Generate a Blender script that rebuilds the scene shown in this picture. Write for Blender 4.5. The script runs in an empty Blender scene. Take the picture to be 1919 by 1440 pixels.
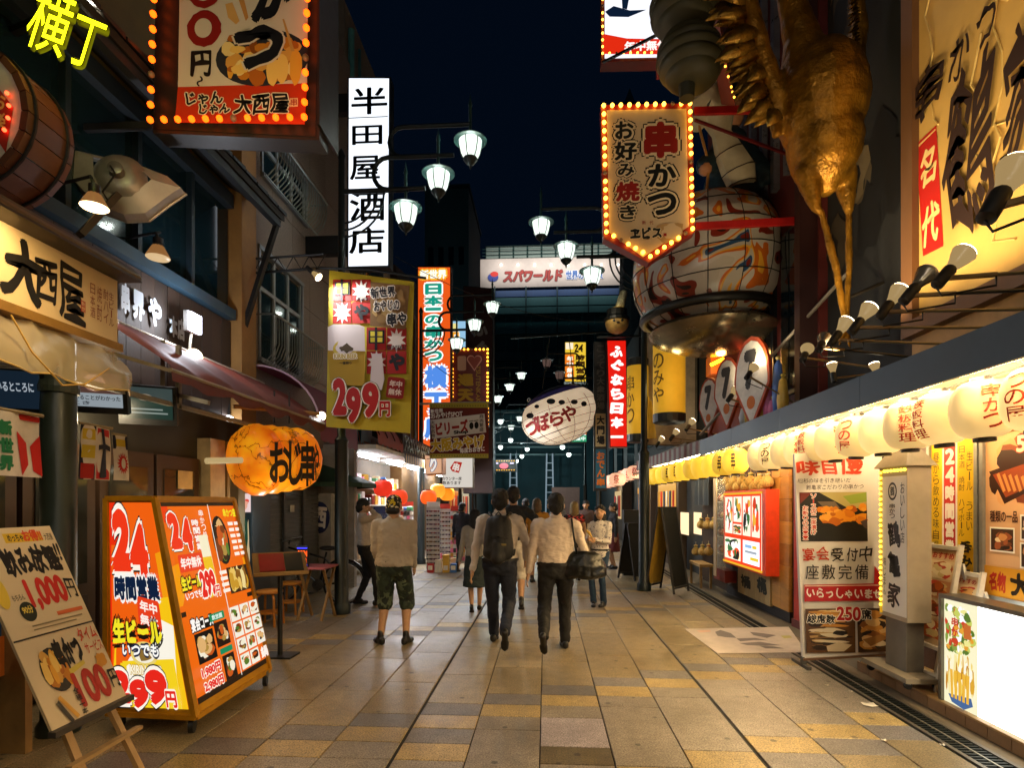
import bpy, bmesh, math, random
import numpy as np
from mathutils import Vector, Matrix
R = math.radians
SC = bpy.context.scene
COL = SC.collection
V = Vector
# ------------------------------------------------------------------ camera, world, exposure
F, EYE, CX, HY = 1060.0, 1.6, 959.5, 942.0      # focal length in photo pixels, eye height, image centre, horizon row
TH = math.atan(63.5 / F)                        # the camera looks slightly left of the street's axis (+Y)
cd = bpy.data.cameras.new('camera'); cam = bpy.data.objects.new('camera', cd); COL.objects.link(cam)
cd.sensor_width = 36; cd.lens = 36 * F / 1919; cd.shift_y = (HY - 719.5) / 1919
cd.clip_start = 0.05; cd.clip_end = 2000
cam.location = (0, 0, EYE); cam.rotation_euler = (R(90), 0, TH); SC.camera = cam
w = bpy.data.worlds.new('World'); SC.world = w; w.use_nodes = True
bg = w.node_tree.nodes['Background']; bg.inputs[0].default_value = (0.0009, 0.0032, 0.0085, 1); bg.inputs[1].default_value = 0.8
SC.view_settings.view_transform = 'Standard'; SC.view_settings.look = 'None'
SC.view_settings.exposure = 0.0; SC.view_settings.gamma = 1
SC.render.engine = 'CYCLES'
cy = SC.cycles
cy.use_denoising = True; cy.max_bounces = 6; cy.diffuse_bounces = 3; cy.glossy_bounces = 3
cy.transparent_max_bounces = 12; cy.sample_clamp_indirect = 4.0; cy.sample_clamp_direct = 30.0; cy.use_light_tree = True
cy.caustics_reflective = False; cy.caustics_refractive = False
random.seed(7)

def ray(px, py):
    xc = (px - CX) / F; zc = (HY - py) / F
    c, s = math.cos(TH), math.sin(TH)
    return V((-s + xc * c, c + xc * s, zc))
def at(px, py, Y=None, X=None, Z=None):
    d = ray(px, py)
    t = Y / d.y if Y is not None else X / d.x if X is not None else (Z - EYE) / d.z
    return V((d.x * t, d.y * t, EYE + d.z * t))
def gr(px, py): return at(px, py, Z=0.0)

# ------------------------------------------------------------------ materials
def lin(c):
    if isinstance(c, str):
        c = c.lstrip('#'); c = [int(c[i:i + 2], 16) / 255 for i in (0, 2, 4)]
    return tuple(x / 12.92 if x <= .04045 else ((x + .055) / 1.055) ** 2.4 for x in c)
MATS = {}
def M(col, rough=.6, metal=0., var=.2, scale=6., bump=0., bscale=60., stretch=(1, 1, 1), dirt=0., coat=0., spec=.5):
    k = (col if isinstance(col, str) else tuple(col), rough, metal, var, scale, bump, bscale, stretch, dirt, coat, spec)
    if k in MATS: return MATS[k]
    c = lin(col)
    m = bpy.data.materials.new('surface_%d' % len(MATS)); m.use_nodes = True
    nt = m.node_tree; b = nt.nodes['Principled BSDF']
    b.inputs['Roughness'].default_value = rough; b.inputs['Metallic'].default_value = metal
    b.inputs['Specular IOR Level'].default_value = spec
    if coat: b.inputs['Coat Weight'].default_value = coat
    b.inputs['Base Color'].default_value = (*c, 1)
    L = nt.links.new
    if var or bump or dirt:
        tc = nt.nodes.new('ShaderNodeTexCoord'); mp = nt.nodes.new('ShaderNodeMapping'); mp.inputs['Scale'].default_value = stretch
        L(tc.outputs['Object'], mp.inputs[0])
    if var or dirt:
        n = nt.nodes.new('ShaderNodeTexNoise'); n.inputs['Scale'].default_value = scale; n.inputs['Detail'].default_value = 5; n.inputs['Roughness'].default_value = .65
        L(mp.outputs[0], n.inputs['Vector'])
        rp = nt.nodes.new('ShaderNodeValToRGB'); e = rp.color_ramp.elements
        e[0].position = .3; e[1].position = .72
        a = max(var, .01)
        e[0].color = (*[x * (1 - a) for x in c], 1); e[1].color = (*[min(1, x * (1 + a) + .004 * a) for x in c], 1)
        L(n.outputs[0], rp.inputs[0]); out = rp.outputs[0]
        if dirt:
            n2 = nt.nodes.new('ShaderNodeTexNoise'); n2.inputs['Scale'].default_value = scale * .37; n2.inputs['Detail'].default_value = 8; n2.inputs['Roughness'].default_value = .75
            L(mp.outputs[0], n2.inputs['Vector'])
            r2 = nt.nodes.new('ShaderNodeValToRGB'); r2.color_ramp.elements[0].position = .48; r2.color_ramp.elements[1].position = .7
            L(n2.outputs[0], r2.inputs[0])
            mm = nt.nodes.new('ShaderNodeMath'); mm.operation = 'MULTIPLY'; mm.inputs[1].default_value = dirt; L(r2.outputs[0], mm.inputs[0])
            mx = nt.nodes.new('ShaderNodeMix'); mx.data_type = 'RGBA'; L(mm.outputs[0], mx.inputs[0]); L(out, mx.inputs[6])
            mx.inputs[7].default_value = (*[x * .25 for x in c], 1); out = mx.outputs[2]
        L(out, b.inputs['Base Color'])
        mr = nt.nodes.new('ShaderNodeMapRange'); mr.inputs[3].default_value = max(.03, rough - .12); mr.inputs[4].default_value = min(1, rough + .12)
        L(n.outputs[0], mr.inputs[0]); L(mr.outputs[0], b.inputs['Roughness'])
    if bump:
        n3 = nt.nodes.new('ShaderNodeTexNoise'); n3.inputs['Scale'].default_value = bscale; n3.inputs['Detail'].default_value = 4
        L(mp.outputs[0], n3.inputs['Vector'])
        bp = nt.nodes.new('ShaderNodeBump'); bp.inputs['Strength'].default_value = min(1, bump); bp.inputs['Distance'].default_value = .02
        L(n3.outputs[0], bp.inputs['Height']); L(bp.outputs[0], b.inputs['Normal'])
    MATS[k] = m; return m
def E(col, st=1., sample=False, var=0., scale=3.):
    """a surface that gives off light (lamp, lantern paper, backlit sheet)"""
    k = ('E', col if isinstance(col, str) else tuple(col), st, sample, var, scale)
    if k in MATS: return MATS[k]
    m = bpy.data.materials.new('lit_%d' % len(MATS)); m.use_nodes = True
    nt = m.node_tree; nt.nodes.clear()
    o = nt.nodes.new('ShaderNodeOutputMaterial'); e = nt.nodes.new('ShaderNodeEmission')
    c = lin(col); e.inputs[0].default_value = (*c, 1); e.inputs[1].default_value = st
    if var:
        tc = nt.nodes.new('ShaderNodeTexCoord'); n = nt.nodes.new('ShaderNodeTexNoise'); n.inputs['Scale'].default_value = scale; n.inputs['Detail'].default_value = 3
        nt.links.new(tc.outputs['Object'], n.inputs['Vector'])
        mr = nt.nodes.new('ShaderNodeMapRange'); mr.inputs[1].default_value = .3; mr.inputs[2].default_value = .7
        mr.inputs[3].default_value = st * (1 - var); mr.inputs[4].default_value = st * (1 + var)
        nt.links.new(n.outputs[0], mr.inputs[0]); nt.links.new(mr.outputs[0], e.inputs[1])
    gl = nt.nodes.new('ShaderNodeBsdfGlossy'); gl.inputs['Roughness'].default_value = .3; gl.inputs[0].default_value = (.03, .03, .03, 1)
    ad = nt.nodes.new('ShaderNodeAddShader')
    nt.links.new(e.outputs[0], ad.inputs[0]); nt.links.new(gl.outputs[0], ad.inputs[1]); nt.links.new(ad.outputs[0], o.inputs[0])
    m.cycles.emission_sampling = 'AUTO' if sample else 'NONE'
    MATS[k] = m; return m
def G(col=(.8, .8, .8), alpha=.35, rough=.1, emit=0., st=1.):
    """thin glass / plastic film: part transparent, part glossy"""
    k = ('G', tuple(col), alpha, rough, emit)
    if k in MATS: return MATS[k]
    m = bpy.data.materials.new('film_%d' % len(MATS)); m.use_nodes = True
    nt = m.node_tree; b = nt.nodes['Principled BSDF']
    b.inputs['Base Color'].default_value = (*col, 1); b.inputs['Roughness'].default_value = rough; b.inputs['Alpha'].default_value = alpha
    if emit: b.inputs['Emission Color'].default_value = (*col, 1); b.inputs['Emission Strength'].default_value = emit
    m.cycles.emission_sampling = 'NONE'
    MATS[k] = m; return m
def glass_dark(col=(.004, .008, .012)):
    k = ('gd', col)
    if k in MATS: return MATS[k]
    m = bpy.data.materials.new('window_glass_%d' % len(MATS)); m.use_nodes = True
    b = m.node_tree.nodes['Principled BSDF']; b.inputs['Base Color'].default_value = (*col, 1); b.inputs['Roughness'].default_value = .06
    b.inputs['Specular IOR Level'].default_value = .6
    MATS[k] = m; return m

# ------------------------------------------------------------------ mesh builder and objects
ORG = {}
class MB:
    def __init__(s): s.v = []; s.f = []; s.m = []; s.mi = 0
    def add(s, vs, fs):
        b = len(s.v); s.v += [V(p) for p in vs]
        for f in fs: s.f.append([b + i for i in f]); s.m.append(s.mi)
        return s
    def hexa(s, p):   # 8 corners: bottom 4 counter-clockwise, top 4
        return s.add(p, [(3, 2, 1, 0), (4, 5, 6, 7), (0, 1, 5, 4), (1, 2, 6, 5), (2, 3, 7, 6), (3, 0, 4, 7)])
    def box(s, x0, x1, y0, y1, z0, z1):
        return s.hexa([(x0, y0, z0), (x1, y0, z0), (x1, y1, z0), (x0, y1, z0), (x0, y0, z1), (x1, y0, z1), (x1, y1, z1), (x0, y1, z1)])
    def slab(s, x0, x1, y0, y1, z0, z1, b=.004):   # box with a bevelled top edge
        return s.add([(x0, y0, z0), (x1, y0, z0), (x1, y1, z0), (x0, y1, z0), (x0, y0, z1 - b), (x1, y0, z1 - b), (x1, y1, z1 - b), (x0, y1, z1 - b),
                      (x0 + b, y0 + b, z1), (x1 - b, y0 + b, z1), (x1 - b, y1 - b, z1), (x0 + b, y1 - b, z1)],
                     [(0, 1, 5, 4), (1, 2, 6, 5), (2, 3, 7, 6), (3, 0, 4, 7), (4, 5, 9, 8), (5, 6, 10, 9), (6, 7, 11, 10), (7, 4, 8, 11), (8, 9, 10, 11)])
    def bar(s, a, b, w=.03, h=None, up=V((0, 0, 1))):   # square bar between two points
        a, b = V(a), V(b); h = h or w; d = (b - a).normalized()
        if abs(d.dot(up)) > .98: up = V((0, 1, 0))
        r = d.cross(up).normalized() * w / 2; u = r.cross(d).normalized() * h / 2
        return s.hexa([a - r - u, a + r - u, b + r - u, b - r - u, a - r + u, a + r + u, b + r + u, b - r + u])
    def tube(s, pts, r, n=8, cap=True):
        pts = [V(p) for p in pts]; rs = r if isinstance(r, (list, tuple)) else [r] * len(pts)
        b = len(s.v); pu = None
        for i, p in enumerate(pts):
            d = (pts[min(i + 1, len(pts) - 1)] - pts[max(i - 1, 0)])
            d = d.normalized() if d.length > 1e-9 else V((0, 0, 1))
            if pu is None:
                pu = d.cross(V((0, 0, 1))) if abs(d.z) < .95 else d.cross(V((0, 1, 0)))
            pu = (pu - d * pu.dot(d)).normalized(); q = d.cross(pu)
            for k in range(n):
                t = 2 * math.pi * k / n; s.v.append(p + (pu * math.cos(t) + q * math.sin(t)) * rs[i])
        for i in range(len(pts) - 1):
            for k in range(n):
                k2 = (k + 1) % n
                s.f.append([b + i * n + k, b + i * n + k2, b + (i + 1) * n + k2, b + (i + 1) * n + k]); s.m.append(s.mi)
        if cap:
            s.f.append([b + k for k in range(n)][::-1]); s.m.append(s.mi)
            e = b + (len(pts) - 1) * n; s.f.append([e + k for k in range(n)]); s.m.append(s.mi)
        return s
    def lathe(s, prof, c=(0, 0, 0), n=16, axis=V((0, 0, 1)), ribs=0, sx=1.):   # prof: (radius, height) pairs from one end to the other
        c = V(c); axis = V(axis).normalized()
        p = axis.cross(V((0, 0, 1))) if abs(axis.z) < .9 else V((1, 0, 0)); p.normalize(); q = axis.cross(p)
        b = len(s.v)
        for (r, h) in prof:
            for k in range(n):
                t = 2 * math.pi * k / n; rr = r * (1 + (ribs * math.cos(8 * t) if ribs else 0))
                s.v.append(c + axis * h + (p * math.cos(t) * sx + q * math.sin(t)) * rr)
        for i in range(len(prof) - 1):
            for k in range(n):
                k2 = (k + 1) % n
                s.f.append([b + i * n + k, b + i * n + k2, b + (i + 1) * n + k2, b + (i + 1) * n + k]); s.m.append(s.mi)
        if prof[0][0] > 1e-4: s.f.append([b + k for k in range(n)][::-1]); s.m.append(s.mi)
        if prof[-1][0] > 1e-4:
            e = b + (len(prof) - 1) * n; s.f.append([e + k for k in range(n)]); s.m.append(s.mi)
        return s
    def ell(s, c, r, n=12, m=8, rot=None):
        c = V(c); rr = (r, r, r) if isinstance(r, (int, float)) else r; b = len(s.v)
        for i in range(m + 1):
            ph = math.pi * i / m
            for k in range(n):
                t = 2 * math.pi * k / n
                p = V((rr[0] * math.sin(ph) * math.cos(t), rr[1] * math.sin(ph) * math.sin(t), rr[2] * math.cos(ph)))
                if rot is not None: p = rot @ p
                s.v.append(c + p)
        for i in range(m):
            for k in range(n):
                k2 = (k + 1) % n
                s.f.append([b + i * n + k, b + (i + 1) * n + k, b + (i + 1) * n + k2, b + i * n + k2]); s.m.append(s.mi)
        return s
    def loft(s, rings, cap=True):
        n = len(rings[0]); b = len(s.v)
        for r in rings: s.v += [V(p) for p in r]
        for i in range(len(rings) - 1):
            for k in range(n):
                k2 = (k + 1) % n
                s.f.append([b + i * n + k, b + i * n + k2, b + (i + 1) * n + k2, b + (i + 1) * n + k]); s.m.append(s.mi)
        if cap:
            s.f.append([b + k for k in range(n)][::-1]); s.m.append(s.mi)
            e = b + (len(rings) - 1) * n; s.f.append([e + k for k in range(n)]); s.m.append(s.mi)
        return s
    def sheet(s, grid, thick=None):   # grid[i][j] of points
        b = len(s.v); n = len(grid[0])
        for r in grid: s.v += [V(p) for p in r]
        for i in range(len(grid) - 1):
            for j in range(n - 1):
                s.f.append([b + i * n + j, b + i * n + j + 1, b + (i + 1) * n + j + 1, b + (i + 1) * n + j]); s.m.append(s.mi)
        return s
    def prism(s, pts, d):   # flat outline pushed along vector d
        pts = [V(p) for p in pts]; d = V(d); n = len(pts)
        return s.add(pts + [p + d for p in pts], [tuple(range(n))[::-1], tuple(range(n, 2 * n))] + [(i, (i + 1) % n, n + (i + 1) % n, n + i) for i in range(n)])
    def obj(s, name, mat, parent=None, smooth=False, label=None, base=None):
        me = bpy.data.meshes.new(name)
        if parent is not None: o0 = ORG[parent]
        elif base is not None: o0 = V(base)
        else:
            xs = [p.x for p in s.v]; ys = [p.y for p in s.v]; zs = [p.z for p in s.v]
            o0 = V(((min(xs) + max(xs)) / 2, (min(ys) + max(ys)) / 2, min(zs)))
        me.from_pydata([tuple(p - o0) for p in s.v], [], s.f)
        for m in (mat if isinstance(mat, (list, tuple)) else [mat]): me.materials.append(m)
        if any(s.m): me.polygons.foreach_set('material_index', s.m)
        if smooth is True: me.polygons.foreach_set('use_smooth', [True] * len(me.polygons))
        elif smooth:
            me.polygons.foreach_set('use_smooth', [True] * len(me.polygons)); me.set_sharp_from_angle(angle=R(smooth))
        o = bpy.data.objects.new(name, me); COL.objects.link(o); ORG[o] = o0
        if parent is not None: o.parent = parent
        else: o.location = o0
        if label: o['label'] = label
        return o
def T(name, label, cat, loc=(0, 0, 0), group=None):
    o = bpy.data.objects.new(name, None); COL.objects.link(o); o.empty_display_size = .1
    o.location = loc; ORG[o] = V(loc); o['label'] = label; o['category'] = cat
    if group: o['group'] = group
    return o
def tag(o, label, cat, group=None):
    o['label'] = label; o['category'] = cat
    if group: o['group'] = group
    return o
ORD = ['nearest', 'second', 'third', 'fourth', 'fifth', 'sixth', 'seventh', 'eighth', 'ninth', 'tenth', 'eleventh', 'twelfth', 'thirteenth', 'fourteenth', 'fifteenth', 'sixteenth', 'seventeenth', 'eighteenth', 'farthest']
def struct(o, kind='structure'): o['kind'] = kind; return o
def link(o, parent, loc, rot=None):   # a copy of a piece that shares its mesh
    c = o.copy(); COL.objects.link(c); c.parent = parent; c.location = V(loc) - (ORG[parent] if parent else V((0, 0, 0)))
    if rot is not None: c.rotation_euler = rot
    return c
def clone(o, loc, rz=0., label=None, parent=None):
    c = o.copy(); COL.objects.link(c); c.parent = parent
    if parent is None: c.location = loc; c.rotation_euler = (0, 0, rz)
    if label: c['label'] = label
    for ch in o.children: clone(ch, None, parent=c)
    return c
def light(name, kind, loc, power, col, parent=None, radius=.08, aim=None, spot=70, blend=.5, size=None):
    l = bpy.data.lights.new(name, kind); l.energy = power * 2.2; l.color = col
    if kind == 'AREA': l.shape = 'RECTANGLE'; l.size, l.size_y = size
    else: l.shadow_soft_size = radius
    if kind == 'SPOT': l.spot_size = R(spot); l.spot_blend = blend
    o = bpy.data.objects.new(name, l); COL.objects.link(o)
    o.location = V(loc) - (ORG[parent] if parent else V((0, 0, 0)))
    if parent: o.parent = parent
    if aim is not None: o.rotation_euler = (V(aim) - V(loc)).to_track_quat('-Z', 'Y').to_euler()
    return o

# ------------------------------------------------------------------ flat print: lettering, pictures, panels on a plane
class Pl:
    def __init__(s, o, n, up=(0, 0, 1)):
        s.o = V(o); s.n = V(n).normalized(); up = V(up)
        s.u = up.cross(s.n).normalized(); s.v = s.n.cross(s.u)
    def q(s, px, py):
        d = ray(px, py); c = V((0, 0, EYE)); t = (s.o - c).dot(s.n) / d.dot(s.n); p = c + d * t - s.o
        return p.dot(s.u), p.dot(s.v)
    def w(s, u, v, d=0.): return s.o + s.u * u + s.v * v + s.n * d
TXT = {}
def glyphs(t, bold=0.):
    k = (t, bold)
    if k not in TXT:
        c = bpy.data.curves.new('t', 'FONT'); c.body = t; c.resolution_u = 4; c.offset = bold
        o = bpy.data.objects.new('t', c); m = bpy.data.meshes.new_from_object(o)
        a = np.zeros(len(m.vertices) * 3); m.vertices.foreach_get('co', a); a = a.reshape(-1, 3)[:, :2]
        fs = [tuple(p.vertices) for p in m.polygons]
        if len(a):
            lo, hi = a.min(0), a.max(0); a = (a - lo) / np.maximum(hi - lo, 1e-6) - .5
            asp = (hi[0] - lo[0]) / max(hi[1] - lo[1], 1e-6)
        else: asp = 1
        TXT[k] = (a, fs, asp); bpy.data.objects.remove(o); bpy.data.curves.remove(c); bpy.data.meshes.remove(m)
    return TXT[k]
class Print:
    """flat print on a plane. rect=None: boxes are given in photo pixels seen on that plane; rect=(u0,v_top,u1,v_bottom): boxes in percent of that rectangle"""
    def __init__(s, pl, rect=None, lit=0., rough=.45, d0=.002, step=.0003, warp=None, spec=.35, crop=(0, 0, 1)):
        s.pl, s.rect, s.lit, s.rough, s.d, s.step, s.warp, s.spec = pl, rect, lit, rough, d0, step, warp, spec
        s.mb = MB(); s.cols = []; s.crop = crop
    def c(s, col):
        if col not in s.cols: s.cols.append(col)
        s.mb.mi = s.cols.index(col)
    def pt(s, x, y):
        if s.rect is None: return s.pl.q(s.crop[0] + x / s.crop[2], s.crop[1] + y / s.crop[2])
        a, b, c, d = s.rect; return a + (c - a) * x / 100, b + (d - b) * y / 100
    def put(s, uv, fs):
        f = s.warp
        s.mb.add([(f(s.pl.w(u, v, s.d)) if f else s.pl.w(u, v, s.d)) for (u, v) in uv], fs)
    def box(s, b):
        x0, y0, x1, y1 = b; xm, ym = (x0 + x1) / 2, (y0 + y1) / 2
        return s.pt(x0, ym)[0], s.pt(xm, y0)[1], s.pt(x1, ym)[0], s.pt(xm, y1)[1]
    def up(s): s.d += s.step; return s
    def rct(s, b, col, rot=0., round=0.):
        u0, v0, u1, v1 = s.box(b); s.c(col); cu, cv, hw, hh = (u0 + u1) / 2, (v0 + v1) / 2, (u1 - u0) / 2, (v0 - v1) / 2
        if round:
            r = round * min(abs(hw), abs(hh)); pts = []
            for (sx, sy, a0) in ((1, 1, 0), (-1, 1, 90), (-1, -1, 180), (1, -1, 270)):
                for k in range(4):
                    a = R(a0 + 30 * k); pts.append((sx * (abs(hw) - r) + r * math.cos(a), sy * (abs(hh) - r) + r * math.sin(a)))
        else: pts = [(-hw, -hh), (hw, -hh), (hw, hh), (-hw, hh)]
        a = R(rot); pts = [(cu + x * math.cos(a) - y * math.sin(a), cv + x * math.sin(a) + y * math.cos(a)) for x, y in pts]
        s.put(pts, [tuple(range(len(pts)))]); s.up(); return s
    def poly(s, pts, col):
        s.c(col); s.put([s.pt(*p) for p in pts], [tuple(range(len(pts)))]); s.up(); return s
    def disc(s, b, col, n=20, rot=0., a0=0, a1=360, rag=0.):
        u0, v0, u1, v1 = s.box(b); s.c(col); cu, cv, hw, hh = (u0 + u1) / 2, (v0 + v1) / 2, (u1 - u0) / 2, (v0 - v1) / 2; pts = []
        for k in range(n):
            t = R(a0 + (a1 - a0) * k / (n if a1 - a0 == 360 else n - 1)); g = 1 + (random.uniform(-rag, rag) if rag else 0)
            x, y = hw * math.cos(t) * g, hh * math.sin(t) * g; a = R(rot)
            pts.append((cu + x * math.cos(a) - y * math.sin(a), cv + x * math.sin(a) + y * math.cos(a)))
        s.put(pts, [tuple(range(n))]); s.up(); return s
    def text(s, t, b, col, bold=.02, out=(), rot=0., shear=0., jit=0., brush=0.):
        u0, v0, u1, v1 = s.box(b); cu, cv, hw, hh = (u0 + u1) / 2, (v0 + v1) / 2, (u1 - u0), (v0 - v1)
        a, fs, asp = glyphs(t, 0.)
        if not len(a): return s
        A = a.copy(); wy = bold * 1.15 * abs(hh); wx = wy * min(1.5, abs(hw) / max(asp * abs(hh), 1e-6)); hw -= 2 * wx; hh -= 2 * wy
        if brush:   # uneven hand lettering
            ph = random.random() * 9
            A[:, 0] += brush * (.06 * np.sin(5.1 * A[:, 1] + ph)) / max(asp, .5); A[:, 1] += brush * (.05 * np.sin(9 * A[:, 0] * max(asp, 1) + ph * 2))
        P = np.empty_like(A); P[:, 0] = A[:, 0] * hw + shear * A[:, 1] * hh; P[:, 1] = A[:, 1] * hh
        cr, sr = math.cos(R(rot)), math.sin(R(rot)); P = np.stack([cu + P[:, 0] * cr - P[:, 1] * sr, cv + P[:, 0] * sr + P[:, 1] * cr], 1)
        for (oc, ow) in out:
            s.c(oc); wd = ow * min(abs(hh), abs(hw)) + .5 * (wx + wy)
            for k in range(8):
                q = math.pi / 4 * k; s.put([(x + wd * math.cos(q), y + wd * math.sin(q)) for x, y in P], fs); s.d += s.step * .06
            s.up()
        s.c(col)
        for k in range(8 if bold > .03 else 6 if bold else 0):
            q = 2 * math.pi * k / (8 if bold > .03 else 6); s.put([(x + wx * math.cos(q), y + wy * math.sin(q)) for x, y in P], fs); s.d += s.step * .05
        s.put(P.tolist(), fs); s.up(); return s
    def vtext(s, t, b, col, bold=.02, out=(), gap=.06, **k):
        x0, y0, x1, y1 = b; n = len(t); h = (y1 - y0) / n
        small = '一ー丨・、。っゃゅょ'
        for i, ch in enumerate(t):
            if ch == ' ': continue
            yy0, yy1, xa, xb = y0 + h * (i + gap), y0 + h * (i + 1 - gap), x0, x1
            if ch == '一': m = (yy0 + yy1) / 2; yy0, yy1 = m - h * .09, m + h * .09
            elif ch == 'ー': m = (x0 + x1) / 2; xa, xb = m - (x1 - x0) * .1, m + (x1 - x0) * .1; ch = '|'
            elif ch in '・、。': m = (yy0 + yy1) / 2; q = (x1 - x0) * .15; xa, xb = (x0 + x1) / 2 - q, (x0 + x1) / 2 + q; yy0, yy1 = m - h * .12, m + h * .12
            elif ch in 'っゃゅょ': yy0 += h * .15; xa += (x1 - x0) * .15
            s.text(ch, (xa, yy0, xb, yy1), col, bold, out, **k)
        return s
    def photo(s, b, pal, n=30, bgc=None, size=.18, seed=0, rag=.15, asp=1.):
        """a printed picture: overlapping patches in the picture's colours"""
        rnd = random.Random(seed); x0, y0, x1, y1 = b
        if bgc: s.rct(b, bgc)
        st = s.step; s.step = st * .12
        for k in range(n):
            w_ = (x1 - x0) * size * rnd.uniform(.5, 1.5) * asp; h_ = (y1 - y0) * size * rnd.uniform(.5, 1.4) / asp
            cx = rnd.uniform(x0 + w_, x1 - w_); cy_ = rnd.uniform(y0 + h_, y1 - h_) if y1 - y0 > 2 * h_ else (y0 + y1) / 2
            s.disc((cx - w_, cy_ - h_, cx + w_, cy_ + h_), rnd.choice(pal), n=9, rag=rag)
        s.step = st; return s
    def done(s, name, parent, **k):
        ms = [E(c, s.lit) if s.lit else M(c, s.rough, var=0, spec=s.spec) for c in s.cols]
        return s.mb.obj(name, ms, parent, **k)
GOLD = ['e8a838', 'c97f22', 'f2c766', 'b5651d', 'dca24a']
def panel(pl, px, depth, name, mat, parent, inset=None):
    """flat board: pixel outline seen on a plane, real thickness behind it"""
    mb = MB(); pts = [pl.w(*pl.q(*p)) for p in px]; mb.prism(pts, pl.n * -depth)
    return mb.obj(name, mat, parent)
FACE = V((0, -1, 0))        # signs across the street face back down it
# ================================================================== SETTING
def pave_mat(col, name, rough=.42):
    m = bpy.data.materials.new(name); m.use_nodes = True; nt = m.node_tree; L = nt.links.new; b = nt.nodes['Principled BSDF']
    g = nt.nodes.new('ShaderNodeNewGeometry'); oi = nt.nodes.new('ShaderNodeObjectInfo'); c = lin(col)
    def nz(sc, det, rg=.6):
        n = nt.nodes.new('ShaderNodeTexNoise'); n.inputs['Scale'].default_value = sc; n.inputs['Detail'].default_value = det; n.inputs['Roughness'].default_value = rg
        L(g.outputs['Position'], n.inputs['Vector']); return n
    fine, mid, big = nz(95, 3, .8), nz(9, 6, .7), nz(1.1, 7, .7)
    r1 = nt.nodes.new('ShaderNodeValToRGB'); e = r1.color_ramp.elements; e[0].position = .36; e[1].position = .64
    e[0].color = (*[x * .32 for x in c], 1); e[1].color = (*[min(1, x * 1.7) for x in c], 1); L(fine.outputs[0], r1.inputs[0])
    def mul(a, fac_out, lo, hi, p0=.35, p1=.7):
        mr = nt.nodes.new('ShaderNodeMapRange'); mr.inputs[1].default_value = p0; mr.inputs[2].default_value = p1; mr.inputs[3].default_value = lo; mr.inputs[4].default_value = hi
        L(fac_out, mr.inputs[0]); mx = nt.nodes.new('ShaderNodeMix'); mx.data_type = 'RGBA'; mx.blend_type = 'MULTIPLY'; mx.inputs[0].default_value = 1
        L(a, mx.inputs[6]); L(mr.outputs[0], mx.inputs[7]); return mx.outputs[2]
    o = mul(r1.outputs[0], mid.outputs[0], .74, 1.14); o = mul(o, big.outputs[0], .58, 1.1); o = mul(o, oi.outputs['Random'], .86, 1.1, 0, 1)
    # worn dark spots (chewing gum, scuffs)
    vo = nt.nodes.new('ShaderNodeTexVoronoi'); vo.inputs['Scale'].default_value = 4.3; L(g.outputs['Position'], vo.inputs['Vector'])
    o = mul(o, vo.outputs['Distance'], .3, 1.0, .075, .11)
    L(o, b.inputs['Base Color'])
    mr = nt.nodes.new('ShaderNodeMapRange'); mr.inputs[1].default_value = .3; mr.inputs[2].default_value = .7; mr.inputs[3].default_value = rough - .14; mr.inputs[4].default_value = rough + .16
    L(big.outputs[0], mr.inputs[0]); L(mr.outputs[0], b.inputs['Roughness'])
    bp = nt.nodes.new('ShaderNodeBump'); bp.inputs['Strength'].default_value = .25; bp.inputs['Distance'].default_value = .004
    L(fine.outputs[0], bp.inputs['Height']); L(bp.outputs[0], b.inputs['Normal'])
    return m
gd = MB().add([(-300, -300, -.03), (300, -300, -.03), (300, 300, -.03), (-300, 300, -.03)], [(0, 1, 2, 3)]).obj('ground', M('26282a', .9, scale=2), base=(0, 0, -.03)); struct(gd)
PV = MB().add([(-4.6, -4, -.012), (2.62, -4, -.012), (2.62, 60, -.012), (-4.6, 60, -.012)], [(0, 1, 2, 3)]).obj('pavement', M('1c1a18', .9), base=(0, 0, -.012)); struct(PV)
PM = {'p': pave_mat('76706c', 'paving_mauve', .5), 'y': pave_mat('a68f5e', 'paving_ochre'), 'g': pave_mat('8a8074', 'paving_grey'),
      'b': pave_mat('948363', 'paving_beige'), 'l': pave_mat('a89ea4', 'paving_pale'), 'd': pave_mat('5d5138', 'paving_patch')}
SLAB = {}
X0 = gr(1011, 1440).x; TW = .4604; HR = .25
YP = gr(1075, 1285).y
def paving(kk, y_far, n, key, far):
    gx0 = .004 if kk not in (-2, 3) else .013; gx1 = .004 if kk + 1 not in (-2, 3) else .013
    xa, xb = X0 + TW * kk + gx0, min(X0 + TW * (kk + 1) - gx1, 2.6)
    if far is not None:
        far[key].slab(xa, xb, y_far - n * HR + .003, y_far - .003, -.03, 0, .003); return
    k = (n, key, gx0, gx1, round(xb - xa, 3))
    if k not in SLAB:
        SLAB[k] = MB().slab(0, xb - xa, .003, n * HR - .003, -.03, 0, .003).obj('paving_slab', PM[key], PV, base=None)
        SLAB[k].data.transform(Matrix.Translation(ORG[PV])); SLAB[k].location = V((xa, y_far - n * HR, 0)) - ORG[PV]
    else: link(SLAB[k], PV, (xa, y_far - n * HR, random.uniform(-.0012, .0008)))
SEQ = [('p', 1), ('y', 1), ('g', 1), ('g', 4), ('y', 1), ('p', 1), ('b', 4), ('b', 4), ('b', 3)]
FARM = {k: MB() for k in PM}
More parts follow.
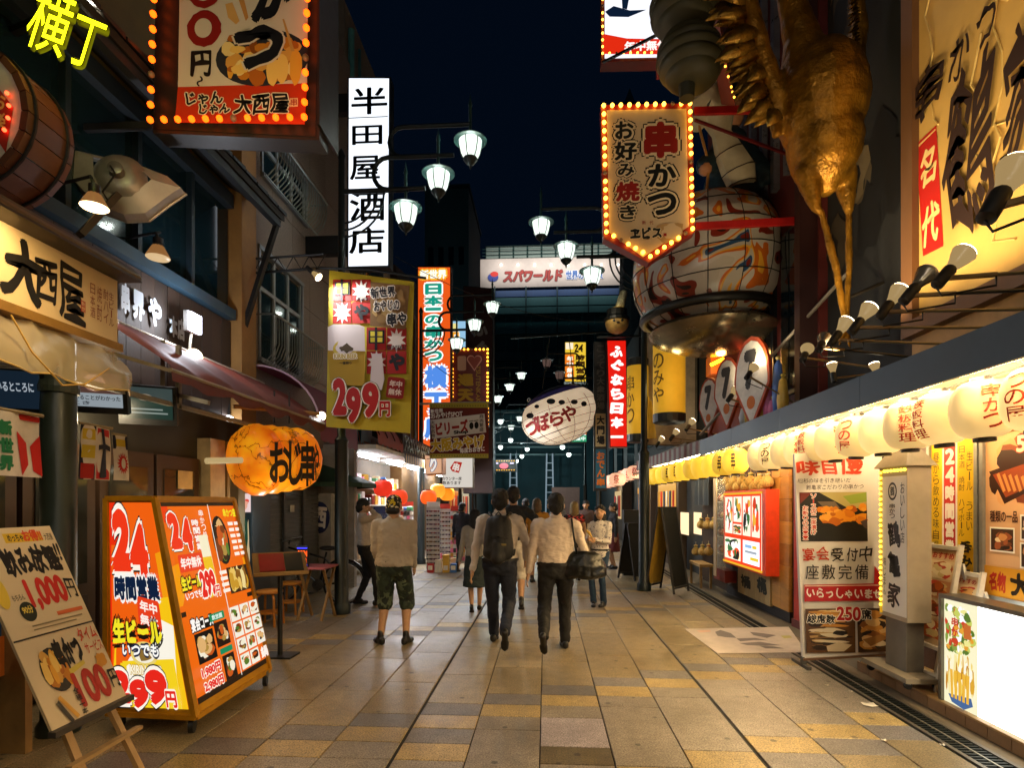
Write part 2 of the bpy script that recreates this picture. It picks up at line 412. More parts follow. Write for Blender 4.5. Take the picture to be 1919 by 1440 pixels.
for kk in range(-10, 6):
    for per in range(-1, 8):
        y = YP + kk * .249 + per * 5.0; off = 0
        seq = SEQ
        if kk == 0 and per == 0: seq = [('p', 1), ('y', 1), ('g', 1), ('l', 2), ('d', 1), ('g', 1), ('y', 1), ('p', 1), ('b', 4), ('b', 4), ('b', 3)]
        if kk == -2 and per == 0: seq = [('p', 1), ('y', 1), ('p', 1), ('y', 1), ('g', 3), ('y', 1), ('p', 1), ('b', 4), ('b', 4), ('b', 3)]
        for key, n in seq:
            yf = y - off * HR; off += n
            if yf < 2.2 or yf > 46: continue
            vis = yf < 9.6 and yf - n * HR > 2.2 and X0 + TW * kk > -3.7
            paving(kk, yf, n, key, None if vis else FARM)
for key, mb in FARM.items():
    if mb.v: struct(mb.obj('far_paving', PM[key], PV), 'stuff')
# edge strip, slot drain, step of the shops on the right
KB = T('drain_channel', 'dark slotted drain channel in metal rims along the right-hand shop step', 'drain', (2.74, 3, 0)); KB['kind'] = 'structure'
MB().box(2.625, 2.655, -2, 24, -.02, .003).box(2.835, 2.865, -2, 24, -.02, .003).obj('rim', M('6d675c', .45, .6), KB)
MB().box(2.738, 2.752, -2, 24, -.02, .001).obj('centre_rib', M('8c8778', .4, .7), KB)
dm = MB()
for i in range(520): y = -1 + i * .04; dm.box(2.66, 2.83, y, y + .018, -.03, -.002)
struct(dm.obj('grate_bars', M('1d2220', .5, .6), KB), 'stuff')
MB().box(2.655, 2.835, -2, 24, -.09, -.05).obj('channel_bed', M('080909', .9), KB)
st = MB().box(2.985, 3.9, -2, 5.55, -.02, .085).obj('step', M('7d6a4c', .6, scale=3), None, base=(3.3, 2, 0)); struct(st)
ts = None
for i in range(24):
    y = -1.9 + i * .31
    if ts is None: ts = MB().slab(0, .3, .003, .307, -.004, .012, .003).obj('step_tile', M('b08d5a', .45, dirt=.3, scale=3), st); ts.data.transform(Matrix.Translation(ORG[st])); ts.location = V((2.975, y, .085)) - ORG[st]
    else: link(ts, st, (2.975, y, .085))
    link(ts, st, (3.28, y, .085)); link(ts, st, (3.585, y, .085))
rs = None
for i in range(36):
    y = -1.6 + i * .2
    if rs is None: rs = MB().box(0, .012, .003, .197, 0, .082).obj('riser_tile', M('8a6a48', .5, dirt=.3), st); rs.data.transform(Matrix.Translation(ORG[st])); rs.location = V((2.972, y, .002)) - ORG[st]
    else: link(rs, st, (2.972, y, .002))
ev = struct(MB().add([(2.86, -2, -.004), (2.99, -2, -.004), (2.99, 24, -.004), (2.86, 24, -.004)], [(0, 1, 2, 3)]).obj('edge_paving', M('6e624f', .7, scale=4, dirt=.4), base=(2.9, 3, -.004)))
rp = struct(MB().add([(2.99, 5.56, -.002), (4.5, 5.56, -.002), (4.5, 60, -.002), (2.99, 60, -.002)], [(0, 1, 2, 3)]).obj('shop_floor', M('4d463c', .6, scale=3), base=(3.5, 9, -.002)))
# ------------------------------------------------------------------ buildings on the right
def building(name, label, loc): return T(name, label, 'building', loc)
rb = building('brown_building', 'dark brown shop building behind the large gilded name board', (4.6, 1, 0))
MB().box(3.5, 7.5, -6, 5.75, 0, 12).obj('wall', M('2c2018', .8, scale=2, bump=.2), rb)
for i in range(28):
    y = -1.5 + i * .25
    if y > 5.5: break
    MB().box(3.46, 3.499, y, y + .244, .1, 2.35).obj('plank', M(random.choice(['4a2f1c', '54361f', '402817']), .6, scale=5, stretch=(4, 4, .6), bump=.2), rb)
cwb = building('comic_building', 'dark building front painted with ink-line comic faces high on the right', (4.6, 6.4, 0))
MB().box(3.52, 7.5, 5.76, 7.3, 0, 13).obj('wall', M('14120f', .8), cwb)
wp = Pl((3.515, 6, 0), (-1, 0, 0)); pr = Print(wp, rough=.7); rnd = random.Random(4)
for i in range(26):
    y = rnd.uniform(5.8, 7.2); z = rnd.uniform(4.3, 9.5); r = rnd.uniform(.12, .34)
    pts = [(wp.u.dot(V((3.5, y + r * math.cos(a) * rnd.uniform(.6, 1.1), z + 1.5 * r * math.sin(a))) - wp.o), z + 1.5 * r * math.sin(a) * rnd.uniform(.7, 1.1)) for a in [k * math.pi / 6 for k in range(12)]]
    pr.c(rnd.choice(['6b5a3c', '54462f', '3c3324', '0c0b0a', '0c0b0a'])); pr.put(pts, [tuple(range(12))]); pr.up()
    pr.c('090807'); q = [(a + .02 * math.sin(j), b * .6 + z * .4 - .04) for j, (a, b) in enumerate(pts)]; pr.put([(a * .6 + pts[0][0] * .4, b) for a, b in q], [tuple(range(12))]); pr.up()
pr.done('comic_print', cwb)
rdb = building('red_building', 'tall dark red shop building behind the gilded bird', (4.6, 9, 0))
MB().box(3.42, 7.5, 7.31, 12.2, 2.5, 14).obj('wall', M('5a1710', .7, scale=2), rdb)
MB().box(3.6, 7.5, 7.31, 12.2, 0, 2.5).obj('ground_floor_wall', M('3c2413', .7), rdb)
for y, z0, z1, wd in ((7.7, 3.1, 5.4, .62), (8.6, 3.2, 5.6, .5)):
    f = MB().box(3.36, 3.42, y, y + wd, z0, z1).obj('window', M('0c1014', .3), rdb)
    MB().box(3.345, 3.362, y + .05, y + wd / 2 - .02, z0 + .06, z1 - .06).box(3.345, 3.362, y + wd / 2 + .02, y + wd - .05, z0 + .06, z1 - .06).obj('pane', glass_dark(), f)
MB().box(3.3, 3.42, 9.3, 9.75, 2.8, 5.6).obj('pilaster', M('b4401a', .5), rdb)
MB().box(3.2, 3.5, 7.35, 7.5, 2.6, 9).obj('corner_trim', M('2f0d09', .6), rdb)
for i in range(6): MB().box(3.33, 3.42, 7.6 + i * .45, 7.72 + i * .45, 6.2, 12).obj('fluted_strip', M('7d7a80', .3, .5), rdb)
rfb = building('far_right_building', 'dark narrow building behind the red vertical blowfish sign', (4.4, 18, 0))
MB().box(3.4, 8, 12.3, 22, 0, 6.4).obj('wall', M('1a1d20', .8), rfb)
for k in range(5): MB().box(3.36, 3.402, 12.8 + k * 1.8, 13.8 + k * 1.8, 3.4, 5.2).obj('window', glass_dark(), rfb)
MB().box(3.0, 3.4, 12.3, 20, 2.75, 2.9).obj('canopy', M('6b5a44', .7), rfb)
rfc = building('distant_right_building', 'dark slab building beyond the right-hand signs', (5, 30, 0))
MB().box(3.6, 10, 22.2, 46, 0, 8.5).obj('wall', M('10181c', .8), rfc)
for k in range(6):
    for zz in (3, 5.4): MB().box(3.55, 3.602, 23 + k * 3.6, 25 + k * 3.6, zz, zz + 1.5).obj('window', glass_dark(), rfc)
# ------------------------------------------------------------------ buildings on the left
LX = -4.2
lb = building('timber_shop_building', 'timber-fronted shop building with dark upper windows and tiled eave', (-5.5, 4, 0))
MB().box(-9, LX - .12, -6, 7.36, 0, 9).obj('wall', M('2a2a22', .8, scale=2), lb)
MB().box(LX - .119, LX - .06, -6, 7.36, 5.75, 9).obj('upper_render', M('6b5a30', .8, scale=2, dirt=.3), lb)
for i in range(34):
    y = .2 + i * .21
    if y > 7.15: break
    MB().box(LX - .115, LX - .02 + random.uniform(0, .006), y, y + .203, 2.7, 4.02).obj('siding_board', M(random.choice(['33261e', '3b2c22', '2d221b']), .6, scale=4, stretch=(3, 3, .4), bump=.2), lb)
MB().box(LX - .1, LX + .08, -1, 7.3, 4.03, 4.16).obj('window_sill', M('274050', .5), lb)
MB().box(LX - .1, LX + .05, -1, 7.3, 5.52, 5.7).obj('lintel', M('1d2a33', .6), lb)
for i in range(7):
    y = 1.2 + i * .88
    f = MB().box(LX - .08, LX + .02, y - .03, y + .03, 4.16, 5.52).obj('mullion', M('1b2d38', .5), lb)
    pn = MB().box(LX - .07, LX - .05, y + .03, y + .85, 4.16, 5.52).obj('window_pane', glass_dark((.006, .02, .028)), lb)
MB().box(LX - .12, LX + .12, 7.37, 7.75, 0, 7).obj('corner_column', M('9a7038', .7, scale=2, dirt=.35), lb)
er = T('tiled_eave', 'dark tiled eave roof jutting over the timber shop front', 'roof', (-3.9, 5, 5.5))
MB().hexa([(-3.55, 1, 5.42), (-3.55, 7.5, 5.42), (-4.5, 7.5, 6.0), (-4.5, 1, 6.0), (-3.55, 1, 5.5), (-3.55, 7.5, 5.5), (-4.5, 7.5, 6.08), (-4.5, 1, 6.08)]).obj('roof_deck', M('1c1814', .8), er)
tl = None
for i in range(22):
    for j in range(4):
        y = 1.6 + i * .27; x = -3.58 - j * .22; z = 5.5 + j * .134
        if tl is None:
            tl = MB().hexa([(0.06, 0, 0), (0.06, .25, 0), (-.2, .25, .158), (-.2, 0, .158), (.06, 0, .03), (.06, .25, .05), (-.2, .25, .2), (-.2, 0, .18)]).obj('roof_tile', M('15181a', .5, scale=5, dirt=.3), er)
            tl.data.transform(Matrix.Translation(ORG[er])); tl.location = V((x, y, z)) - ORG[er]
        else: link(tl, er, (x, y, z), (random.uniform(-.03, .03), 0, random.uniform(-.03, .03)))
MB().box(-3.66, -3.58, 1.2, 7.45, 5.33, 5.42).obj('fascia_board', M('17222a', .6), er)
MB().bar((-3.6, 7.42, 5.42), (-4.15, 7.5, 3.9), .06).obj('brace', M('0f0f0f', .6), er)
gb = building('granite_building', 'speckled grey-brown granite building with railed windows beside the white vertical sign', (-5.5, 9.5, 0))
GM = M('85776a', .55, var=.75, scale=70, bump=.3, bscale=200, dirt=.25)
MB().box(-9, LX - .05, 7.76, 11.95, 0, 11).obj('wall', GM, gb)
WSPEC = ((487, 565, 467, 670, 595), (492, 572, 238, 325, 270)); WINS = []
for (px_l, px_r, tp, bt_, rt_) in WSPEC:
    a = at(px_l, tp, X=LX); WINS.append((a.y - .06, at(px_r, 500, X=LX).y + .06, at(px_l, bt_, X=LX).z - .07, a.z + .07))
for zz in range(7):
    for i in range(6):
        y = 7.78 + i * .69
        ps_ = [(y + .004, y + .686, 2.62 + zz * 1.2, 2.62 + zz * 1.2 + 1.192)]      # granite sheets, cut round the windows
        for (a0, a1, b0, b1) in WINS:
            nx = []
            for (p0, p1, q0, q1) in ps_:
                if p1 <= a0 or p0 >= a1 or q1 <= b0 or q0 >= b1: nx.append((p0, p1, q0, q1)); continue
                if p0 < a0: nx.append((p0, a0, q0, q1))
                if p1 > a1: nx.append((a1, p1, q0, q1))
                if q0 < b0: nx.append((max(p0, a0), min(p1, a1), q0, b0))
                if q1 > b1: nx.append((max(p0, a0), min(p1, a1), b1, q1))
            ps_ = nx
        for (p0, p1, q0, q1) in ps_: MB().box(LX - .049, LX, p0, p1, q0, q1).obj('cladding_panel', GM, gb)
def railed_window(px_l, px_r, top_l, bot_l, railtop_l):
    a = at(px_l, top_l, X=LX); b = at(px_r, 500, X=LX); y0, y1 = a.y, b.y; z1 = a.z; z0 = at(px_l, bot_l, X=LX).z; zr = at(px_l, railtop_l, X=LX).z
    wdw = MB().box(LX - .049, LX + .02, y0 - .05, y0, z0, z1).box(LX - .049, LX + .02, y1, y1 + .05, z0, z1).box(LX - .049, LX + .03, y0 - .05, y1 + .05, z1, z1 + .06).box(LX - .049, LX + .05, y0 - .05, y1 + .05, z0 - .06, z0).obj('window', M('8b9396', .4, .4), gb)
    zm = z0 + (z1 - z0) * .66
    g = MB()
    n = 3
    for i in range(n):
        ya, yb = y0 + (y1 - y0) * i / n, y0 + (y1 - y0) * (i + 1) / n
        for za, zb in ((z0, zm), (zm, z1)): MB().box(LX - .046, LX - .038, ya + .03, yb - .03, za + .03, zb - .03).obj('pane', glass_dark((.012, .03, .036)), wdw)
        g.box(LX - .04, LX - .01, yb - .03, yb + .03, z0, z1)
    g.box(LX - .041, LX - .011, y0, y1, zm - .03, zm + .03).box(LX - .042, LX - .012, y0, y0 + .04, z0, z1); g.obj('sash', M('9fa8a8', .4, .4), wdw)
    rl = MB(); yy = y0 - .1
    rl.tube([(LX + .3, y0 - .15, zr), (LX + .3, y1 + .25, zr)], .018, 6).tube([(LX + .12, y0 - .15, z0 - .1), (LX + .12, y1 + .25, z0 - .1)], .014, 6)
    k = 0
    while yy < y1 + .22:
        rl.tube([(LX + .3, yy, zr), (LX + .3, yy, z0 + .18), (LX + .24, yy, z0 + .02), (LX + .12, yy, z0 - .1)], .009, 5); yy += .085
    for y in (y0 - .15, y1 + .25): rl.tube([(LX + .3, y, zr), (LX, y, zr)], .014, 6)
    rl.obj('railing', M('8f9690', .35, .8), wdw)
for ws in WSPEC: railed_window(*ws)

ng = building('narrow_grey_building', 'narrow pale grey building with teal pipes behind the white vertical sign', (-5, 13, 0))
MB().box(-9, -4.35, 12, 15.6, 0, 12.5).obj('wall', M('7d7468', .7, scale=2, dirt=.3), ng)
MB().tube([(-4.27, 12.2, 3), (-4.27, 12.2, 12)], .07, 8).obj('drain_pipe', M('4f8f96', .4), ng)
MB().tube([(-4.27, 12.75, 3), (-4.27, 12.75, 12)], .04, 8).obj('drain_pipe', M('3f6f78', .4), ng)
for k in range(3):
    f = MB().box(-4.36, -4.3, 13.2, 14.8, 4 + k * 2.8, 5.6 + k * 2.8).obj('window', M('2b3337', .5), ng); MB().box(-4.31, -4.292, 13.28, 14.72, 4.08 + k * 2.8, 5.52 + k * 2.8).obj('pane', glass_dark(), f)
MB().box(-4.34, -4.1, 12.1, 12.6, 6.2, 6.7).obj('air_box', M('161a1c', .6), ng)
yb = building('ochre_shop_building', 'two-storey shop building with ochre upper wall above the souvenir shop', (-5, 18, 0))
MB().box(-9, -4.05, 15.7, 21.5, 0, 7.4).obj('wall', M('7a5a30', .7, scale=2, dirt=.3), yb)
for k in range(9): MB().box(-4.05, -4.0, 15.9 + k * .6, 16.0 + k * .6, 3.5, 7.2).obj('pilaster', M('5d4426', .7), yb)
MB().hexa([(-4.05, 15.7, 7.4), (-4.05, 21.5, 7.4), (-9, 21.5, 7.4), (-9, 15.7, 7.4), (-4.3, 15.9, 8.4), (-4.3, 21.3, 9.4), (-9, 21.3, 9.4), (-9, 15.9, 8.4)]).obj('roof', M('3b2a24', .8), yb)
bb = building('teal_block', 'plain dark teal block standing above the left-hand roofs', (-9, 44, 0))
c0 = at(796, 355, Y=44); c1 = at(878, 355, Y=44)
MB().box(c0.x, c1.x, 44, 52, 0, c0.z).obj('wall', M('2f5058', .8, scale=.4), bb)
MB().box(c0.x - .1, c1.x + .1, 43.9, 52, c0.z, c0.z + .3).obj('parapet', M('16262b', .8), bb)
for k in range(4): MB().box(c0.x + .3 + k * .8, c0.x + .7 + k * .8, 43.93, 43.99, c0.z - 6, c0.z - 4.6).obj('window', glass_dark(), bb)
lfb = building('far_left_building', 'dark building row behind the brown blowfish tower sign', (-6, 30, 0))
MB().box(-12, -4.2, 21.6, 43, 0, 6.5).obj('wall', M('14191b', .8), lfb)
for k in range(7): MB().box(-4.2, -4.15, 22 + k * 2.6, 24 + k * 2.6, 3.4, 5).obj('window', glass_dark(), lfb)
# ------------------------------------------------------------------ spa building closing the street
SY = 72.0
def sp(px, py): return at(px, py, Y=SY)
sb = building('spa_building', 'big bathhouse building closing the street with lit white sign band', (0, SY + 8, 0))
a, b = sp(884, 490), sp(1215, 536)
MB().box(sp(884, 0).x, sp(1240, 0).x, SY + .6, SY + 20, 0, a.z).obj('wall', M('347c84', .6, scale=.2), sb)
MB().box(a.x, b.x, SY - .6, SY + .59, b.z, a.z).obj('sign_band', M('b5aaa2', .6, scale=.3), sb)
g1 = MB(); t0, t1 = sp(908, 456), sp(1150, 489)
for k in range(9):
    x0 = t0.x + (t1.x - t0.x) * k / 9; x1 = t0.x + (t1.x - t0.x) * (k + 1) / 9
    f = MB().box(x0 + .12, x1 - .12, SY + 1, SY + 1.2, t1.z + .15, t0.z).obj('roof_panel', M('90a098', .5), sb)
MB().box(t0.x, t1.x, SY + 1.21, SY + 14, t1.z, t0.z + .2).obj('roof_storey', M('33504c', .6), sb)
for k in range(5): g1.box(t0.x - .3, t1.x + 2, SY + .2, SY + .26, t1.z + .3 + k * .42, t1.z + .36 + k * .42)
g1.obj('roof_railing', M('2b4745', .5), sb)
for k in range(9):
    x = sp(940 + k * 31, 500); MB().box(x.x - .12, x.x + .12, SY - .78, SY - .61, x.z - .08, x.z + .08).obj('spot_lamp', E('fff0dd', 6), sb)
for k, (y0, y1, cc) in enumerate(((541, 552, '1d4a80'), (560, 570, '2f6a70'), (578, 584, '2f6a70'), (612, 622, '3a7a80'), (660, 672, '2a6066'), (700, 706, '2a6066'), (742, 760, '2a6066'))):
    p0, p1 = sp(900, y0), sp(1190, y1); MB().box(p0.x, p1.x, SY - .2 + .02 * k, SY + .59, p1.z, p0.z).obj('floor_band', M(cc, .5), sb)
for y0, y1 in ((553, 577), (585, 611), (624, 658), (674, 698), (708, 740)):
    for k in range(12):
        p0, p1 = sp(900 + 24 * k, y0), sp(922 + 24 * k, y1); MB().box(p0.x, p1.x, SY + .5, SY + .62, p1.z, p0.z).obj('window', glass_dark((.02, .09, .1)), sb)
for px in (950, 1058): p0, p1 = sp(px, 559), sp(px + 30, 572); MB().box(p0.x, p1.x, SY + .44, SY + .5, p1.z, p0.z).obj('lit_window', E('ffce8a', .45), sb)
for k in range(5): p = sp(928 + k * 58, 540); MB().box(p.x - .08, p.x + .08, SY - .7, SY - .62, 0, p.z).obj('mast', M('12383c', .5), sb)
pl = Pl((0, SY - .62, 0), FACE); pr = Print(pl, lit=0, rough=.6, d0=.03, step=.01)
pr.text('スパワールド', (944, 505, 1054, 528), '8c2f2a', .05, shear=.12, out=(('5b1c1a', .04),)).text('世界の大温泉', (1060, 506, 1130, 524), '3b5f9a', .04, out=(('e6e6ea', .05),))
pr.disc((914, 512, 934, 528), '2b3f8a').disc((919, 509, 934, 519), 'c03028'); pr.done('lettering', sb)
light('spa_wash', 'AREA', (sp(1040, 0).x, SY - 4, sp(0, 535).z), 420, (1, .95, .9), sb, aim=(sp(1040, 0).x, SY, sp(0, 505).z), size=(18, .4))
# spire on the skyline
p = at(1180, 165, Y=60); q = at(1170, 200, Y=60)
spire = building('spire', 'thin pale spire rising behind the pentagon skewer sign', (p.x, 60, 0)); MB().lathe([(1.1, 0), (1.0, q.z - 4), (.75, q.z), (.02, p.z)], (p.x, 60, 0), 8).obj('shaft', M('5a6a6a', .6), spire)
# covered gate at the end of the street
gt = building('covered_gate', 'dark covered gateway at the far end of the street', (0, 40, 0))
g0, g1_ = at(800, 840, Y=40), at(1095, 775, Y=40)
MB().box(g0.x - 1, g1_.x + 1, 41, 60, 0, g1_.z + .5).obj('dark_front', M('123a42', .8, scale=.5), gt)
for py in (772, 800, 838, 852):
    p0 = at(800, py, Y=39); p1 = at(1090, py, Y=39); MB().bar(p0, p1, .16, .12).obj('beam', M('3c5456', .5, .4), gt)
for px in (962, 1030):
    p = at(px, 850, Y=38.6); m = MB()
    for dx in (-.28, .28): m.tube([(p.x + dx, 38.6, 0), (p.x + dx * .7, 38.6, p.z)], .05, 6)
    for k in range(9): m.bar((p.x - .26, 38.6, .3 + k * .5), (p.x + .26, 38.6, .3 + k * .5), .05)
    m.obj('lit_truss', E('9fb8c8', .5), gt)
MB().box(at(1034, 0, Y=37).x, at(1086, 0, Y=37).x, 37, 37.15, .2, at(0, 915, Y=37).z).obj('notice_board', M('6b4c42', .6), gt)
# ================================================================== STREET LAMPS
IRON = M('0d1a1c', .45, .3, scale=10)
LG = {}
def lamp_glass(lit):
    m = bpy.data.materials.new('lamp_glass'); m.use_nodes = True; nt = m.node_tree; nt.nodes.clear()
    o = nt.nodes.new('ShaderNodeOutputMaterial'); e = nt.nodes.new('ShaderNodeEmission'); t = nt.nodes.new('ShaderNodeBsdfTransparent'); mx = nt.nodes.new('ShaderNodeMixShader')
    lw = nt.nodes.new('ShaderNodeTexNoise'); lw.inputs['Scale'].default_value = 4
    e.inputs[0].default_value = (.86, 1, .88, 1) if lit else (.5, .3, .24, 1); e.inputs[1].default_value = 1.7 if lit else .22
    mx.inputs[0].default_value = .62; L = nt.links.new
    L(t.outputs[0], mx.inputs[1]); L(e.outputs[0], mx.inputs[2]); L(mx.outputs[0], o.inputs[0]); m.cycles.emission_sampling = 'NONE'
    return m
GLASS = {True: lamp_glass(True), False: lamp_glass(False)}
def lamp_post(name, label, loc, side, lit=True, power=0., col=(.86, 1, .9), n=12):
    x, y, z = loc
    t = T(name, label, 'street lamp', loc, 'street lamps along the lane')
    MB().lathe([(.13, 0), (.13, .12), (.1, .16), (.092, 2.45), (.1, 2.5), (.06, 2.56), (.045, 6.55), (.06, 6.6), (.03, 6.68), (0, 6.72)], loc, n).obj('pole', IRON, t, smooth=40)
    X = lambda d: x + side * d
    br = MB()
    br.tube([(x, y, 6.09), (X(.98), y, 6.09)], .035, 8)
    def cshape(x0, za, zb, xe, r):
        h = (za - zb) / 2; zc = (za + zb) / 2; pts = [(X(xe), y, za)]
        for k in range(9): a = R(90 + 22.5 * k); pts.append((X(x0 + h * .9 + h * .9 * math.cos(a)), y, zc + h * math.sin(a)))
        pts.append((X(xe * .8 + x0 * .2), y, zb)); br.tube(pts, r, 8)
    cshape(.47, 6.56, 6.1, 1.41, .032); cshape(.70, 6.99, 6.56, 1.87, .03)
    br.obj('bracket', IRON, t, smooth=40)
    for k, rr in enumerate((.62, .52, .42)):
        MB().tube([(X(rr * math.cos(a)), y, 6.05 - rr * math.sin(a)) for a in [R(q) for q in range(0, 91, 10)]], .016, 6).obj('scroll', IRON, t, smooth=True)
    for (dx, top, hat) in ((1.87, 7.43, 6.76), (1.41, 6.96, 6.31), (.94, 6.5, 5.84)):
        c = V((X(dx), y, 0))
        h = MB().lathe([(0, top), (.012, top - .1), (.03, top - .17), (.022, top - .2), (.022, hat + .1), (.05, hat + .08), (.1, hat + .05), (.235, hat), (.235, hat - .012), (.15, hat - .01)], c, 20).obj('lamp_hat', M('1c3b38', .4, .2), t, smooth=40)
        MB().lathe([(.165, hat - .012), (.16, hat - .08), (.13, hat - .2), (.1, hat - .255)], c, 20).obj('glass', GLASS[lit], h, smooth=True)
        for k in range(6):
            a = R(60 * k + 15); f = lambda r, zz: c + V((r * math.cos(a), r * math.sin(a), zz))
            MB().tube([f(.168, hat - .012), f(.163, hat - .08), f(.133, hat - .2), f(.1, hat - .26)], .007, 5).obj('rib', IRON, h)
        MB().lathe([(.1, hat - .255), (.105, hat - .27), (.06, hat - .33), (.02, hat - .36), (.012, hat - .4), (0, hat - .42)], c, 14).obj('lamp_foot', IRON, h, smooth=40)
        if lit: MB().ell(c + V((0, 0, hat - .12)), (.045, .045, .06), 8, 6).obj('bulb', E('fffff0', 6), h, smooth=True)
        if power: light('lamp_light', 'POINT', c + V((0, 0, hat - .13)), power, col, t, .05)
    return t
pL = at(640, 942, Y=8.0).x
lamp_post('street_lamp', 'three-lantern street lamp in front of the white vertical shop sign', (pL, 8.0, 0), 1, True, 95, (.88, 1, .93))
lamp_post('street_lamp', 'three-lantern street lamp in front of the orange skewer-alley sign', (at(789, 0, Y=14.6).x, 14.6, 0), 1, True, 30)
lamp_post('street_lamp', 'three-lantern street lamp reaching from the right beside the chalkboard', (at(1207, 0, Y=10.4).x, 10.4, 0), -1, True, 34)
lamp_post('street_lamp', 'distant lit three-lantern street lamp above the foot-shop banner', (-2.85, 22.5, 0), 1, True)
lamp_post('street_lamp', 'street lamp with dull unlit lanterns beyond the blowfish lantern', (1.9, 20.5, 0), -1, False)
lamp_post('street_lamp', 'small distant street lamp left of the gateway', (-2.85, 31, 0), 1, True)
lamp_post('street_lamp', 'small distant street lamp right of the gateway', (2.0, 29, 0), -1, True)
lamp_post('street_lamp', 'street lamp standing behind the viewer on the left kerb', (-2.9, -3.2, 0), 1, True, 440, (1, .9, .76))
lamp_post('street_lamp', 'street lamp standing behind the viewer on the right kerb', (2.0, -2.0, 0), -1, True, 440, (1, .86, .68))
# small ceiling lamps under the far gateway
for i, (px, py, Y) in enumerate(((1000, 808, 30), (957, 825, 31), (938, 838, 32), (988, 842, 34), (978, 855, 35), (1054, 838, 30), (1066, 852, 32), (968, 864, 36), (938, 790, 28))):
    p = at(px, py, Y=Y); t = T('pendant_lamp', 'small white pendant lamp hanging before the far gateway, %s in the cluster' % ORD[i], 'lamp', p, 'pendant lamps before the far gateway')
    MB().ell(p, .13, 10, 8).obj('globe', E('eafff6', 4), t, smooth=True); MB().tube([p + V((0, 0, .12)), p + V((0, 0, .7))], .02, 6).obj('rod', IRON, t)
    MB().lathe([(.02, .16), (.17, .1), (.17, .08)], p, 12).obj('shade', IRON, t)
    if i % 2 == 0: light('lamp_light', 'POINT', p - V((0, 0, .2)), 90, (.8, 1, .98), t, .1)
for py, Y in ((800, 30.2), (830, 32.4)):
    a, b = at(905, py, Y=Y), at(1095, py, Y=Y); o = MB().bar(a, b, .06).obj('hanging_rail', IRON); tag(o, 'dark rail spanning the lane that carries the pendant lamps' if py == 800 else 'second dark rail spanning the lane farther back', 'rail')
# ================================================================== RIGHT-HAND SHOP FRONTS
# ---- canopy with blue-grey fascia and tube lights
cn = T('canopy', 'long blue-grey canopy over the row of round paper lanterns', 'canopy', (2.9, 3, 2.3))
for i in range(8):
    y0 = -3 + i * 1.49; MB().box(2.38, 2.41, y0, y0 + 1.484, 2.33, 2.56).obj('fascia_panel', M('33475a', .5, scale=2, dirt=.2), cn)
MB().hexa([(2.41, -3, 2.5), (3.48, -3, 2.62), (3.48, 8.9, 2.62), (2.41, 8.9, 2.5), (2.41, -3, 2.56), (3.48, -3, 2.7), (3.48, 8.9, 2.7), (2.41, 8.9, 2.56)]).obj('roof_sheet', M('3a4148', .6), cn)
MB().box(2.42, 3.45, -3, 8.9, 2.44, 2.46).obj('soffit', M('d8cfb8', .5), cn)
for i in range(9):
    y0 = -2.6 + i * 1.27
    h = MB().box(2.50, 2.58, y0, y0 + 1.2, 2.40, 2.439).obj('tube_housing', M('ddddd8', .4), cn)
    MB().tube([(2.54, y0 + .04, 2.385), (2.54, y0 + 1.16, 2.385)], .016, 8).obj('tube_light', E('ffd898', 330, True), h)
for i in range(6):
    y0 = -2.2 + i * 1.75; MB().tube([(3.1, y0, 2.385), (3.1, y0 + 1.16, 2.385)], .016, 8).obj('tube_light', E('ffe2b0', 210, True), MB().box(3.06, 3.14, y0 - .04, y0 + 1.2, 2.40, 2.439).obj('tube_housing', M('ddddd8', .4), cn))
for i in range(7): MB().bar((2.5, -1 + i * 1.5, 2.43), (3.4, -1 + i * 1.5, 2.43), .03, .02).obj('rib', M('b5ac98', .5), cn)
MB().tube([(2.65, -2.6, 2.36), (2.65, 8.8, 2.36)], .008, 6).obj('lantern_rail', M('222222', .5), cn)
# ---- round paper lanterns
def paper(col, em, st):
    k = ('paper', col, em, st)
    if k in MATS: return MATS[k]
    m = bpy.data.materials.new('lantern_paper'); m.use_nodes = True; nt = m.node_tree; b = nt.nodes['Principled BSDF']; L = nt.links.new
    b.inputs['Base Color'].default_value = (*lin(col), 1); b.inputs['Roughness'].default_value = .7
    b.inputs['Emission Color'].default_value = (*lin(em), 1)
    tc = nt.nodes.new('ShaderNodeTexCoord'); n = nt.nodes.new('ShaderNodeTexNoise'); n.inputs['Scale'].default_value = 5; L(tc.outputs['Object'], n.inputs['Vector'])
    mr = nt.nodes.new('ShaderNodeMapRange'); mr.inputs[1].default_value = .3; mr.inputs[2].default_value = .7; mr.inputs[3].default_value = st * .82; mr.inputs[4].default_value = st * 1.15
    L(n.outputs[0], mr.inputs[0]); L(mr.outputs[0], b.inputs['Emission Strength']); m.cycles.emission_sampling = 'AUTO'
    MATS[k] = m; return m
def round_profile(r, h, n=22, rip=.012, fl=.62):
    pr_ = []
    for i in range(n * 2 + 1):
        t = -1 + i / n; q = (1 - abs(t) ** 2.2) ** .5; pr_.append((max(r * (fl + (1 - fl) * q), .01) * (1 + (rip if i % 2 else -rip)), t * h / 2))
    return pr_
def wrap_text(mb, t, c, a0, prof, zc, wd, hh, bold=.03):
    """vertical lettering laid round a lantern's surface, one glyph below the other"""
    zs = [p[1] for p in prof]; rs_ = [p[0] for p in prof]; n = len(t); ch = hh / n
    for i, g in enumerate(t):
        A, fs, asp = glyphs(g, .012); z0 = zc + hh / 2 - (i + .5) * ch; vs = []
        for (x, y) in A:
            z = z0 + y * ch * .9; r = float(np.interp(z, zs, rs_)) * 1.02 + .002; a = a0 + x * wd / r
            vs.append((c[0] + r * math.cos(a), c[1] + r * math.sin(a), c[2] + z))
        mb.add(vs, fs)
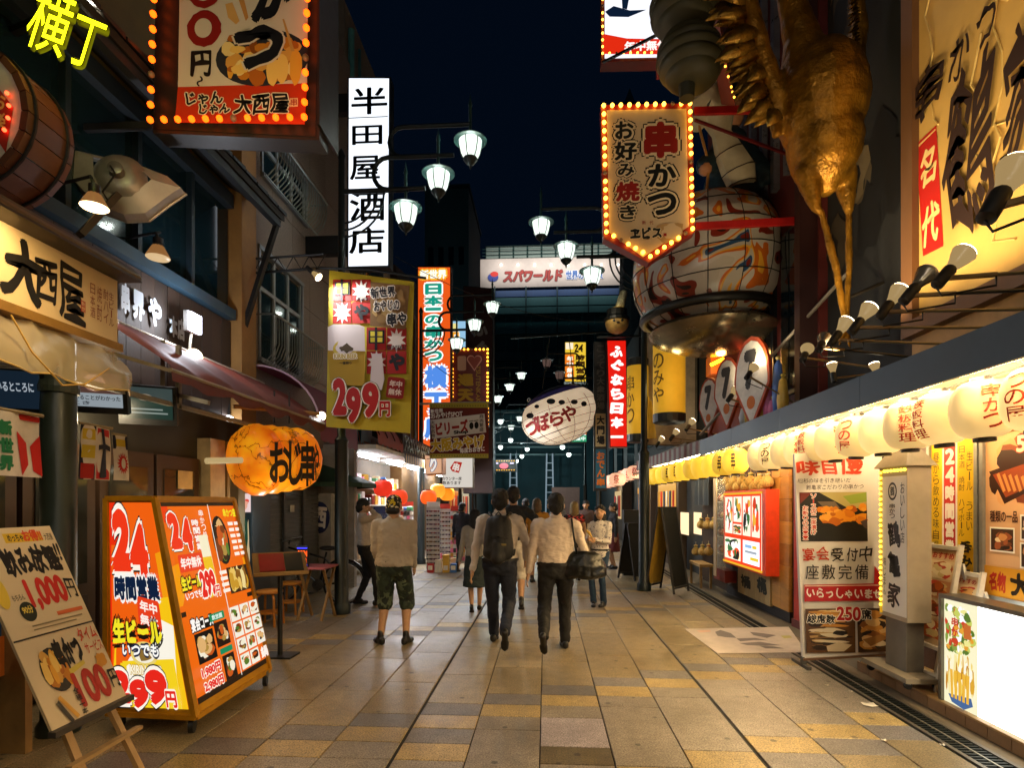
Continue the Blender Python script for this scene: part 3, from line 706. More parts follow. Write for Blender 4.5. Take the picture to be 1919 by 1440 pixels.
def lantern(name, label, c, r, h, col, em, st, text, group, tcol='b81f10', cap='15110e', a0=None, fl=.36, bold=.03, tw=1.0, n=20, hang=None, spin=-.12, tilt=0.):
    c = V(c); t = T(name, label, 'lantern', c - V((0, 0, h / 2)), group); pf = round_profile(r, h, fl=fl)
    MB().lathe(pf, c, n).obj('paper_body', paper(col, em, st), t, smooth=True)
    MB().lathe([(r * fl * .95, h / 2 - .01), (r * fl * .95, h / 2 + .022), (r * fl * .8, h / 2 + .022)], c, 16).obj('top_ring', M(cap, .5), t)
    MB().lathe([(r * fl * .8, -h / 2 - .022), (r * fl * .95, -h / 2 - .022), (r * fl * .95, -h / 2 + .01)], c, 16).obj('bottom_ring', M(cap, .5), t)
    if text:
        mb = MB(); a = a0 if a0 is not None else math.atan2(-c.y, -c.x) 
        wrap_text(mb, text, c, a + spin, pf, 0, r * .62 * tw, h * .78, bold); mb.obj('lettering', M(tcol, .7, var=0), t)
    if hang: MB().tube([c + V((0, 0, h / 2 + .02)), c + V((0, 0, hang))], .004, 5).obj('hanger', M('222222', .5), t)
    t.rotation_euler = (tilt, tilt * .7, 0)
    return t
texts = ['鉄板料理', '串かつ', '元祖串焼', '鉄板料理', 'つの屋']
for i in range(19):
    y = .75 + i * .355
    lantern('paper_lantern', 'round cream paper lantern under the blue-grey canopy, %s from the viewer' % ORD[i], (2.66 + random.uniform(-.01, .01), y, 2.165), .17, .345, 'f0dcb0', 'ffcf7c', (.62, 1.05, .5, .85)[(i * 3) % 4], texts[(i * 2) % 5], 'cream lanterns under the blue-grey canopy', 'c8401a' if i < 17 else '1a1410', hang=.2, spin=(-.1, .75, -.6, .3, -.9)[i % 5], tilt=random.uniform(-.06, .06))
# ---- striped awning farther down with yellow lanterns
aw = T('striped_awning', 'red and white striped awning above the row of yellow lanterns', 'awning', (2.6, 11, 2.3))
p0, p1 = V((2.42, 8.95, 0)), V((2.15, 13.6, 0))
for i in range(30):
    a, b = p0.lerp(p1, i / 30), p0.lerp(p1, (i + 1) / 30)
    MB().add([(a.x, a.y, 2.36), (b.x, b.y, 2.36), (b.x, b.y, 2.58), (a.x, a.y, 2.58), (a.x + .02, a.y, 2.36), (b.x + .02, b.y, 2.36), (b.x + .02, b.y, 2.58), (a.x + .02, a.y, 2.58)], [(0, 3, 2, 1), (4, 5, 6, 7), (0, 1, 5, 4)]).obj('valance_stripe', M('6b3a34' if i % 2 else '8b8378', .7, dirt=.3), aw)
MB().hexa([(2.43, 8.95, 2.56), (3.5, 8.95, 2.85), (3.5, 13.6, 2.85), (2.16, 13.6, 2.56), (2.43, 8.95, 2.59), (3.5, 8.95, 2.9), (3.5, 13.6, 2.9), (2.16, 13.6, 2.59)]).obj('cover', M('4a3a34', .7), aw)
MB().hexa([(2.46, 8.95, 2.44), (3.5, 8.95, 2.44), (3.5, 13.6, 2.44), (2.2, 13.6, 2.44), (2.46, 8.95, 2.46), (3.5, 8.95, 2.46), (3.5, 13.6, 2.46), (2.2, 13.6, 2.46)]).obj('soffit', M('e0d6bf', .5), aw)
for i in range(4):
    y0 = 9.0 + i * 1.15; MB().tube([(2.6, y0, 2.4), (2.55, y0 + 1.05, 2.4)], .018, 8).obj('tube_light', E('fff2d0', 60, True), aw)
for i in range(11):
    y = 7.55 + i * .47 if i else 7.6
    lantern('yellow_lantern', 'round yellow paper lantern under the striped awning, %s from the viewer' % ORD[i], (2.56 - i * .025, y + .2, 2.16), .175, .34, 'f2cf50', 'ffc83a', (.8, .55, 1.0)[i % 3], '串', 'yellow lanterns under the striped awning', '1a1410', n=14, tw=.5, tilt=random.uniform(-.06, .06), spin=random.uniform(-.5, .5))
for i in range(6):
    lantern('festival_lantern', 'pink and white festival lantern past the striped awning, %s in the bunch' % ORD[i], (2.0 + (i % 2) * .5, 16 + (i // 2) * 1.2, 2.25 + (i % 2) * .2), .24, .36, 'f4d2c0', 'ffb890', .9, '祭', 'festival lanterns past the striped awning', 'c0301c', n=12)
# ---- red lamp-post stub: black awning post
# ---- big gilded name board
ap = Pl((3.36, 4, 0), (-1, 0, 0))
nb = T('name_board', 'large lit beige name board with brush lettering and red plaque at upper right', 'signboard', (3.4, 4, 3.2))
pa, pb = at(1722, 595, X=3.36), at(1919, 505, X=3.36)
y_far, zb = pa.y, (pa.z + pb.z) / 2; y_near = .6
MB().box(3.362, 3.48, y_near, y_far, zb, 7.4).obj('board', M('c79a4e', .5, scale=1.5, var=.12), nb)
fr = M('6a4526', .55, scale=3, stretch=(1, 1, .3))
MB().box(3.3, 3.49, y_far, y_far + .16, zb - .14, 7.5).obj('frame_side', fr, nb)
MB().box(3.3, 3.49, y_near, y_far, zb - .14, zb).obj('frame_bottom', fr, nb)
MB().box(3.40, 3.49, y_near, y_far + .16, zb - .5, zb - .14).obj('lower_panel', M('a87c3e', .5), nb)
pr = Print(ap, rough=.5, crop=(1439, 0, 3))
pr.poly([(835, 810), (948, 702), (988, 1382), (873, 1440)], 'b41c12')
pr.step = .0004
pr.poly([(842, 818), (942, 722), (946, 728), (848, 826)], 'd8a860')
pr.step = .0008
pr.text('名', (855, 830, 945, 1050), 'e8c27a', .03, brush=1).text('代', (865, 1140, 965, 1365), 'e8c27a', .03, brush=1)
pr.done('red_plaque', nb)
pr = Print(ap, rough=.5, crop=(1439, 0, 3), d0=.03)
def brush_glyph(t, b): pr.text(t, b, '2c1a12', .012, brush=1.6)
brush_glyph('鶴', (1020, 360, 1310, 1270)); brush_glyph('家', (1340, 160, 1560, 900)); brush_glyph('串', (815, 390, 1005, 650)); brush_glyph('か', (1040, 190, 1160, 420)); brush_glyph('つ', (1190, 40, 1300, 240))
o = pr.done('brush_lettering', nb)
sm = MB()   # raised gold drip lines over the board
rnd = random.Random(12)
for i in range(26):
    y = rnd.uniform(2.6, y_far - .1); z1 = rnd.uniform(4.3, 7); z0 = max(zb + .1, z1 - rnd.uniform(.6, 2.2)); d = .05
    sm.tube([(3.352 - .012 * math.sin(k), y + .05 * math.sin(k * 2 + i), z1 + (z0 - z1) * k / 6) for k in range(7)] + [(3.35, y - rnd.uniform(.05, .2), z0 - .08)], .008, 5)
struct(sm.obj('gold_drips', M('e0bb6c', .35, .2), nb), 'stuff')
# ---- clip spotlights on long arms above the canopy
def spot_lamp(name, label, head, aim, base, on=True, col='3a3f40', power=0, group='clip spotlights above the canopy', sz=1., warm=(1, .82, .5)):
    head, aim, base = V(head), V(aim), V(base); t = T(name, label, 'spotlight', base, group); d = (aim - head).normalized()
    MB().lathe([(.02 * sz, -.2 * sz), (.034 * sz, -.19 * sz), (.036 * sz, -.07 * sz), (.03 * sz, -.06 * sz)], head, 12, d).obj('socket', M('151515', .5), t, smooth=40)
    MB().lathe([(.03 * sz, -.06 * sz), (.036 * sz, -.03 * sz), (.062 * sz, .04 * sz), (.066 * sz, .055 * sz)], head, 16, d).obj('reflector', E('d8b478', .55) if on else M('8a8274', .25, .6), t, smooth=True)
    MB().lathe([(.064 * sz, .05 * sz), (.06 * sz, .066 * sz), (.035 * sz, .078 * sz), (0, .082 * sz)], head, 16, d).obj('lens', E('ffe9c0', 14 if on else .25), t, smooth=True)
    a = head - d * .14 * sz
    MB().tube([a, base], .011 * sz, 6).obj('arm', M('8a7a5a' if on else '3b3a36', .4, .5), t)
    mid = a.lerp(base, .22); MB().bar(a, mid, .03 * sz, .02 * sz).obj('clamp', M('8c6c3c', .6), t)
    MB().tube([head - d * .2 * sz, head - d * .2 * sz + V((.02, -.02, -.06)), mid + V((0, 0, -.06)), mid], .006 * sz, 5).obj('cable', M('0c0c0c', .5), t)
    if power: light('spot_beam', 'SPOT', head + d * .1 * sz, power, warm, t, .05, aim, 95, .7)
    return t
SPX = [(1795, 488, 3.0), (1728, 523, 3.35), (1678, 555, 3.75), (1622, 587, 4.15), (1580, 612, 4.6), (1543, 638, 5.05), (1511, 658, 5.5)]
for i, (px, py, yy) in enumerate(SPX):
    h = at(px, py, X=at(px, py, Y=yy + .35).x); on = i in (0, 2, 3, 4, 6)
    spot_lamp('clip_spotlight', ('lit' if on else 'unlit') + ' clip spotlight on a long arm above the canopy, number %s from the viewer' % ['first', 'second', 'third', 'fourth', 'fifth', 'sixth', 'seventh'][i], h, V((3.3, h.y + .12, h.z + 1.1)) if i < 5 else V((3.2, h.y + .8, h.z + .8)), (3.38, h.y - .25, 2.85), on, power=30 if on and i < 5 else 16 if on else 0)
h = at(1893, 335, Y=2.75); spot_lamp('clip_spotlight', 'large clip spotlight at the right edge in front of the name board', h, h + V((.2, .05, .3)), (3.4, 2.4, 3.2), True, power=26, sz=1.25)
for i, (px, py, yy) in enumerate(((1410, 692, 7.6), (1375, 735, 8.2), (1295, 793, 10.2), (1265, 812, 11), (1238, 825, 11.8))):
    h = at(px, py, Y=yy); spot_lamp('clip_spotlight', 'small clip spotlight above the striped awning, %s from the canopy end' % ['first', 'second', 'third', 'fourth', 'fifth'][i], h, h + V((.4, .3, .5)), (h.x + .7, h.y - .2, 2.72), True, power=8, group='small spotlights above the striped awning')
a, b = at(1312, 815, Y=9.4), at(1562, 540, Y=7.0); tag(MB().tube([a, b, b + (b - a) * .35], .022, 8).obj('support_pole', M('8d8272', .5)), 'pale diagonal support pole rising behind the clip spotlights', 'pole')
# ---- framed posters on the plank wall
def frame_board(name, label, X, px0, px1, top, bot, cat='poster', fw=.035, col='9a9a94', bgc='e8d9b0', lit=0, printer=None, dep=.07, z0=None):
    y1 = at(px0, 900, X=X).y; y0 = at(px1, 900, X=X).y; zt = at(px0, top, X=X).z; zb_ = at(px0, bot, X=X).z
    t = T(name, label, cat, (X, (y0 + y1) / 2, zb_))
    MB().box(X - .004, X + dep, y0 + fw, y1 - fw, zb_ + fw, zt - fw).obj('sheet', E(bgc, lit, True) if lit else M(bgc, .4, var=.05), t)
    m = MB(); m.box(X - .03, X + dep, y0, y0 + fw, zb_, zt).box(X - .03, X + dep, y1 - fw, y1, zb_, zt).box(X - .03, X + dep, y0 + fw, y1 - fw, zb_, zb_ + fw).box(X - .03, X + dep, y0 + fw, y1 - fw, zt - fw, zt)
    m.obj('frame', M(col, .35, .7), t)
    if printer:
        pl_ = Pl((X - .004, y1 - fw, zt - fw), (-1, 0, 0)); q = Print(pl_, (0, 0, (y1 - y0) - 2 * fw, -(zt - zb_) + 2 * fw), lit=min(lit, 1.0), rough=.35)
        printer(q); q.done('print', t)
    return t
def pr_24(q):
    q.rct((0, 0, 100, 100), 'e3b61c'); q.rct((26, 4, 60, 96), 'f2ead8').rct((30, 4, 56, 96), 'c02a1c')
    q.vtext('24時間営業', (33, 8, 54, 80), 'fdf6e8', .05).vtext('特別サービス', (32, 82, 54, 95), 'f6dcc0', .01)
    q.vtext('昼から飲める味自慢の店', (6, 10, 20, 92), '3c2a08', .0).vtext('日本酒 焼酎 ハイボール', (66, 8, 78, 66), '4a300a', .0).vtext('生ビール うまい', (83, 12, 95, 62), '4a300a', .0)
    q.vtext('呑み処', (68, 68, 94, 94), '1c1206', .04, brush=1).rct((0, 93, 100, 95), 'a8281c')
frame_board('menu_poster', 'yellow framed poster with red strip of large white lettering on plank wall', 3.40, 1742, 1838, 815, 1100, printer=pr_24, bgc='e3b61c')
def pr_food(q):
    q.rct((0, 0, 100, 100), 'd9a878'); q.photo((2, 2, 98, 46), ['7a3a1c', 'b5581f', '2a140c', 'd9a066', '5a2412'], 26, None, .16, 3)
    q.poly([(6, 24), (60, 18), (98, 30), (30, 44)], '2c120a').poly([(12, 26), (58, 21), (90, 30), (32, 40)], '8a3a16')
    for k in range(7): q.poly([(18 + k * 9, 26 + k * .6), (22 + k * 9, 25 + k * .6), (32 + k * 8, 36), (28 + k * 8, 37)], 'c98a4c')
    q.text('50', (48, 4, 78, 14), 'f0e0c8', .04, out=(('b03018', .06),)).text('種類の一品', (8, 48, 50, 55), '3a1a0c', .02)
    for i, (a, b) in enumerate(((8, 58), (54, 50), (54, 66))): q.rct((a, b, a + 38, b + 15), 'f0ead8'); q.photo((a + 2, b + 1, a + 36, b + 14), ['6a3a20', 'c98a50', '2a1a14', 'e8d0a8', '94502a'], 14, '3b2416', .2, i)
    q.rct((0, 82, 100, 100), 'c98a20'); q.text('名物', (8, 85, 34, 97), 'a8281c', .04, brush=1).text('大阪', (40, 84, 94, 98), '1c1008', .05, brush=1)
frame_board('food_poster', 'framed food poster with grill photo at the right edge on plank wall', 3.40, 1842, 1990, 805, 1120, printer=pr_food, bgc='d9a878')
# ---- glowing white box sign at lower right
def pr_glow(q):
    q.rct((0, 0, 19, 100), 'fdf6cc')
    q.photo((.5, 3, 18, 46), ['c8d060', 'f0e890', '8aa040', 'ffffff', 'd04020', 'e8a030', '5a7a2a', 'fbf4d0'], 90, None, .08, 5, rag=.35); q.photo((1, 42, 18, 84), ['f2d060', 'f8e8a0', 'e0a830', 'fff6d0', 'fffbe8', 'c98a20'], 70, None, .09, 7, asp=.5, rag=.3)
    q.poly([(3, 82), (16, 78), (17, 84), (12, 90), (5, 88)], '4a6a9a')
    for k in range(5): q.poly([(4 + k * 2.4, 60), (5.6 + k * 2.4, 60), (6 + k * 2.2, 84), (4.6 + k * 2.2, 84)], 'f0b83a')
    q.rct((12, 18, 16, 30), 'c86a2a').vtext('串かつ', (5, 14, 9, 40), 'c83a1c', .03)
frame_board('light_box', 'glowing white box sign with skewer picture standing on the step', 3.03, 1766, 2300, 1112, 1338, 'light box', .03, '7a7468', 'fffdf0', 3.2, pr_glow, .16)
# ---- easel menu on the step
def easel_menu(name, label, X, px0, px1, top, bot, foot, seed):
    y1 = at(px0, 1100, X=X).y; y0 = at(px1, 1100, X=X).y; zt = at((px0 + px1) / 2, top, X=X).z; zb_ = at((px0 + px1) / 2, bot, X=X).z
    t = T(name, label, 'easel', (X, (y0 + y1) / 2, foot)); wm = M('cfc6b4', .5); lean = .16
    pt = lambda y, z: V((X + lean * (z - foot), y, z))
    MB().hexa([pt(y0, zb_), pt(y1, zb_), pt(y1, zb_) + V((.02, 0, 0)), pt(y0, zb_) + V((.02, 0, 0)), pt(y0, zt), pt(y1, zt), pt(y1, zt) + V((.02, 0, 0)), pt(y0, zt) + V((.02, 0, 0))]).obj('board', M('d9b98a', .4), t)
    for y in (y0 - .015, y1 + .015):
        MB().bar(pt(y, foot), pt(y, zt + .05), .035, .025).obj('leg', wm, t); MB().bar(pt(y, zt - .1) + V((.03, 0, 0)), V((X + .42, y, foot)), .03, .02).obj('leg', wm, t)
    MB().bar(pt(y0, zb_ - .02), pt(y1, zb_ - .02), .035, .03).obj('ledge', wm, t); MB().bar(pt(y0, foot + .12), pt(y1, foot + .12), .03, .02).obj('stretcher', wm, t); MB().bar(pt(y0, zt + .02), pt(y1, zt + .02), .035, .03).obj('top_rail', wm, t)
    n_ = V((-1, 0, lean)); q = Print(Pl(pt(y1, zt), n_), (0, 0, y1 - y0, -(zt - zb_) * math.sqrt(1 + lean ** 2)), rough=.4)
    q.text('おすすめ', (12, 3, 88, 10), 'b03018', .03)
    for i in range(4): q.photo((8, 12 + i * 21, 92, 31 + i * 21), ['b5581f', 'e0a860', '7a3a1c', 'f0dcb0', 'c8482c', 'd9c080'], 16, ['e8cfa0', 'c98a5a'][i % 2], .2, seed + i)
    q.done('print', t); return t
easel_menu('menu_easel', 'white easel with food menu on the step beside the glowing box sign', 3.09, 1704, 1753, 1030, 1205, .097, 30)
easel_menu('menu_easel', 'second white easel half hidden behind the glowing box sign', 3.16, 1754, 1800, 1080, 1215, .097, 50)
# ---- tall pillar sign on a trolley with bulb border
tr = T('pillar_sign', 'tall beige pillar sign with brush lettering and yellow bulb border on trolley', 'signboard', (3.1, 4.95, .1))
MB().box(2.93, 3.12, 4.78, 5.16, .62, 1.9).obj('cabinet', M('a79a86', .5, scale=2), tr)
MB().hexa([(2.90, 4.74, 1.9), (3.15, 4.74, 1.9), (3.15, 5.2, 1.9), (2.90, 5.2, 1.9), (2.97, 4.84, 2.04), (3.08, 4.84, 2.04), (3.08, 5.1, 2.04), (2.97, 5.1, 2.04)]).obj('cap', M('8a7f6e', .5), tr)
MB().box(2.96, 3.1, 4.84, 5.12, .2, .62).obj('stand', M('6b675f', .5), tr)
MB().box(2.85, 3.17, 4.66, 5.3, .16, .2).obj('trolley_deck', M('8f8470', .6), tr)
wh = None
for (x, y) in ((2.9, 4.72), (3.12, 4.72), (2.9, 5.24), (3.12, 5.24)):
    o = MB().lathe([(.015, -.014), (.03, -.013), (.03, .013), (.015, .014)], (x, y, .13), 12, (0, 1, 0)).obj('wheel', M('141414', .5), tr)
    MB().box(x - .012, x + .012, y - .02, y + .02, .14, .165).obj('bracket', M('777777', .4, .7), o)
q = Print(Pl((2.929, 5.16, 1.9), (-1, 0, 0)), (0, 0, .38, -1.28), rough=.4)
q.rct((12, 6, 100, 97), 'f4efe4'); q.disc((34, 10, 66, 22), '2a2622').disc((38, 11.5, 62, 20.5), 'e8e2d6').text('鶴', (42, 12.5, 58, 19), '2a2622', .02)
q.vtext('鶴亀家', (34, 34, 78, 94), '1c1814', .03, brush=1.2, gap=.1).vtext('串かつ', (40, 24, 60, 34), '2a2622', .01).vtext('おいしい店', (80, 10, 94, 50), '2a2622', .0).vtext('味じまん', (18, 60, 28, 86), '2a2622', .0)
q.done('print', tr)
bl = None
for i in range(26):
    p = V((2.922, 5.13, 1.86 - i * .046))
    if bl is None: bl = MB().ell((0, 0, 0), .013, 8, 6).obj('bulb', E('ffd23c', 5), tr); bl.data.transform(Matrix.Translation(ORG[tr])); bl.location = p - ORG[tr]
    else: link(bl, tr, p)
for i in range(7): link(bl, tr, (2.922, 4.8 + i * .046, 1.87))
MB().box(2.926, 2.9305, 5.115, 5.15, .64, 1.88).obj('bulb_strip', E('e8b020', .8), tr)
# ---- big white standing sign
bs = T('standing_sign', 'tall white standing sign with fried prawn photo and calligraphy before the red post', 'signboard', (2.95, 5.62, 0))
bp_ = Pl((2.9, 5.62, 0), (-.06, -1, 0))
panel(bp_, [(1489, 850), (1652, 836), (1664, 1225), (1505, 1234)], .05, 'panel', M('e6ded2', .4, var=.05), bs)
q = Print(bp_, crop=(1439, 780, 4), rough=.38)
for ch, b in (('味', (215, 330, 385, 440)), ('自', (405, 315, 515, 435)), ('慢', (540, 285, 710, 440))): q.text(ch, b, 'c03a1c', .03, brush=1)
q.text('昭和の味を引き継いだ', (225, 465, 620, 500), '4a3020', .0, brush=1, rot=1).text('鶴亀家こだわりの串かつ', (285, 512, 715, 548), '4a3020', .0, brush=1, rot=1)
q.poly([(235, 572), (738, 568), (748, 938), (248, 940)], '16130f')
q.poly([(236, 574), (330, 572), (240, 660)], '6b2418').poly([(380, 570), (738, 568), (740, 690), (600, 690)], 'b5a262').poly([(560, 600), (738, 570), (740, 640), (620, 660)], '8fa040').poly([(370, 640), (500, 640), (540, 690), (420, 690)], '6b5a48')
for k in range(46):
    a = random.Random(k); cx = 390 + a.random() * 340; cy_ = 690 + a.random() * 100 - (cx - 390) * .02; r = 16 + a.random() * 26
    q.step = .00005; q.disc((cx - r * 1.2, cy_ - r * .8, min(742, cx + r * 1.2), cy_ + r * .8), a.choice(['d97a14', 'e8921e', 'c4640e', 'f0a83c', 'b5560c']), 9, rag=.25)
q.step = .0003
q.poly([(690, 790), (742, 770), (745, 850), (715, 830)], '4a3a34')
for i, s_ in enumerate(('ソースの二度漬け', 'お断りの店!!')): q.vtext(s_, (318 - i * 62, 580 + i * 90, 360 - i * 62, 890 + i * 40), 'c83a20', .02, out=(('f6efe4', .12),))
for ch, b, c_ in (('宴', (255, 985, 345, 1085), 'c03a1c'), ('会', (360, 980, 455, 1080), 'c03a1c'), ('受', (470, 985, 560, 1085), '241c18'), ('付', (580, 985, 665, 1085), '241c18'), ('中', (680, 970, 775, 1085), '241c18')): q.text(ch, b, c_, .015, brush=1)
for i, ch in enumerate('座敷完備'): q.text(ch, (275 + i * 123, 1112, 375 + i * 123, 1222), '241c18', .005)
q.poly([(265, 1262), (785, 1252), (790, 1120), (838, 1185), (850, 1380), (268, 1388)], 'b51a18').poly([(270, 1268), (840, 1262), (842, 1268), (272, 1275)], 'e8c8b0')
q.text('いらっしゃいませ', (285, 1290, 850, 1365), 'f6ece0', .03, brush=1)
b0 = 1440 - 240
q.crop = (1439, 1080, 4)
q.poly([(272, 242), (645, 238), (648, 570), (282, 572)], '5a3a1c').poly([(658, 238), (880, 236), (898, 560), (668, 568)], '4a301a')
q.photo((285, 250, 640, 380), ['c98a3a', 'e8b860', '8a5426', 'f0cf90', '2a1a10'], 26, None, .14, 8, asp=1.6); q.photo((290, 380, 640, 560), ['2a1a10', '1a120c', '7a5a34', 'b5905a', 'd9c8a8', '4a321c'], 34, None, .15, 9, asp=1.8)
q.photo((664, 246, 882, 555), ['c98a3a', '8a5426', '2a1a10', 'e0b878', '1a120c', 'd9c8a8'], 40, None, .15, 10, asp=1.5)
q.poly([(430, 520), (520, 490), (620, 510), (560, 560), (440, 560)], 'c9b492').poly([(700, 470), (840, 430), (890, 460), (760, 520)], '9a6a34')
q.text('総席数', (285, 285, 495, 350), '1c1410', .03, out=(('f2ead8', .08),), brush=1).text('250', (505, 225, 685, 330), 'b51a18', .04, out=(('f2ead8', .07),)).text('席', (690, 245, 765, 320), '1c1410', .03, out=(('f2ead8', .08),), brush=1)
q.done('print', bs)
for px in (1508, 1655): a = bp_.w(*bp_.q(px, 1232)); MB().box(a.x - .02, a.x + .02, a.y, a.y + .05, 0, a.z).box(a.x - .02, a.x + .02, a.y - .1, a.y + .25, 0, .03).obj('foot', M('5d5a54', .5, .5), bs)
a, b = bp_.w(*bp_.q(1505, 1236), .004), bp_.w(*bp_.q(1664, 1227), .004); MB().bar(a, b, .03, .02).obj('bottom_rail', M('6b4a30', .5), bs)
tag(MB().tube([(3.0, 5.5, .02), (3.06, 5.4, .11), (3.1, 5.2, .1), (3.25, 5.3, .16), (3.3, 5.6, .3)], .016, 6).obj('cable', M('b5a888', .5)), 'pale cable looping under the white standing sign', 'cable')
# ---- red post and plank shop front
rp_ = T('red_post', 'red square post at the corner of the plank-fronted shop', 'post', (3.3, 7.45, 0)); MB().box(3.2, 3.42, 7.3, 7.52, 0, 2.45).obj('shaft', M('a8280f', .5, scale=3), rp_); MB().box(3.18, 3.44, 7.28, 7.54, 0, .1).obj('foot', M('5a1408', .6), rp_)
ps = T('plank_shop', 'yellow timber shop front with kanji boards and straw decorations', 'shop front', (3.3, 9, 0))
PX_ = 3.2; Y0_, Y1_ = at(1480, 0, X=PX_).y, at(1358, 0, X=PX_).y
MB().box(PX_ + .06, PX_ + .3, Y0_, 12, 0, 2.4).obj('back_wall', M('3a2413', .8), ps)
for (px0, px1, y0, y1) in ((1462, 1478, 880, 1150), (1446, 1462, 875, 1150)):
    ya, yb_ = at(px1, 0, X=PX_).y, at(px0, 0, X=PX_).y; zt, zb_ = 2.4, .15
    k = zb_
    while k < zt:
        MB().box(PX_, PX_ + .05, ya + .004, yb_ - .004, k, min(k + .3, zt) - .006).obj('plank', M(random.choice(['a8752c', '98672a', 'b5823a']), .55, scale=4, stretch=(3, .5, 3), dirt=.35, bump=.2), ps); k += .3
for (px0, px1) in ((1385, 1416), (1416, 1446)):
    ya, yb_ = at(px1, 0, X=PX_).y, at(px0, 0, X=PX_).y; zt, zb_ = at(px0, 1062, X=PX_).z, .12
    for k in range(3): MB().box(PX_ - .02, PX_ + .05, ya + (yb_ - ya) * k / 3 + .004, ya + (yb_ - ya) * (k + 1) / 3 - .004, zb_, zt).obj('kanji_board', M('b59a64', .6, scale=4, stretch=(2, 2, .5), dirt=.4), ps)
    q = Print(Pl((PX_ - .022, yb_, zt), (-1, 0, 0)), (0, 0, yb_ - ya, zb_ - zt), rough=.7); q.text('桶', (20, 25, 80, 72), '2c2a18', .05, brush=1); q.done('lettering', ps)
MB().box(PX_ + .02, PX_ + .06, Y0_ + .05, at(1360, 0, X=PX_).y, .0, .15).obj('plinth', M('1a0d08', .7), ps)
# shelf of straw gourds (straw bundles)
def straw_bag(name, loc, r, lab):
    t = T(name, 'woven straw charm, ' + lab, 'straw charm', loc, 'straw charms on the plank shop front'); c = V(loc)
    MB().lathe([(.02, r * 1.9), (r * .5, r * 1.7), (r * .35, r * 1.3), (r * .9, r * .6), (r, 0), (r * .8, -r * .5), (r * .3, -r * .8)], c, 10, ribs=.08).obj('straw_body', M('c9a45c', .8, scale=30, var=.4, stretch=(3, 3, .4), bump=.5), t, smooth=60)
    MB().lathe([(r * .42, r * 1.36), (r * .46, r * 1.45), (r * .42, r * 1.54)], c, 10).obj('red_band', M(random.choice(['b8281c', 'f0ead8', '3a6a3a']), .6), t)
    MB().tube([c + V((0, 0, r * 1.8)), c + V((0, 0, r * 2.6))], .005, 5).obj('string', M('d9c8a0', .8), t)
for row, (py, pxs) in enumerate(((905, (1362, 1376, 1391, 1407, 1424, 1438)), (985, (1314, 1326, 1338)), (1035, (1304, 1316, 1328)), (915, (1369, 1383, 1398, 1415, 1431)))):
    for px in pxs: p = at(px, py, X=PX_ - (.1 if row in (0, 3) else .02)); straw_bag('straw_charm', p, .085, ORD[pxs.index(px)].replace('nearest', 'first') + ' in the ' + ['row above the red menu', 'upper row by the glass cabinet', 'lower row by the glass cabinet', 'second row above the red menu'][row])
# red light box menu
def pr_menu(q):
    q.rct((0, 0, 100, 100), 'e8401c')
    rnd_ = random.Random(3)
    for (a, b, c, d) in ((3, 3, 26, 58), (29, 3, 52, 40), (55, 3, 75, 58), (78, 3, 97, 58), (29, 43, 52, 58), (3, 64, 50, 96)):
        q.rct((a, b, c, d), 'f6ead0'); q.photo((a + 1, b + 1, c - 1, d - 1), ['e84a20', 'f8f0e0', 'e0a838', '3a6a3a', 'ffffff', 'c83a1c', '2a2420'], 22, None, .16, rnd_.randint(0, 99), rag=.3)
    q.rct((56, 64, 97, 96), 'f2f6ff').rct((62, 70, 78, 74), '8ab0d8').rct((80, 70, 90, 74), 'e0c030').rct((62, 78, 90, 81), '9aa0a8').rct((75, 86, 94, 90), 'e0c030').vtext('串かつ', (30, 45, 38, 57), '1c1410', .03)
mb_ = T('menu_light_box', 'red-framed glowing menu box on the plank shop front', 'light box', (3.1, 9, .9))
ya, yb_ = at(1428, 0, X=3.02).y, at(1358, 0, X=3.02).y; zt, zb_ = at(1358, 928, X=3.02).z, at(1358, 1048, X=3.02).z
MB().box(3.02, 3.2, ya - .14, yb_ + .06, zb_ - .06, zt + .06).obj('case', M('d23a10', .45), mb_); MB().box(3.014, 3.0195, ya, yb_, zb_, zt).obj('sheet', E('ffe8c8', 1.2), mb_)
q = Print(Pl((3.014, yb_, zt), (-1, 0, 0)), (0, 0, yb_ - ya, zb_ - zt), lit=1.25); pr_menu(q); q.done('print', mb_)
MB().box(3.0, 3.013, ya - .03, yb_ + .03, zt, zt + .03).box(3.0, 3.013, ya - .03, yb_ + .03, zb_ - .03, zb_).obj('yellow_edge', E('ffc030', .9), mb_)
MB().box(2.99, 3.01, at(1343, 0, X=3).y, at(1338, 0, X=3).y, .3, 2.1).obj('glass_case_post', M('c0a888', .4), ps)
gc = T('glass_cabinet', 'tall glass food cabinet glowing beside the red-framed menu', 'cabinet', (3.1, 10.3, 0)); y0, y1 = at(1362, 0, X=3.0).y + .1, at(1338, 0, X=3.0).y
MB().box(3.0, 3.19, y0, y1, .25, .45).obj('base', M('7a1c10', .6), gc); MB().box(3.0, 3.01, y0, y1, .45, 2.0).obj('glass', G((.9, .85, .7), .2, .05), gc)
for z in (.7, 1.0, 1.3, 1.6): MB().box(3.02, 3.19, y0, y1, z, z + .015).obj('shelf', M('c0b090', .4), gc)
for k in range(16): c = V((3.1, y0 + (k % 4 + .5) * (y1 - y0) / 4, .78 + (k // 4) * .3)); MB().ell(c, (.06, .07, .06), 8, 6).obj('food_sample', M(random.choice(['d98a2a', 'e0b060', 'c85a20', 'f0d8a0', '9a3a1c']), .5), gc, smooth=True)
light('cabinet_light', 'POINT', (3.1, (y0 + y1) / 2, 1.95), 5, (1, .8, .5), gc, .05)
bn = T('bench', 'small pale timber bench before the lattice door', 'bench', (3.0, at(1310, 0, X=3).y, 0)); yb0 = at(1322, 0, X=2.95).y
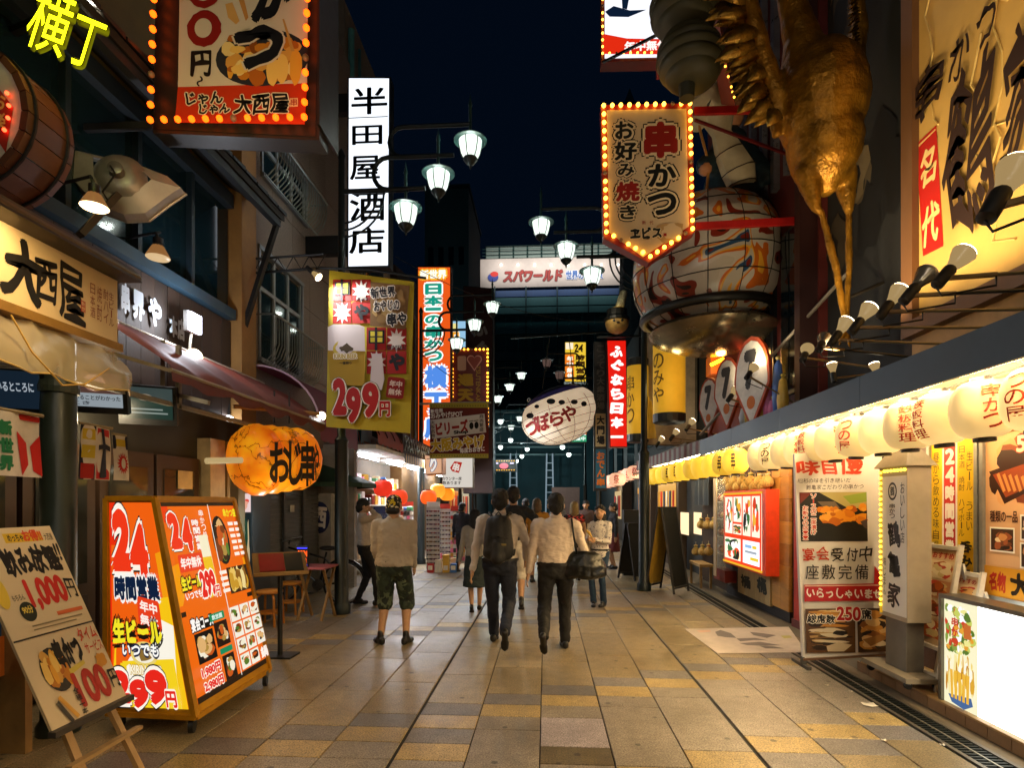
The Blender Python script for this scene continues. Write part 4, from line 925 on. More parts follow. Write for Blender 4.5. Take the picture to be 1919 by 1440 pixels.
MB().box(2.85, 3.1, yb0, yb0 + .8, .4, .45).obj('seat', M('a8844a', .6, stretch=(1, .3, 1)), bn)
for x in (2.88, 3.06):
    for y in (yb0 + .05, yb0 + .75): MB().box(x - .02, x + .02, y - .02, y + .02, 0, .4).obj('leg', M('8a6a3a', .6), bn)
# recessed entrances further along, with lattice and paper screens
en = T('lattice_entrance', 'dark timber entrance with lattice and small lit paper screens', 'entrance', (3.4, 11.5, 0))
MB().box(3.3, 3.36, 10.8, 12.1, 0, 2.4).obj('door_wall', M('2a1a10', .7), en)
for k in range(8): MB().box(3.26, 3.3, 10.85 + k * .16, 10.89 + k * .16, .9, 2.2).obj('lattice_bar', M('4a2f1a', .6), en)
for py in ((1202 - 260), ): pass
for k, (px0, px1) in enumerate(((1275, 1290), (1300, 1314))):
    ya, yb_ = at(px1, 0, X=3.25).y, at(px0, 0, X=3.25).y; MB().box(3.25, 3.262, ya, yb_, at(px0, 1000, X=3.25).z, at(px0, 960, X=3.25).z).obj('paper_screen', E('ffdfae', 1.4), en)
nr = tag(MB().sheet([[(3.1 + .02 * math.sin(j * 2.1), 11 + j * .12, 2.15 - i * .2) for j in range(9)] for i in range(4)]).obj('noren_curtain', M('1a2430', .9)), 'short dark fabric curtain hanging in the lattice entrance', 'curtain')
# folding chalkboards
def a_board(name, label, c, w_, h_, col, ang, rim='15120f', inner='b58f2c', sheet=None):
    t = T(name, label, 'signboard', c); cs, sn = math.cos(ang), math.sin(ang)
    lp = lambda x, y, z: V(c) + V((x * cs - y * sn, x * sn + y * cs, z))
    for s_ in (-1, 1):
        f = lambda x, z: lp(x, s_ * (.28 - .24 * z / h_), z)
        MB().hexa([f(-w_ / 2, .12), f(w_ / 2, .12), f(w_ / 2, .12) + V((0, .015, 0)), f(-w_ / 2, .12) + V((0, .015, 0)), f(-w_ / 2, h_), f(w_ / 2, h_), f(w_ / 2, h_) + V((0, .015, 0)), f(-w_ / 2, h_) + V((0, .015, 0))]).obj('board', M(col if s_ < 0 else inner, .6), t)
        for x in (-w_ / 2 - .02, w_ / 2 + .02): MB().bar(f(x, 0), f(x, h_ + .02), .035, .03).obj('leg', M(rim, .6), t)
        MB().bar(f(-w_ / 2, h_ + .01), f(w_ / 2, h_ + .01), .03, .03).obj('top_rail', M(rim, .6), t); MB().bar(f(-w_ / 2, .1), f(w_ / 2, .1), .03, .03).obj('bottom_rail', M(rim, .6), t)
    return t
a_board('folding_board', 'tall black folding chalkboard beside the black lamp post', V((gr(1250, 1108).x, gr(1250, 1108).y, 0)), .5, 1.5, '11150f', R(50))
a_board('folding_board', 'dark folding board half behind the black lamp post', V((gr(1190, 1085).x, gr(1190, 1085).y, 0)), .4, 1.15, '141414', R(30), inner='2a2a2a')
ls = T('lit_sign', 'small white lit sign with brush letters on a dark cabinet', 'light box', (at(1187, 0, Y=12.5).x, 12.5, 0)); x0, x1 = at(1178, 0, Y=12.5).x, at(1197, 0, Y=12.5).x
MB().box(x0 - .1, x1 + .1, 12.51, 12.8, 0, at(0, 955, Y=12.5).z).obj('case', M('17181a', .6), ls); MB().box(x0, x1, 12.49, 12.508, at(0, 1012, Y=12.5).z, at(0, 978, Y=12.5).z).obj('sheet', E('f4f8ff', 1.3), ls)
q = Print(Pl((0, 12.488, 0), FACE), lit=.02); q.vtext('きぬ', (1181, 981, 1194, 1009), '101010', .03, brush=1); q.done('lettering', ls)
# printed mat on the paving
fm = T('floor_mat', 'pale printed floor mat with grey brush strokes lying on the paving', 'mat', gr(1390, 1200))
c4 = [gr(1283, 1180), gr(1478, 1176), gr(1512, 1224), gr(1345, 1226)]; MB().prism([p + V((0, 0, .003)) for p in c4], (0, 0, .004)).obj('sheet', M('bdb0a4', .5, scale=3, dirt=.2), fm)
q = Print(Pl((0, 0, .0075), (0, 0, 1), (0, 1, 0)), crop=(1080, 860, 4), rough=.5, step=.0004)
for pts in ([(1040, 1300), (1080, 1285), (1160, 1310), (1200, 1345), (1120, 1340), (1060, 1330)], [(1300, 1300), (1400, 1310), (1500, 1325), (1430, 1345), (1330, 1325)], [(1200, 1350), (1340, 1345), (1440, 1365), (1330, 1362), (1230, 1372)], [(1220, 1385), (1380, 1375), (1530, 1400), (1420, 1405), (1280, 1400)], [(1370, 1405), (1480, 1410), (1560, 1425), (1420, 1425)]): q.poly(pts, '6b6460')
q.poly([(900, 1290), (1000, 1286), (1010, 1300), (930, 1306)], 'd0a890').poly([(1530, 1330), (1600, 1328), (1620, 1345), (1560, 1350)], 'b0a860'); q.done('print', fm)
# litter and loose scraps by the drain
for i, (px, py) in enumerate(((1630, 1323), (1657, 1390), (1555, 1210), (1595, 1298), (1550, 1286), (1767, 1399))):
    p = gr(px, py); r = .05 if i == 0 else .015
    tag(MB().sheet([[(p.x + a * r, p.y + b * r * .8, .006 + .008 * ((a * b) % 2)) for a in (-1, 0, 1)] for b in (-1, 0, 1)]).obj('paper_scrap', M('d8d0c0', .8)), ['large crumpled paper scrap beside the drain', 'small white scrap on the ochre paving near the drain', 'tiny white scrap near the white standing sign foot', 'tiny scrap by the drain below the pillar sign', 'tiny scrap left of the drain', 'tiny scrap near the lower right corner'][i], 'litter')
# ================================================================== HANGING SIGNS OVER THE STREET
def bulbs(parent, pl, pts, spacing, r, col='ffb838', st=9., skip=(), off='5a4430', d=.03):
    """marquee bulbs along a pixel path on a plane, each a part of its own"""
    W = [pl.w(*pl.q(*p), d) for p in pts]; out = []; carry = 0.
    for a, b in zip(W, W[1:]):
        L_ = (b - a).length; n = max(1, round(L_ / spacing))
        out += [a.lerp(b, k / n) for k in range(n)]
    out.append(W[-1]); out = [p for i, p in enumerate(out) if i == 0 or all((p - q).length > spacing * .5 for q in out[:i])]
    pro = {}
    for i, p in enumerate(out):
        on = i not in skip and (i * 7 + len(out)) % 9 != 0
        if on not in pro:
            o = MB().ell((0, 0, 0), r, 8, 6).obj('bulb', E(col, st, True) if on else M('8a6a4c', .3), parent, smooth=True); o.data.transform(Matrix.Translation(ORG[parent])); o.location = p - ORG[parent]; pro[on] = o
        else: link(pro[on], parent, p)
def light_sign(name, label, Y, px, depth, face, rim, lit=1.2, cat='sign', rimw=.03):
    pl = Pl((at(px[0][0], px[0][1], Y=Y).x, Y, 0), FACE); ps_ = [at(x, y, Y=Y) for x, y in px]; base = V((sum(p.x for p in ps_) / len(ps_), Y, min(p.z for p in ps_)))
    t = T(name, label, cat, base)
    MB().prism([p + V((0, .004, 0)) for p in ps_], (0, depth, 0)).obj('case', rim, t)
    cx_ = sum(p.x for p in ps_) / len(ps_); cz = sum(p.z for p in ps_) / len(ps_)
    ins = [V((p.x + (cx_ - p.x) / max(abs(cx_ - p.x), .01) * rimw, Y, p.z + (cz - p.z) / max(abs(cz - p.z), .01) * rimw)) for p in ps_]
    MB().prism([p + V((0, -.003, 0)) for p in ins], (0, .006, 0)).obj('face', E(face, lit, True) if lit else M(face, .45, var=.06), t)
    return t, Pl((base.x, Y - .004, 0), FACE)
# ---- pentagon skewer sign with bulbs
Y = 7.5
t, pl = light_sign('pentagon_sign', 'cream pentagon sign with skewer lettering ringed by yellow bulbs', Y, [(1126, 196), (1131, 446), (1216, 492), (1302, 434), (1297, 192)], .16, 'cdb08a', M('8a1a10', .45), 0, rimw=.075)
q = Print(pl, rough=.45, crop=(1080, 0, 4)); K, CR, RD = '10100e', 'e0c8a0', '8e1a12'
for ch, b in (('お', (290, 905, 430, 1040)), ('好', (285, 1060, 455, 1200)), ('み', (310, 1225, 435, 1320))): q.text(ch, b, K, .035, out=((K, .2), (CR, .13)))
q.text('串', (505, 910, 760, 1185), RD, .05, out=((K, .14), (CR, .09))).text('か', (535, 1225, 750, 1400), K, .04, out=((K, .18), (CR, .11)))
q.crop = (1080, 340, 4)
q.text('焼', (295, 0, 475, 150), RD, .04, out=((K, .17), (CR, .1))).text('き', (325, 180, 445, 285), K, .035, out=((K, .2), (CR, .12))).text('つ', (530, 85, 750, 255), K, .05, out=((K, .17), (CR, .1)))
q.step = .0002
q.disc((600, 300, 800, 470), 'b08a5a', rag=.25).disc((640, 310, 780, 440), 'cdb08a', rag=.2)
q.step = .0003
q.text('新', (492, 295, 520, 325), RD, .01).text('代', (548, 295, 576, 325), RD, .01).text('ヱビス', (402, 345, 640, 430), K, .05, shear=.1, out=((CR, .08),), brush=1).rct((652, 390, 675, 412), RD)
q.done('lettering', t)
bulbs(t, pl, [(1131, 200), (1136, 436), (1218, 482), (1297, 430), (1292, 196), (1131, 200)], .112, .027)
for (a, b, Yb) in (((1300, 208), (1425, 206), 7.55), ((1303, 424), (1530, 412), 7.55)):
    p = at(*a, Y=Yb); r_ = at(*b, Y=Yb); MB().bar(p, V((3.5, Yb, r_.z)), .05, .09).obj('support_beam', M('9a1410', .4), t)
MB().bar(at(1302, 224, Y=7.52), V((3.5, 8.1, 6.4)), .03).obj('stay', M('5a0f0c', .5), t)
MB().box(at(1232, 0, Y=Y).x, at(1270, 0, Y=Y).x, Y - .03, Y + .1, at(0, 193, Y=Y).z, at(0, 176, Y=Y).z).obj('top_box', M('7a1a14', .5), t)
# ---- red-white sign at the top centre
t, pl = light_sign('marquee_sign', 'white and red lit sign with amber bulbs cut by the top edge', 8.6, [(1127, -180), (1127, 115), (1262, 112), (1262, -180)], .2, 'f4f6ff', M('7a2014', .5), 1.15, rimw=.05)
q = Print(pl, lit=1.1, crop=(1080, 0, 4)); q.poly([(198, 250), (380, 285), (720, 292), (720, 405), (198, 402)], 'dc2a10').poly([(215, 85), (280, 42), (400, 75), (525, 70), (390, 125), (250, 122)], '0a1a30').poly([(330, -200), (430, -200), (380, 68), (345, 60)], '0a1a30').text('年中無休', (360, 300, 690, 378), 'fff6f0', .04); q.done('lettering', t)
bulbs(t, pl, [(1129, -100), (1129, 102), (1260, 100)], .1, .018, 'ffb040', 6)
MB().bar(at(1130, 116, Y=8.5), at(1240, 60, Y=7.75), .03).obj('stay', M('111111', .5), t)
# ---- white vertical sake-shop sign
t, pl = light_sign('vertical_sign', 'tall white lit vertical sign with five black characters', 9.6, [(651, 143), (650, 502), (730, 500), (732, 143)], .22, 'eef5ff', M('11181c', .5), 1.45, rimw=.03)
q = Print(pl, lit=.012, crop=(600, 100, 3.427)); INK = '0a1420'
for ch, b in (('半', (200, 215, 432, 390)), ('田', (205, 460, 400, 585)), ('屋', (190, 655, 385, 810)), ('酒', (190, 880, 420, 1075)), ('店', (185, 1115, 415, 1285))): q.text(ch, b, INK, .018)
q.rct((185, 406, 435, 412), '7a8890'); q.done('lettering', t)
for py in (190, 455): p = at(652, py, Y=9.7); MB().box(-4.3, p.x, 9.66, 9.8, p.z - .2, p.z + .12).obj('mount', M('0c0f11', .6), t)
# ---- orange vertical skewer-alley sign
t, pl = light_sign('vertical_sign', 'orange lit vertical sign with teal and blue lettering behind the second lamp', 15.6, [(781, 498), (781, 840), (846, 838), (846, 498)], .25, 'ee5a18', M('2a120c', .5), 1.0, rimw=.04)
q = Print(pl, lit=1.15, crop=(760, 480, 4.8))
q.text('新世界', (130, 120, 370, 205), 'fff8e8', .05, out=(('f2c030', .2),))
q.step = .0006
for ch, b in (('日', (175, 245, 325, 345)), ('本', (170, 355, 330, 445)), ('一', (180, 462, 320, 490)), ('の', (175, 530, 325, 610)), ('串', (180, 625, 325, 735)), ('か', (170, 750, 335, 825)), ('つ', (170, 855, 330, 945))): q.text(ch, b, '12907a', .055, out=(('f8fff8', .17 if ch != '一' else .6),))
for ch, b in (('横', (170, 985, 375, 1190)), ('丁', (170, 1225, 375, 1420)), ('店', (170, 1440, 375, 1640))): q.text(ch, b, '4f86dc', .055, out=(('f8fbff', .12),))
q.done('lettering', t)
# ---- I heart sign with bulbs
t, pl = light_sign('heart_sign', 'dark red sign with heart and gold lettering ringed by bulbs', 17.5, [(846, 652), (846, 800), (916, 800), (916, 652)], .2, '6a1c14', M('3a120c', .5), 0, rimw=.05)
q = Print(pl, rough=.5, crop=(760, 480, 4.8), step=.002, d0=.01)
q.text('I', (468, 898, 545, 1030), 'c9a08c', .06).disc((552, 892, 622, 962), 'e0a898').disc((618, 892, 688, 962), 'e0a898').poly([(556, 945), (684, 945), (620, 1035)], 'e0a898').disc((562, 902, 622, 955), '9a4a40').disc((618, 902, 678, 955), '9a4a40').poly([(566, 940), (674, 940), (620, 1020)], '9a4a40')
for ch, b in (('通', (468, 1060, 615, 1170)), ('天', (468, 1195, 615, 1310)), ('閣', (468, 1330, 615, 1440))): q.text(ch, b, 'b8901c', .06)
q.text('TSUTENKAKU', (470, 1150, 840, 1192), 'b08a30', .03, rot=-90); q.done('lettering', t)
bulbs(t, pl, [(848, 795), (848, 655), (914, 655), (914, 795)], .12, .035, 'ffb030', 5)
# ---- brown tower sign
t, pl = light_sign('tower_sign', 'tall dark brown tower sign with pale blowfish lettering', 20.5, [(868, 535), (868, 925), (924, 925), (924, 540)], .6, '3a1610', M('1c0d0a', .6), 0)
q = Print(pl, rough=.6, crop=(760, 480, 4.8), step=.003, d0=.012); q.text('ふ', (605, 560, 740, 720), '8d8684', .05).text('ぐ', (615, 760, 740, 930), '8d8684', .05); q.done('lettering', t)
# ---- cloth shop banner with footprints
def cloth(pl, px, n, m, amp, ph=0., grommet=0):
    """hanging cloth as a sheet with folds; returns warp for print"""
    def f(p):
        u = (p - pl.o).dot(pl.u); v = (p - pl.o).dot(pl.v); return p + pl.n * (amp * (math.sin(u * 5 + ph) * .6 + math.sin(u * 11 + v * 2.3 + ph) * .3 + math.sin(v * 4 + ph * 2) * .35))
    (a, b, c, d) = px   # tl, tr, br, bl
    g = []
    for i in range(m + 1):
        r_ = []
        for j in range(n + 1):
            s_, t_ = j / n, i / m; x = (a[0] * (1 - s_) + b[0] * s_) * (1 - t_) + (d[0] * (1 - s_) + c[0] * s_) * t_; y = (a[1] * (1 - s_) + b[1] * s_) * (1 - t_) + (d[1] * (1 - s_) + c[1] * s_) * t_
            r_.append(f(pl.w(*pl.q(x, y))))
        g.append(r_)
    return g, f
t = T('shop_banner', 'dark red cloth banner with footprints emblem and gold lettering', 'banner', at(860, 860, Y=13.0)); pl = Pl(at(860, 810, Y=13.0), FACE)
g, f = cloth(pl, [(805, 757), (915, 756), (916, 857), (806, 860)], 16, 14, .002); MB().sheet(g).obj('cloth', M('6a1c12', .8), t, smooth=True)
q = Print(pl, rough=.75, crop=(760, 700, 4.8), warp=f, d0=.004, step=.002)
def edge(y0, y1):
    for k in range(4): q.poly([(218 + k * 132, y0), (218 + (k + 1) * 132, y0), (218 + (k + 1) * 132, y1), (218 + k * 132, y1)], 'a89a34')
edge(262, 308); edge(722, 762)
for k in range(22): q.disc((230 + k * 23.5, 290, 238 + k * 23.5, 300), '2a2210', 6); q.disc((230 + k * 23.5, 736, 238 + k * 23.5, 746), '2a2210', 6)
q.text('新世界', (232, 325, 345, 362), 'f0e8e0', .03, rot=3).text('おみやげSPOT', (235, 350, 520, 405), 'f0e8e0', .03, rot=4)
q.poly([(232, 425), (715, 368), (730, 535), (248, 592)], 'd8d0c8'); q.text('ビリーズ', (280, 430, 570, 550), '9a2a24', .05, rot=6).text('Shop', (440, 515, 570, 555), '1c1410', .05, rot=4)
q.disc((580, 445, 618, 508), '141210').disc((625, 440, 663, 503), '141210')
for k in range(5): q.disc((578 + k * 8, 432 - k, 586 + k * 8, 442 - k), '141210', 6); q.disc((622 + k * 8, 428 - k, 630 + k * 8, 438 - k), '141210', 6)
q.vtext('大阪名物', (238, 430, 275, 585), '1c1410', .01).vtext('商売繁盛', (672, 375, 708, 530), '1c1410', .01)
q.text('大阪みやげ', (235, 575, 720, 695), 'd8b030', .05, out=(('f6efe0', .05),), rot=5).text('毎度おおきに', (498, 668, 720, 715), 'f0e8e0', .03, rot=4)
q.done('print', t); MB().tube([at(786, 757, Y=13.02), at(920, 754, Y=13.02)], .025, 8).obj('pole', M('9a9a94', .4, .6), t)
# ---- big yellow beer banner
t = T('beer_banner', 'large yellow cloth banner with beer glass and red price hanging from truss', 'banner', at(692, 812, Y=7.8)); pl = Pl(at(692, 650, Y=7.8), (.05, -1, 0))
g, f = cloth(pl, [(617, 506), (776, 528), (769, 812), (611, 800)], 24, 30, .004, 1.); MB().sheet(g).obj('cloth', M('b8a41c', .7, var=.08), t, smooth=True)
q = Print(pl, rough=.65, crop=(400, 400, 4), warp=f, d0=.005, step=.0012)
def kmark(x0, y0, x1, y1, c):
    xm, ym = (x0 + x1) / 2, (y0 + y1) / 2; R_, W_, N_ = 'a81a18', 'e0d4d0', '1a1a24'
    q.rct((x0, y0, xm - 3, ym - 3), R_).rct((xm + 3, y0, x1, ym - 3), R_).rct((x0, ym + 3, xm - 3, y1), R_).rct((xm + 3, ym + 3, x1, y1), R_)
    w_, h_ = xm - x0, ym - y0
    for (cx_, cy_) in ((xm + w_ / 2, y0 + h_ * .55), (x0 + w_ / 2, ym + h_ * .5)):
        pts = []
        for k in range(20): a = R(18 * k - 90); r_ = .62 if k % 2 == 0 else .34; pts.append((cx_ + w_ * r_ * .8 * math.cos(a), cy_ + h_ * r_ * .85 * math.sin(a)))
        q.poly(pts, W_)
    q.rct((x0 + w_ * .1, y0 + h_ * .12, xm - w_ * .1, ym - h_ * .3), N_)
    for i in (0, 1):
        for j in (0, 1): q.rct((x0 + w_ * (.2 + .35 * i), y0 + h_ * (.18 + .26 * j), x0 + w_ * (.45 + .35 * i), y0 + h_ * (.38 + .26 * j)), 'd8c83a')
    q.rct((x0 + w_ * .42, y0, x0 + w_ * .54, ym), N_); q.text('や', (xm + w_ * .12, ym + h_ * .12, x1 - w_ * .08, y1 - h_ * .12), N_, .06); q.text('SHINSEKAI', (xm + w_ * .03, ym - h_ * .22, x1 - w_ * .02, ym - h_ * .02), N_, .02)
kmark(895, 495, 1180, 825, 0); kmark(1152, 858, 1450, 1205, 0)
q.poly([(1183, 520), (1475, 548), (1445, 875), (1180, 850)], '7a5a34'); q.photo((1190, 560, 1450, 850), ['8a6a3c', '6a4a28', 'b09058', 'c8b080', '9a7a48'], 26, None, .13, 4)
q.text('新世界', (1185, 560, 1370, 640), '10101c', .03, out=(('e8e0d8', .1),), brush=1, rot=5).text('おやじの', (1210, 660, 1400, 735), '10101c', .03, out=(('e8e0d8', .1),), brush=1, rot=5).text('串や', (1310, 750, 1455, 850), '10101c', .04, out=(('e8e0d8', .08),), brush=1, rot=5)
q.poly([(865, 855), (905, 835), (1095, 838), (1140, 855), (1145, 1100), (1140, 1300), (885, 1290), (868, 1080)], 'a8861c').poly([(866, 860), (910, 840), (1095, 842), (1140, 860), (1145, 1040), (868, 1035)], 'd8cdd0')
q.disc((905, 955, 1085, 1090), 'c9b24a').disc((925, 975, 1065, 1060), 'd8cdd0').text('KIRIN BEER', (915, 1060, 1085, 1095), 'b89a30', .04, out=(('f0e8d8', .2),)).disc((945, 990, 1045, 1050), '4a3a24', rag=.4, n=14).text('一番搾り', (955, 1118, 1045, 1140), '1c1814', .02)
q.poly([(1200, 1060), (1270, 1060), (1290, 1250), (1270, 1330), (1180, 1330)], 'd8cdd0')
for ch, b in (('2', (905, 1240, 1010, 1420)), ('9', (1005, 1310, 1115, 1480)), ('9', (1125, 1275, 1250, 1440))): q.text(ch, (b[0], b[1], b[2], b[3] + 100), 'b01c1a', .06, out=(('10101c', .13), ('f2ead8', .09)))
q.text('円', (1255, 1415, 1335, 1530), 'b01c1a', .04, out=(('10101c', .12), ('f2ead8', .08)))
q.rct((1310, 1238, 1440, 1395), '8e1a18', rot=-6, round=.3).text('年中', (1330, 1262, 1425, 1312), 'f0e0d8', .03, rot=-6).text('無休', (1322, 1322, 1420, 1372), 'f0e0d8', .03, rot=-6)
q.done('print', t)
m = MB(); a0, a1 = at(440, 487, Y=7.75), at(800, 520, Y=7.75)
p = at(440, 512, Y=7.75)
tr_ = T('truss_arm', 'thin black truss arm carrying the yellow beer banner', 'bracket', at(445, 510, Y=7.75))
MB().tube([at(445, 487, Y=7.75), at(605, 476, Y=7.75)], .016, 6).obj('top_chord', M('101314', .5), tr_); MB().tube([at(445, 514, Y=7.75), at(600, 502, Y=7.75), at(690, 505, Y=7.75), at(798, 521, Y=7.75)], .018, 6).obj('bottom_chord', M('15191a', .5, .4), tr_)
for k in range(5): MB().tube([at(460 + k * 30, 486 - k * 2, Y=7.75), at(475 + k * 30, 511 - k * 2, Y=7.75), at(490 + k * 30, 484 - k * 2, Y=7.75)], .008, 5).obj('lattice', M('101314', .5), tr_)
p = at(592, 515, Y=7.65); spot_lamp('banner_spotlight', 'small spotlight shining onto the yellow beer banner', p, at(690, 600, Y=7.65), at(592, 503, Y=7.75), True, power=90, group='banner lamps', warm=(1, .98, .92), sz=.9)
# ---- wires across the lane
for i, (a, b, sag) in enumerate((((440, 380, 8), (800, 640, 15), .3), ((740, 480, 12), (1190, 600, 15), .5), ((800, 860, 13), (1130, 770, 16), .25), ((900, 700, 22), (1130, 650, 16), .4), ((760, 640, 12), (935, 760, 13), .1))):
    p, r_ = at(a[0], a[1], Y=a[2]), at(b[0], b[1], Y=b[2]); tag(MB().tube([p.lerp(r_, k / 10) - V((0, 0, sag * 4 * (k / 10) * (1 - k / 10))) for k in range(11)], .007, 5).obj('overhead_wire', M('0c0e0f', .6)), ['black wire from the granite wall down past the yellow banner', 'long wire sagging across the lane below the spa sign', 'wire crossing behind the cloth shop banner', 'thin wire near the blowfish lantern', 'wire behind the heart sign'][i], 'wire')
# ---- blowfish lantern
Yf = 16.0; C = at(1050, 778, Y=Yf); rot = Matrix.Rotation(R(-19), 3, 'Y'); RR = V((1.12, .85, .80))
def on_ell(px, py, c, rt, rr, off=1.012):
    o = V((0, 0, EYE)) - c; d = ray(px, py); ri = rt.transposed(); o2 = ri @ o; d2 = ri @ d
    o2 = V([o2[i] / (rr[i] * off) for i in range(3)]); d2 = V([d2[i] / (rr[i] * off) for i in range(3)])
    A, B, Cc = d2.dot(d2), 2 * o2.dot(d2), o2.dot(o2) - 1; D = B * B - 4 * A * Cc
    t_ = (-B - math.sqrt(max(D, 0))) / (2 * A); return V((0, 0, EYE)) + d * t_
t = T('blowfish_lantern', 'big white blowfish-shaped lantern with red lettering hanging over the lane', 'lantern', C - V((0, 0, .85)))
mb = MB(); n, mm = 36, 24
for i in range(mm + 1):
    ph = math.pi * i / mm
    for k in range(n): a = 2 * math.pi * k / n; mb.v.append(C + rot @ V((RR[0] * math.sin(ph) * math.cos(a), RR[1] * math.sin(ph) * math.sin(a), RR[2] * math.cos(ph))))
for i in range(mm):
    for k in range(n): mb.f.append([i * n + k, (i + 1) * n + k, (i + 1) * n + (k + 1) % n, i * n + (k + 1) % n]); mb.m.append(0 if i > 6 else 2 if i in (5, 6) else 1)
mb.obj('body', [paper('e8dcc8', 'ffe0bc', .42), M('0c1420', .5), M('4a3f8a', .5)], t, smooth=True)
ln = MB()
for k in range(12): a = R(30 * k + 15); ln.tube([C + rot @ V((RR[0] * 1.005 * math.sin(ph) * math.cos(a), RR[1] * 1.005 * math.sin(ph) * math.sin(a), RR[2] * 1.005 * math.cos(ph))) for ph in [R(70 + 10 * j) for j in range(12)]], .006, 4)
for ph in (80, 95, 110, 125, 140, 155): ln.tube([C + rot @ V((RR[0] * 1.005 * math.sin(R(ph)) * math.cos(a), RR[1] * 1.005 * math.sin(R(ph)) * math.sin(a), RR[2] * 1.005 * math.cos(R(ph)))) for a in [R(15 * j) for j in range(25)]], .006, 4)
struct(ln.obj('frame_lines', M('4a4038', .6), t), 'stuff')
def skin_poly(mb_, pts): mb_.add([on_ell(x, y, C, rot, RR, 1.015) for x, y in pts], [tuple(range(len(pts)))])
cz_ = lambda x, y: (760 + x / 4.8, 700 + y / 4.8)
for (cx_, cy_, rx, ry) in ((1120, 380, 34, 26), (1180, 296, 22, 17), (1308, 250, 40, 26), (1405, 258, 30, 22), (1518, 255, 32, 22), (1605, 272, 26, 24)):
    m_ = MB(); skin_poly(m_, [cz_(cx_ + rx * math.cos(R(30 * k)), cy_ + ry * math.sin(R(30 * k)) - (cx_ and 0)) for k in range(12)]); m_.obj('spot', M('0d1216', .6), t)
lt = MB()
for ch, b in (('づ', (1085, 400, 1185, 550)), ('ぼ', (1185, 365, 1290, 512)), ('ら', (1300, 345, 1412, 465)), ('や', (1402, 295, 1530, 428))):
    A, fs, asp = glyphs(ch, 0.)
    for k in range(7): lt.add([on_ell(*cz_((b[0] + b[2]) / 2 + x * (b[2] - b[0]) - y * 18 + (6 * math.cos(k) if k else 0), (b[1] + b[3]) / 2 - y * (b[3] - b[1]) - x * 26 + (6 * math.sin(k) if k else 0)), C, rot, RR, 1.02 + .0005 * k) for x, y in A], fs)
lt.obj('lettering', M('a01814', .6, var=0), t)
tl_ = C + rot @ V((1.08, 0, .15)); MB().loft([[tl_ + rot @ V((x_, y_ * w_, z_ * h_)) for (y_, z_) in ((1, 0), (0, 1), (-1, 0), (0, -1))] for (x_, w_, h_) in ((-.1, .2, .25), (.12, .1, .14), (.3, .04, .3), (.42, .02, .36))]).obj('tail', M('141c28', .5), t, smooth=True)
for s_ in (1,): b_ = C + rot @ V((-.1, s_ * .82, .2)); MB().loft([[b_ + V((x_, s_ * y_, z_)) for (x_, z_) in ((-.18 * k_, 0), (0, .1 * k_), (.2 * k_, 0), (0, -.1 * k_))] for k_, y_ in ((1, -.05), (.8, .15), (.4, .3))]).obj('fin', M('141c28', .5), t)
e_ = on_ell(*cz_(1110, 238), C, rot, RR, 1.0); MB().ell(e_, (.06, .05, .06), 10, 8).obj('eye', M('e8e8e8', .3), t, smooth=True); MB().ell(e_ + V((-.01, -.045, 0)), .03, 8, 6).obj('pupil', M('050505', .2), t, smooth=True)
for dx in (-.5, .4): MB().tube([C + V((dx, 0, .75)), C + V((dx * .6, 0, 2.2))], .012, 5).obj('hanging_wire', M('1a1a1a', .5), t)
MB().tube([C + V((-1.4, 0, 2.2)), C + V((1.8, 0, 2.35))], .03, 6).obj('carrier_bar', IRON, t)
# ---- signs on the right behind the blowfish lantern
t, pl = light_sign('vertical_sign', 'red lit vertical sign with white lettering beside the yellow barrel lanterns', 15.0, [(1137, 637), (1143, 838), (1176, 838), (1174, 637)], .3, 'e0180c', M('5a0f0a', .5), 1.1, rimw=.02)
q = Print(pl, lit=1.3, step=.002); q.vtext('ふぐなら日本一', (1144, 645, 1168, 832), 'fff4ee', .06, brush=1, gap=.1); q.done('lettering', t)
t, pl = light_sign('vertical_sign', 'narrow dark vertical sign with cream panel behind the red sign', 15.6, [(1113, 640), (1113, 920), (1137, 920), (1137, 640)], .2, '1a1412', M('0c0a09', .6), 0, rimw=.02)
q = Print(pl, rough=.5, step=.002); q.rct((1116, 775, 1135, 837), 'b59a6a').vtext('大門場', (1118, 778, 1133, 834), '15100c', .04).vtext('こってり大衆酒場', (1118, 646, 1133, 768), '5a5048', .03).rct((1116, 842, 1135, 915), '2a5a6a').vtext('おでん串', (1118, 846, 1133, 912), 'c86a20', .04); q.done('print', t)
t, pl = light_sign('yellow_sign', 'small yellow and orange lit sign above the blowfish lantern', 24, [(1058, 640), (1058, 716), (1099, 716), (1099, 640)], .4, 'f0c83a', M('3a2a10', .5), 1.0, rimw=.03)
q = Print(pl, lit=1.1, step=.004, d0=.01); q.rct((1059, 664, 1076, 712), 'e87a18').text('24', (1076, 645, 1093, 660), '2a1a08', .05, brush=1).vtext('時間営業', (1079, 664, 1096, 714), '3a2208', .05).vtext('年中無休', (1062, 667, 1074, 710), 'fff4e0', .05).rct((1060, 643, 1074, 655), 'fbe8c8'); q.done('print', t)
t, pl = light_sign('corner_sign', 'small white and orange lit sign below the blowfish lantern', 18.5, [(1061, 800), (1061, 829), (1100, 829), (1100, 795)], .3, 'e8f0f4', M('20342c', .5), 1.0, rimw=.03)
q = Print(pl, lit=1.1, step=.003, d0=.008); q.rct((1062, 816, 1099, 828), '2a9a6a').poly([(1078, 798), (1099, 798), (1099, 814), (1084, 814)], 'e07a20').rct((1086, 798, 1094, 810), '3a6ac0').text('営業中', (1070, 818, 1097, 826), 'f0fff4', .03); q.done('print', t)
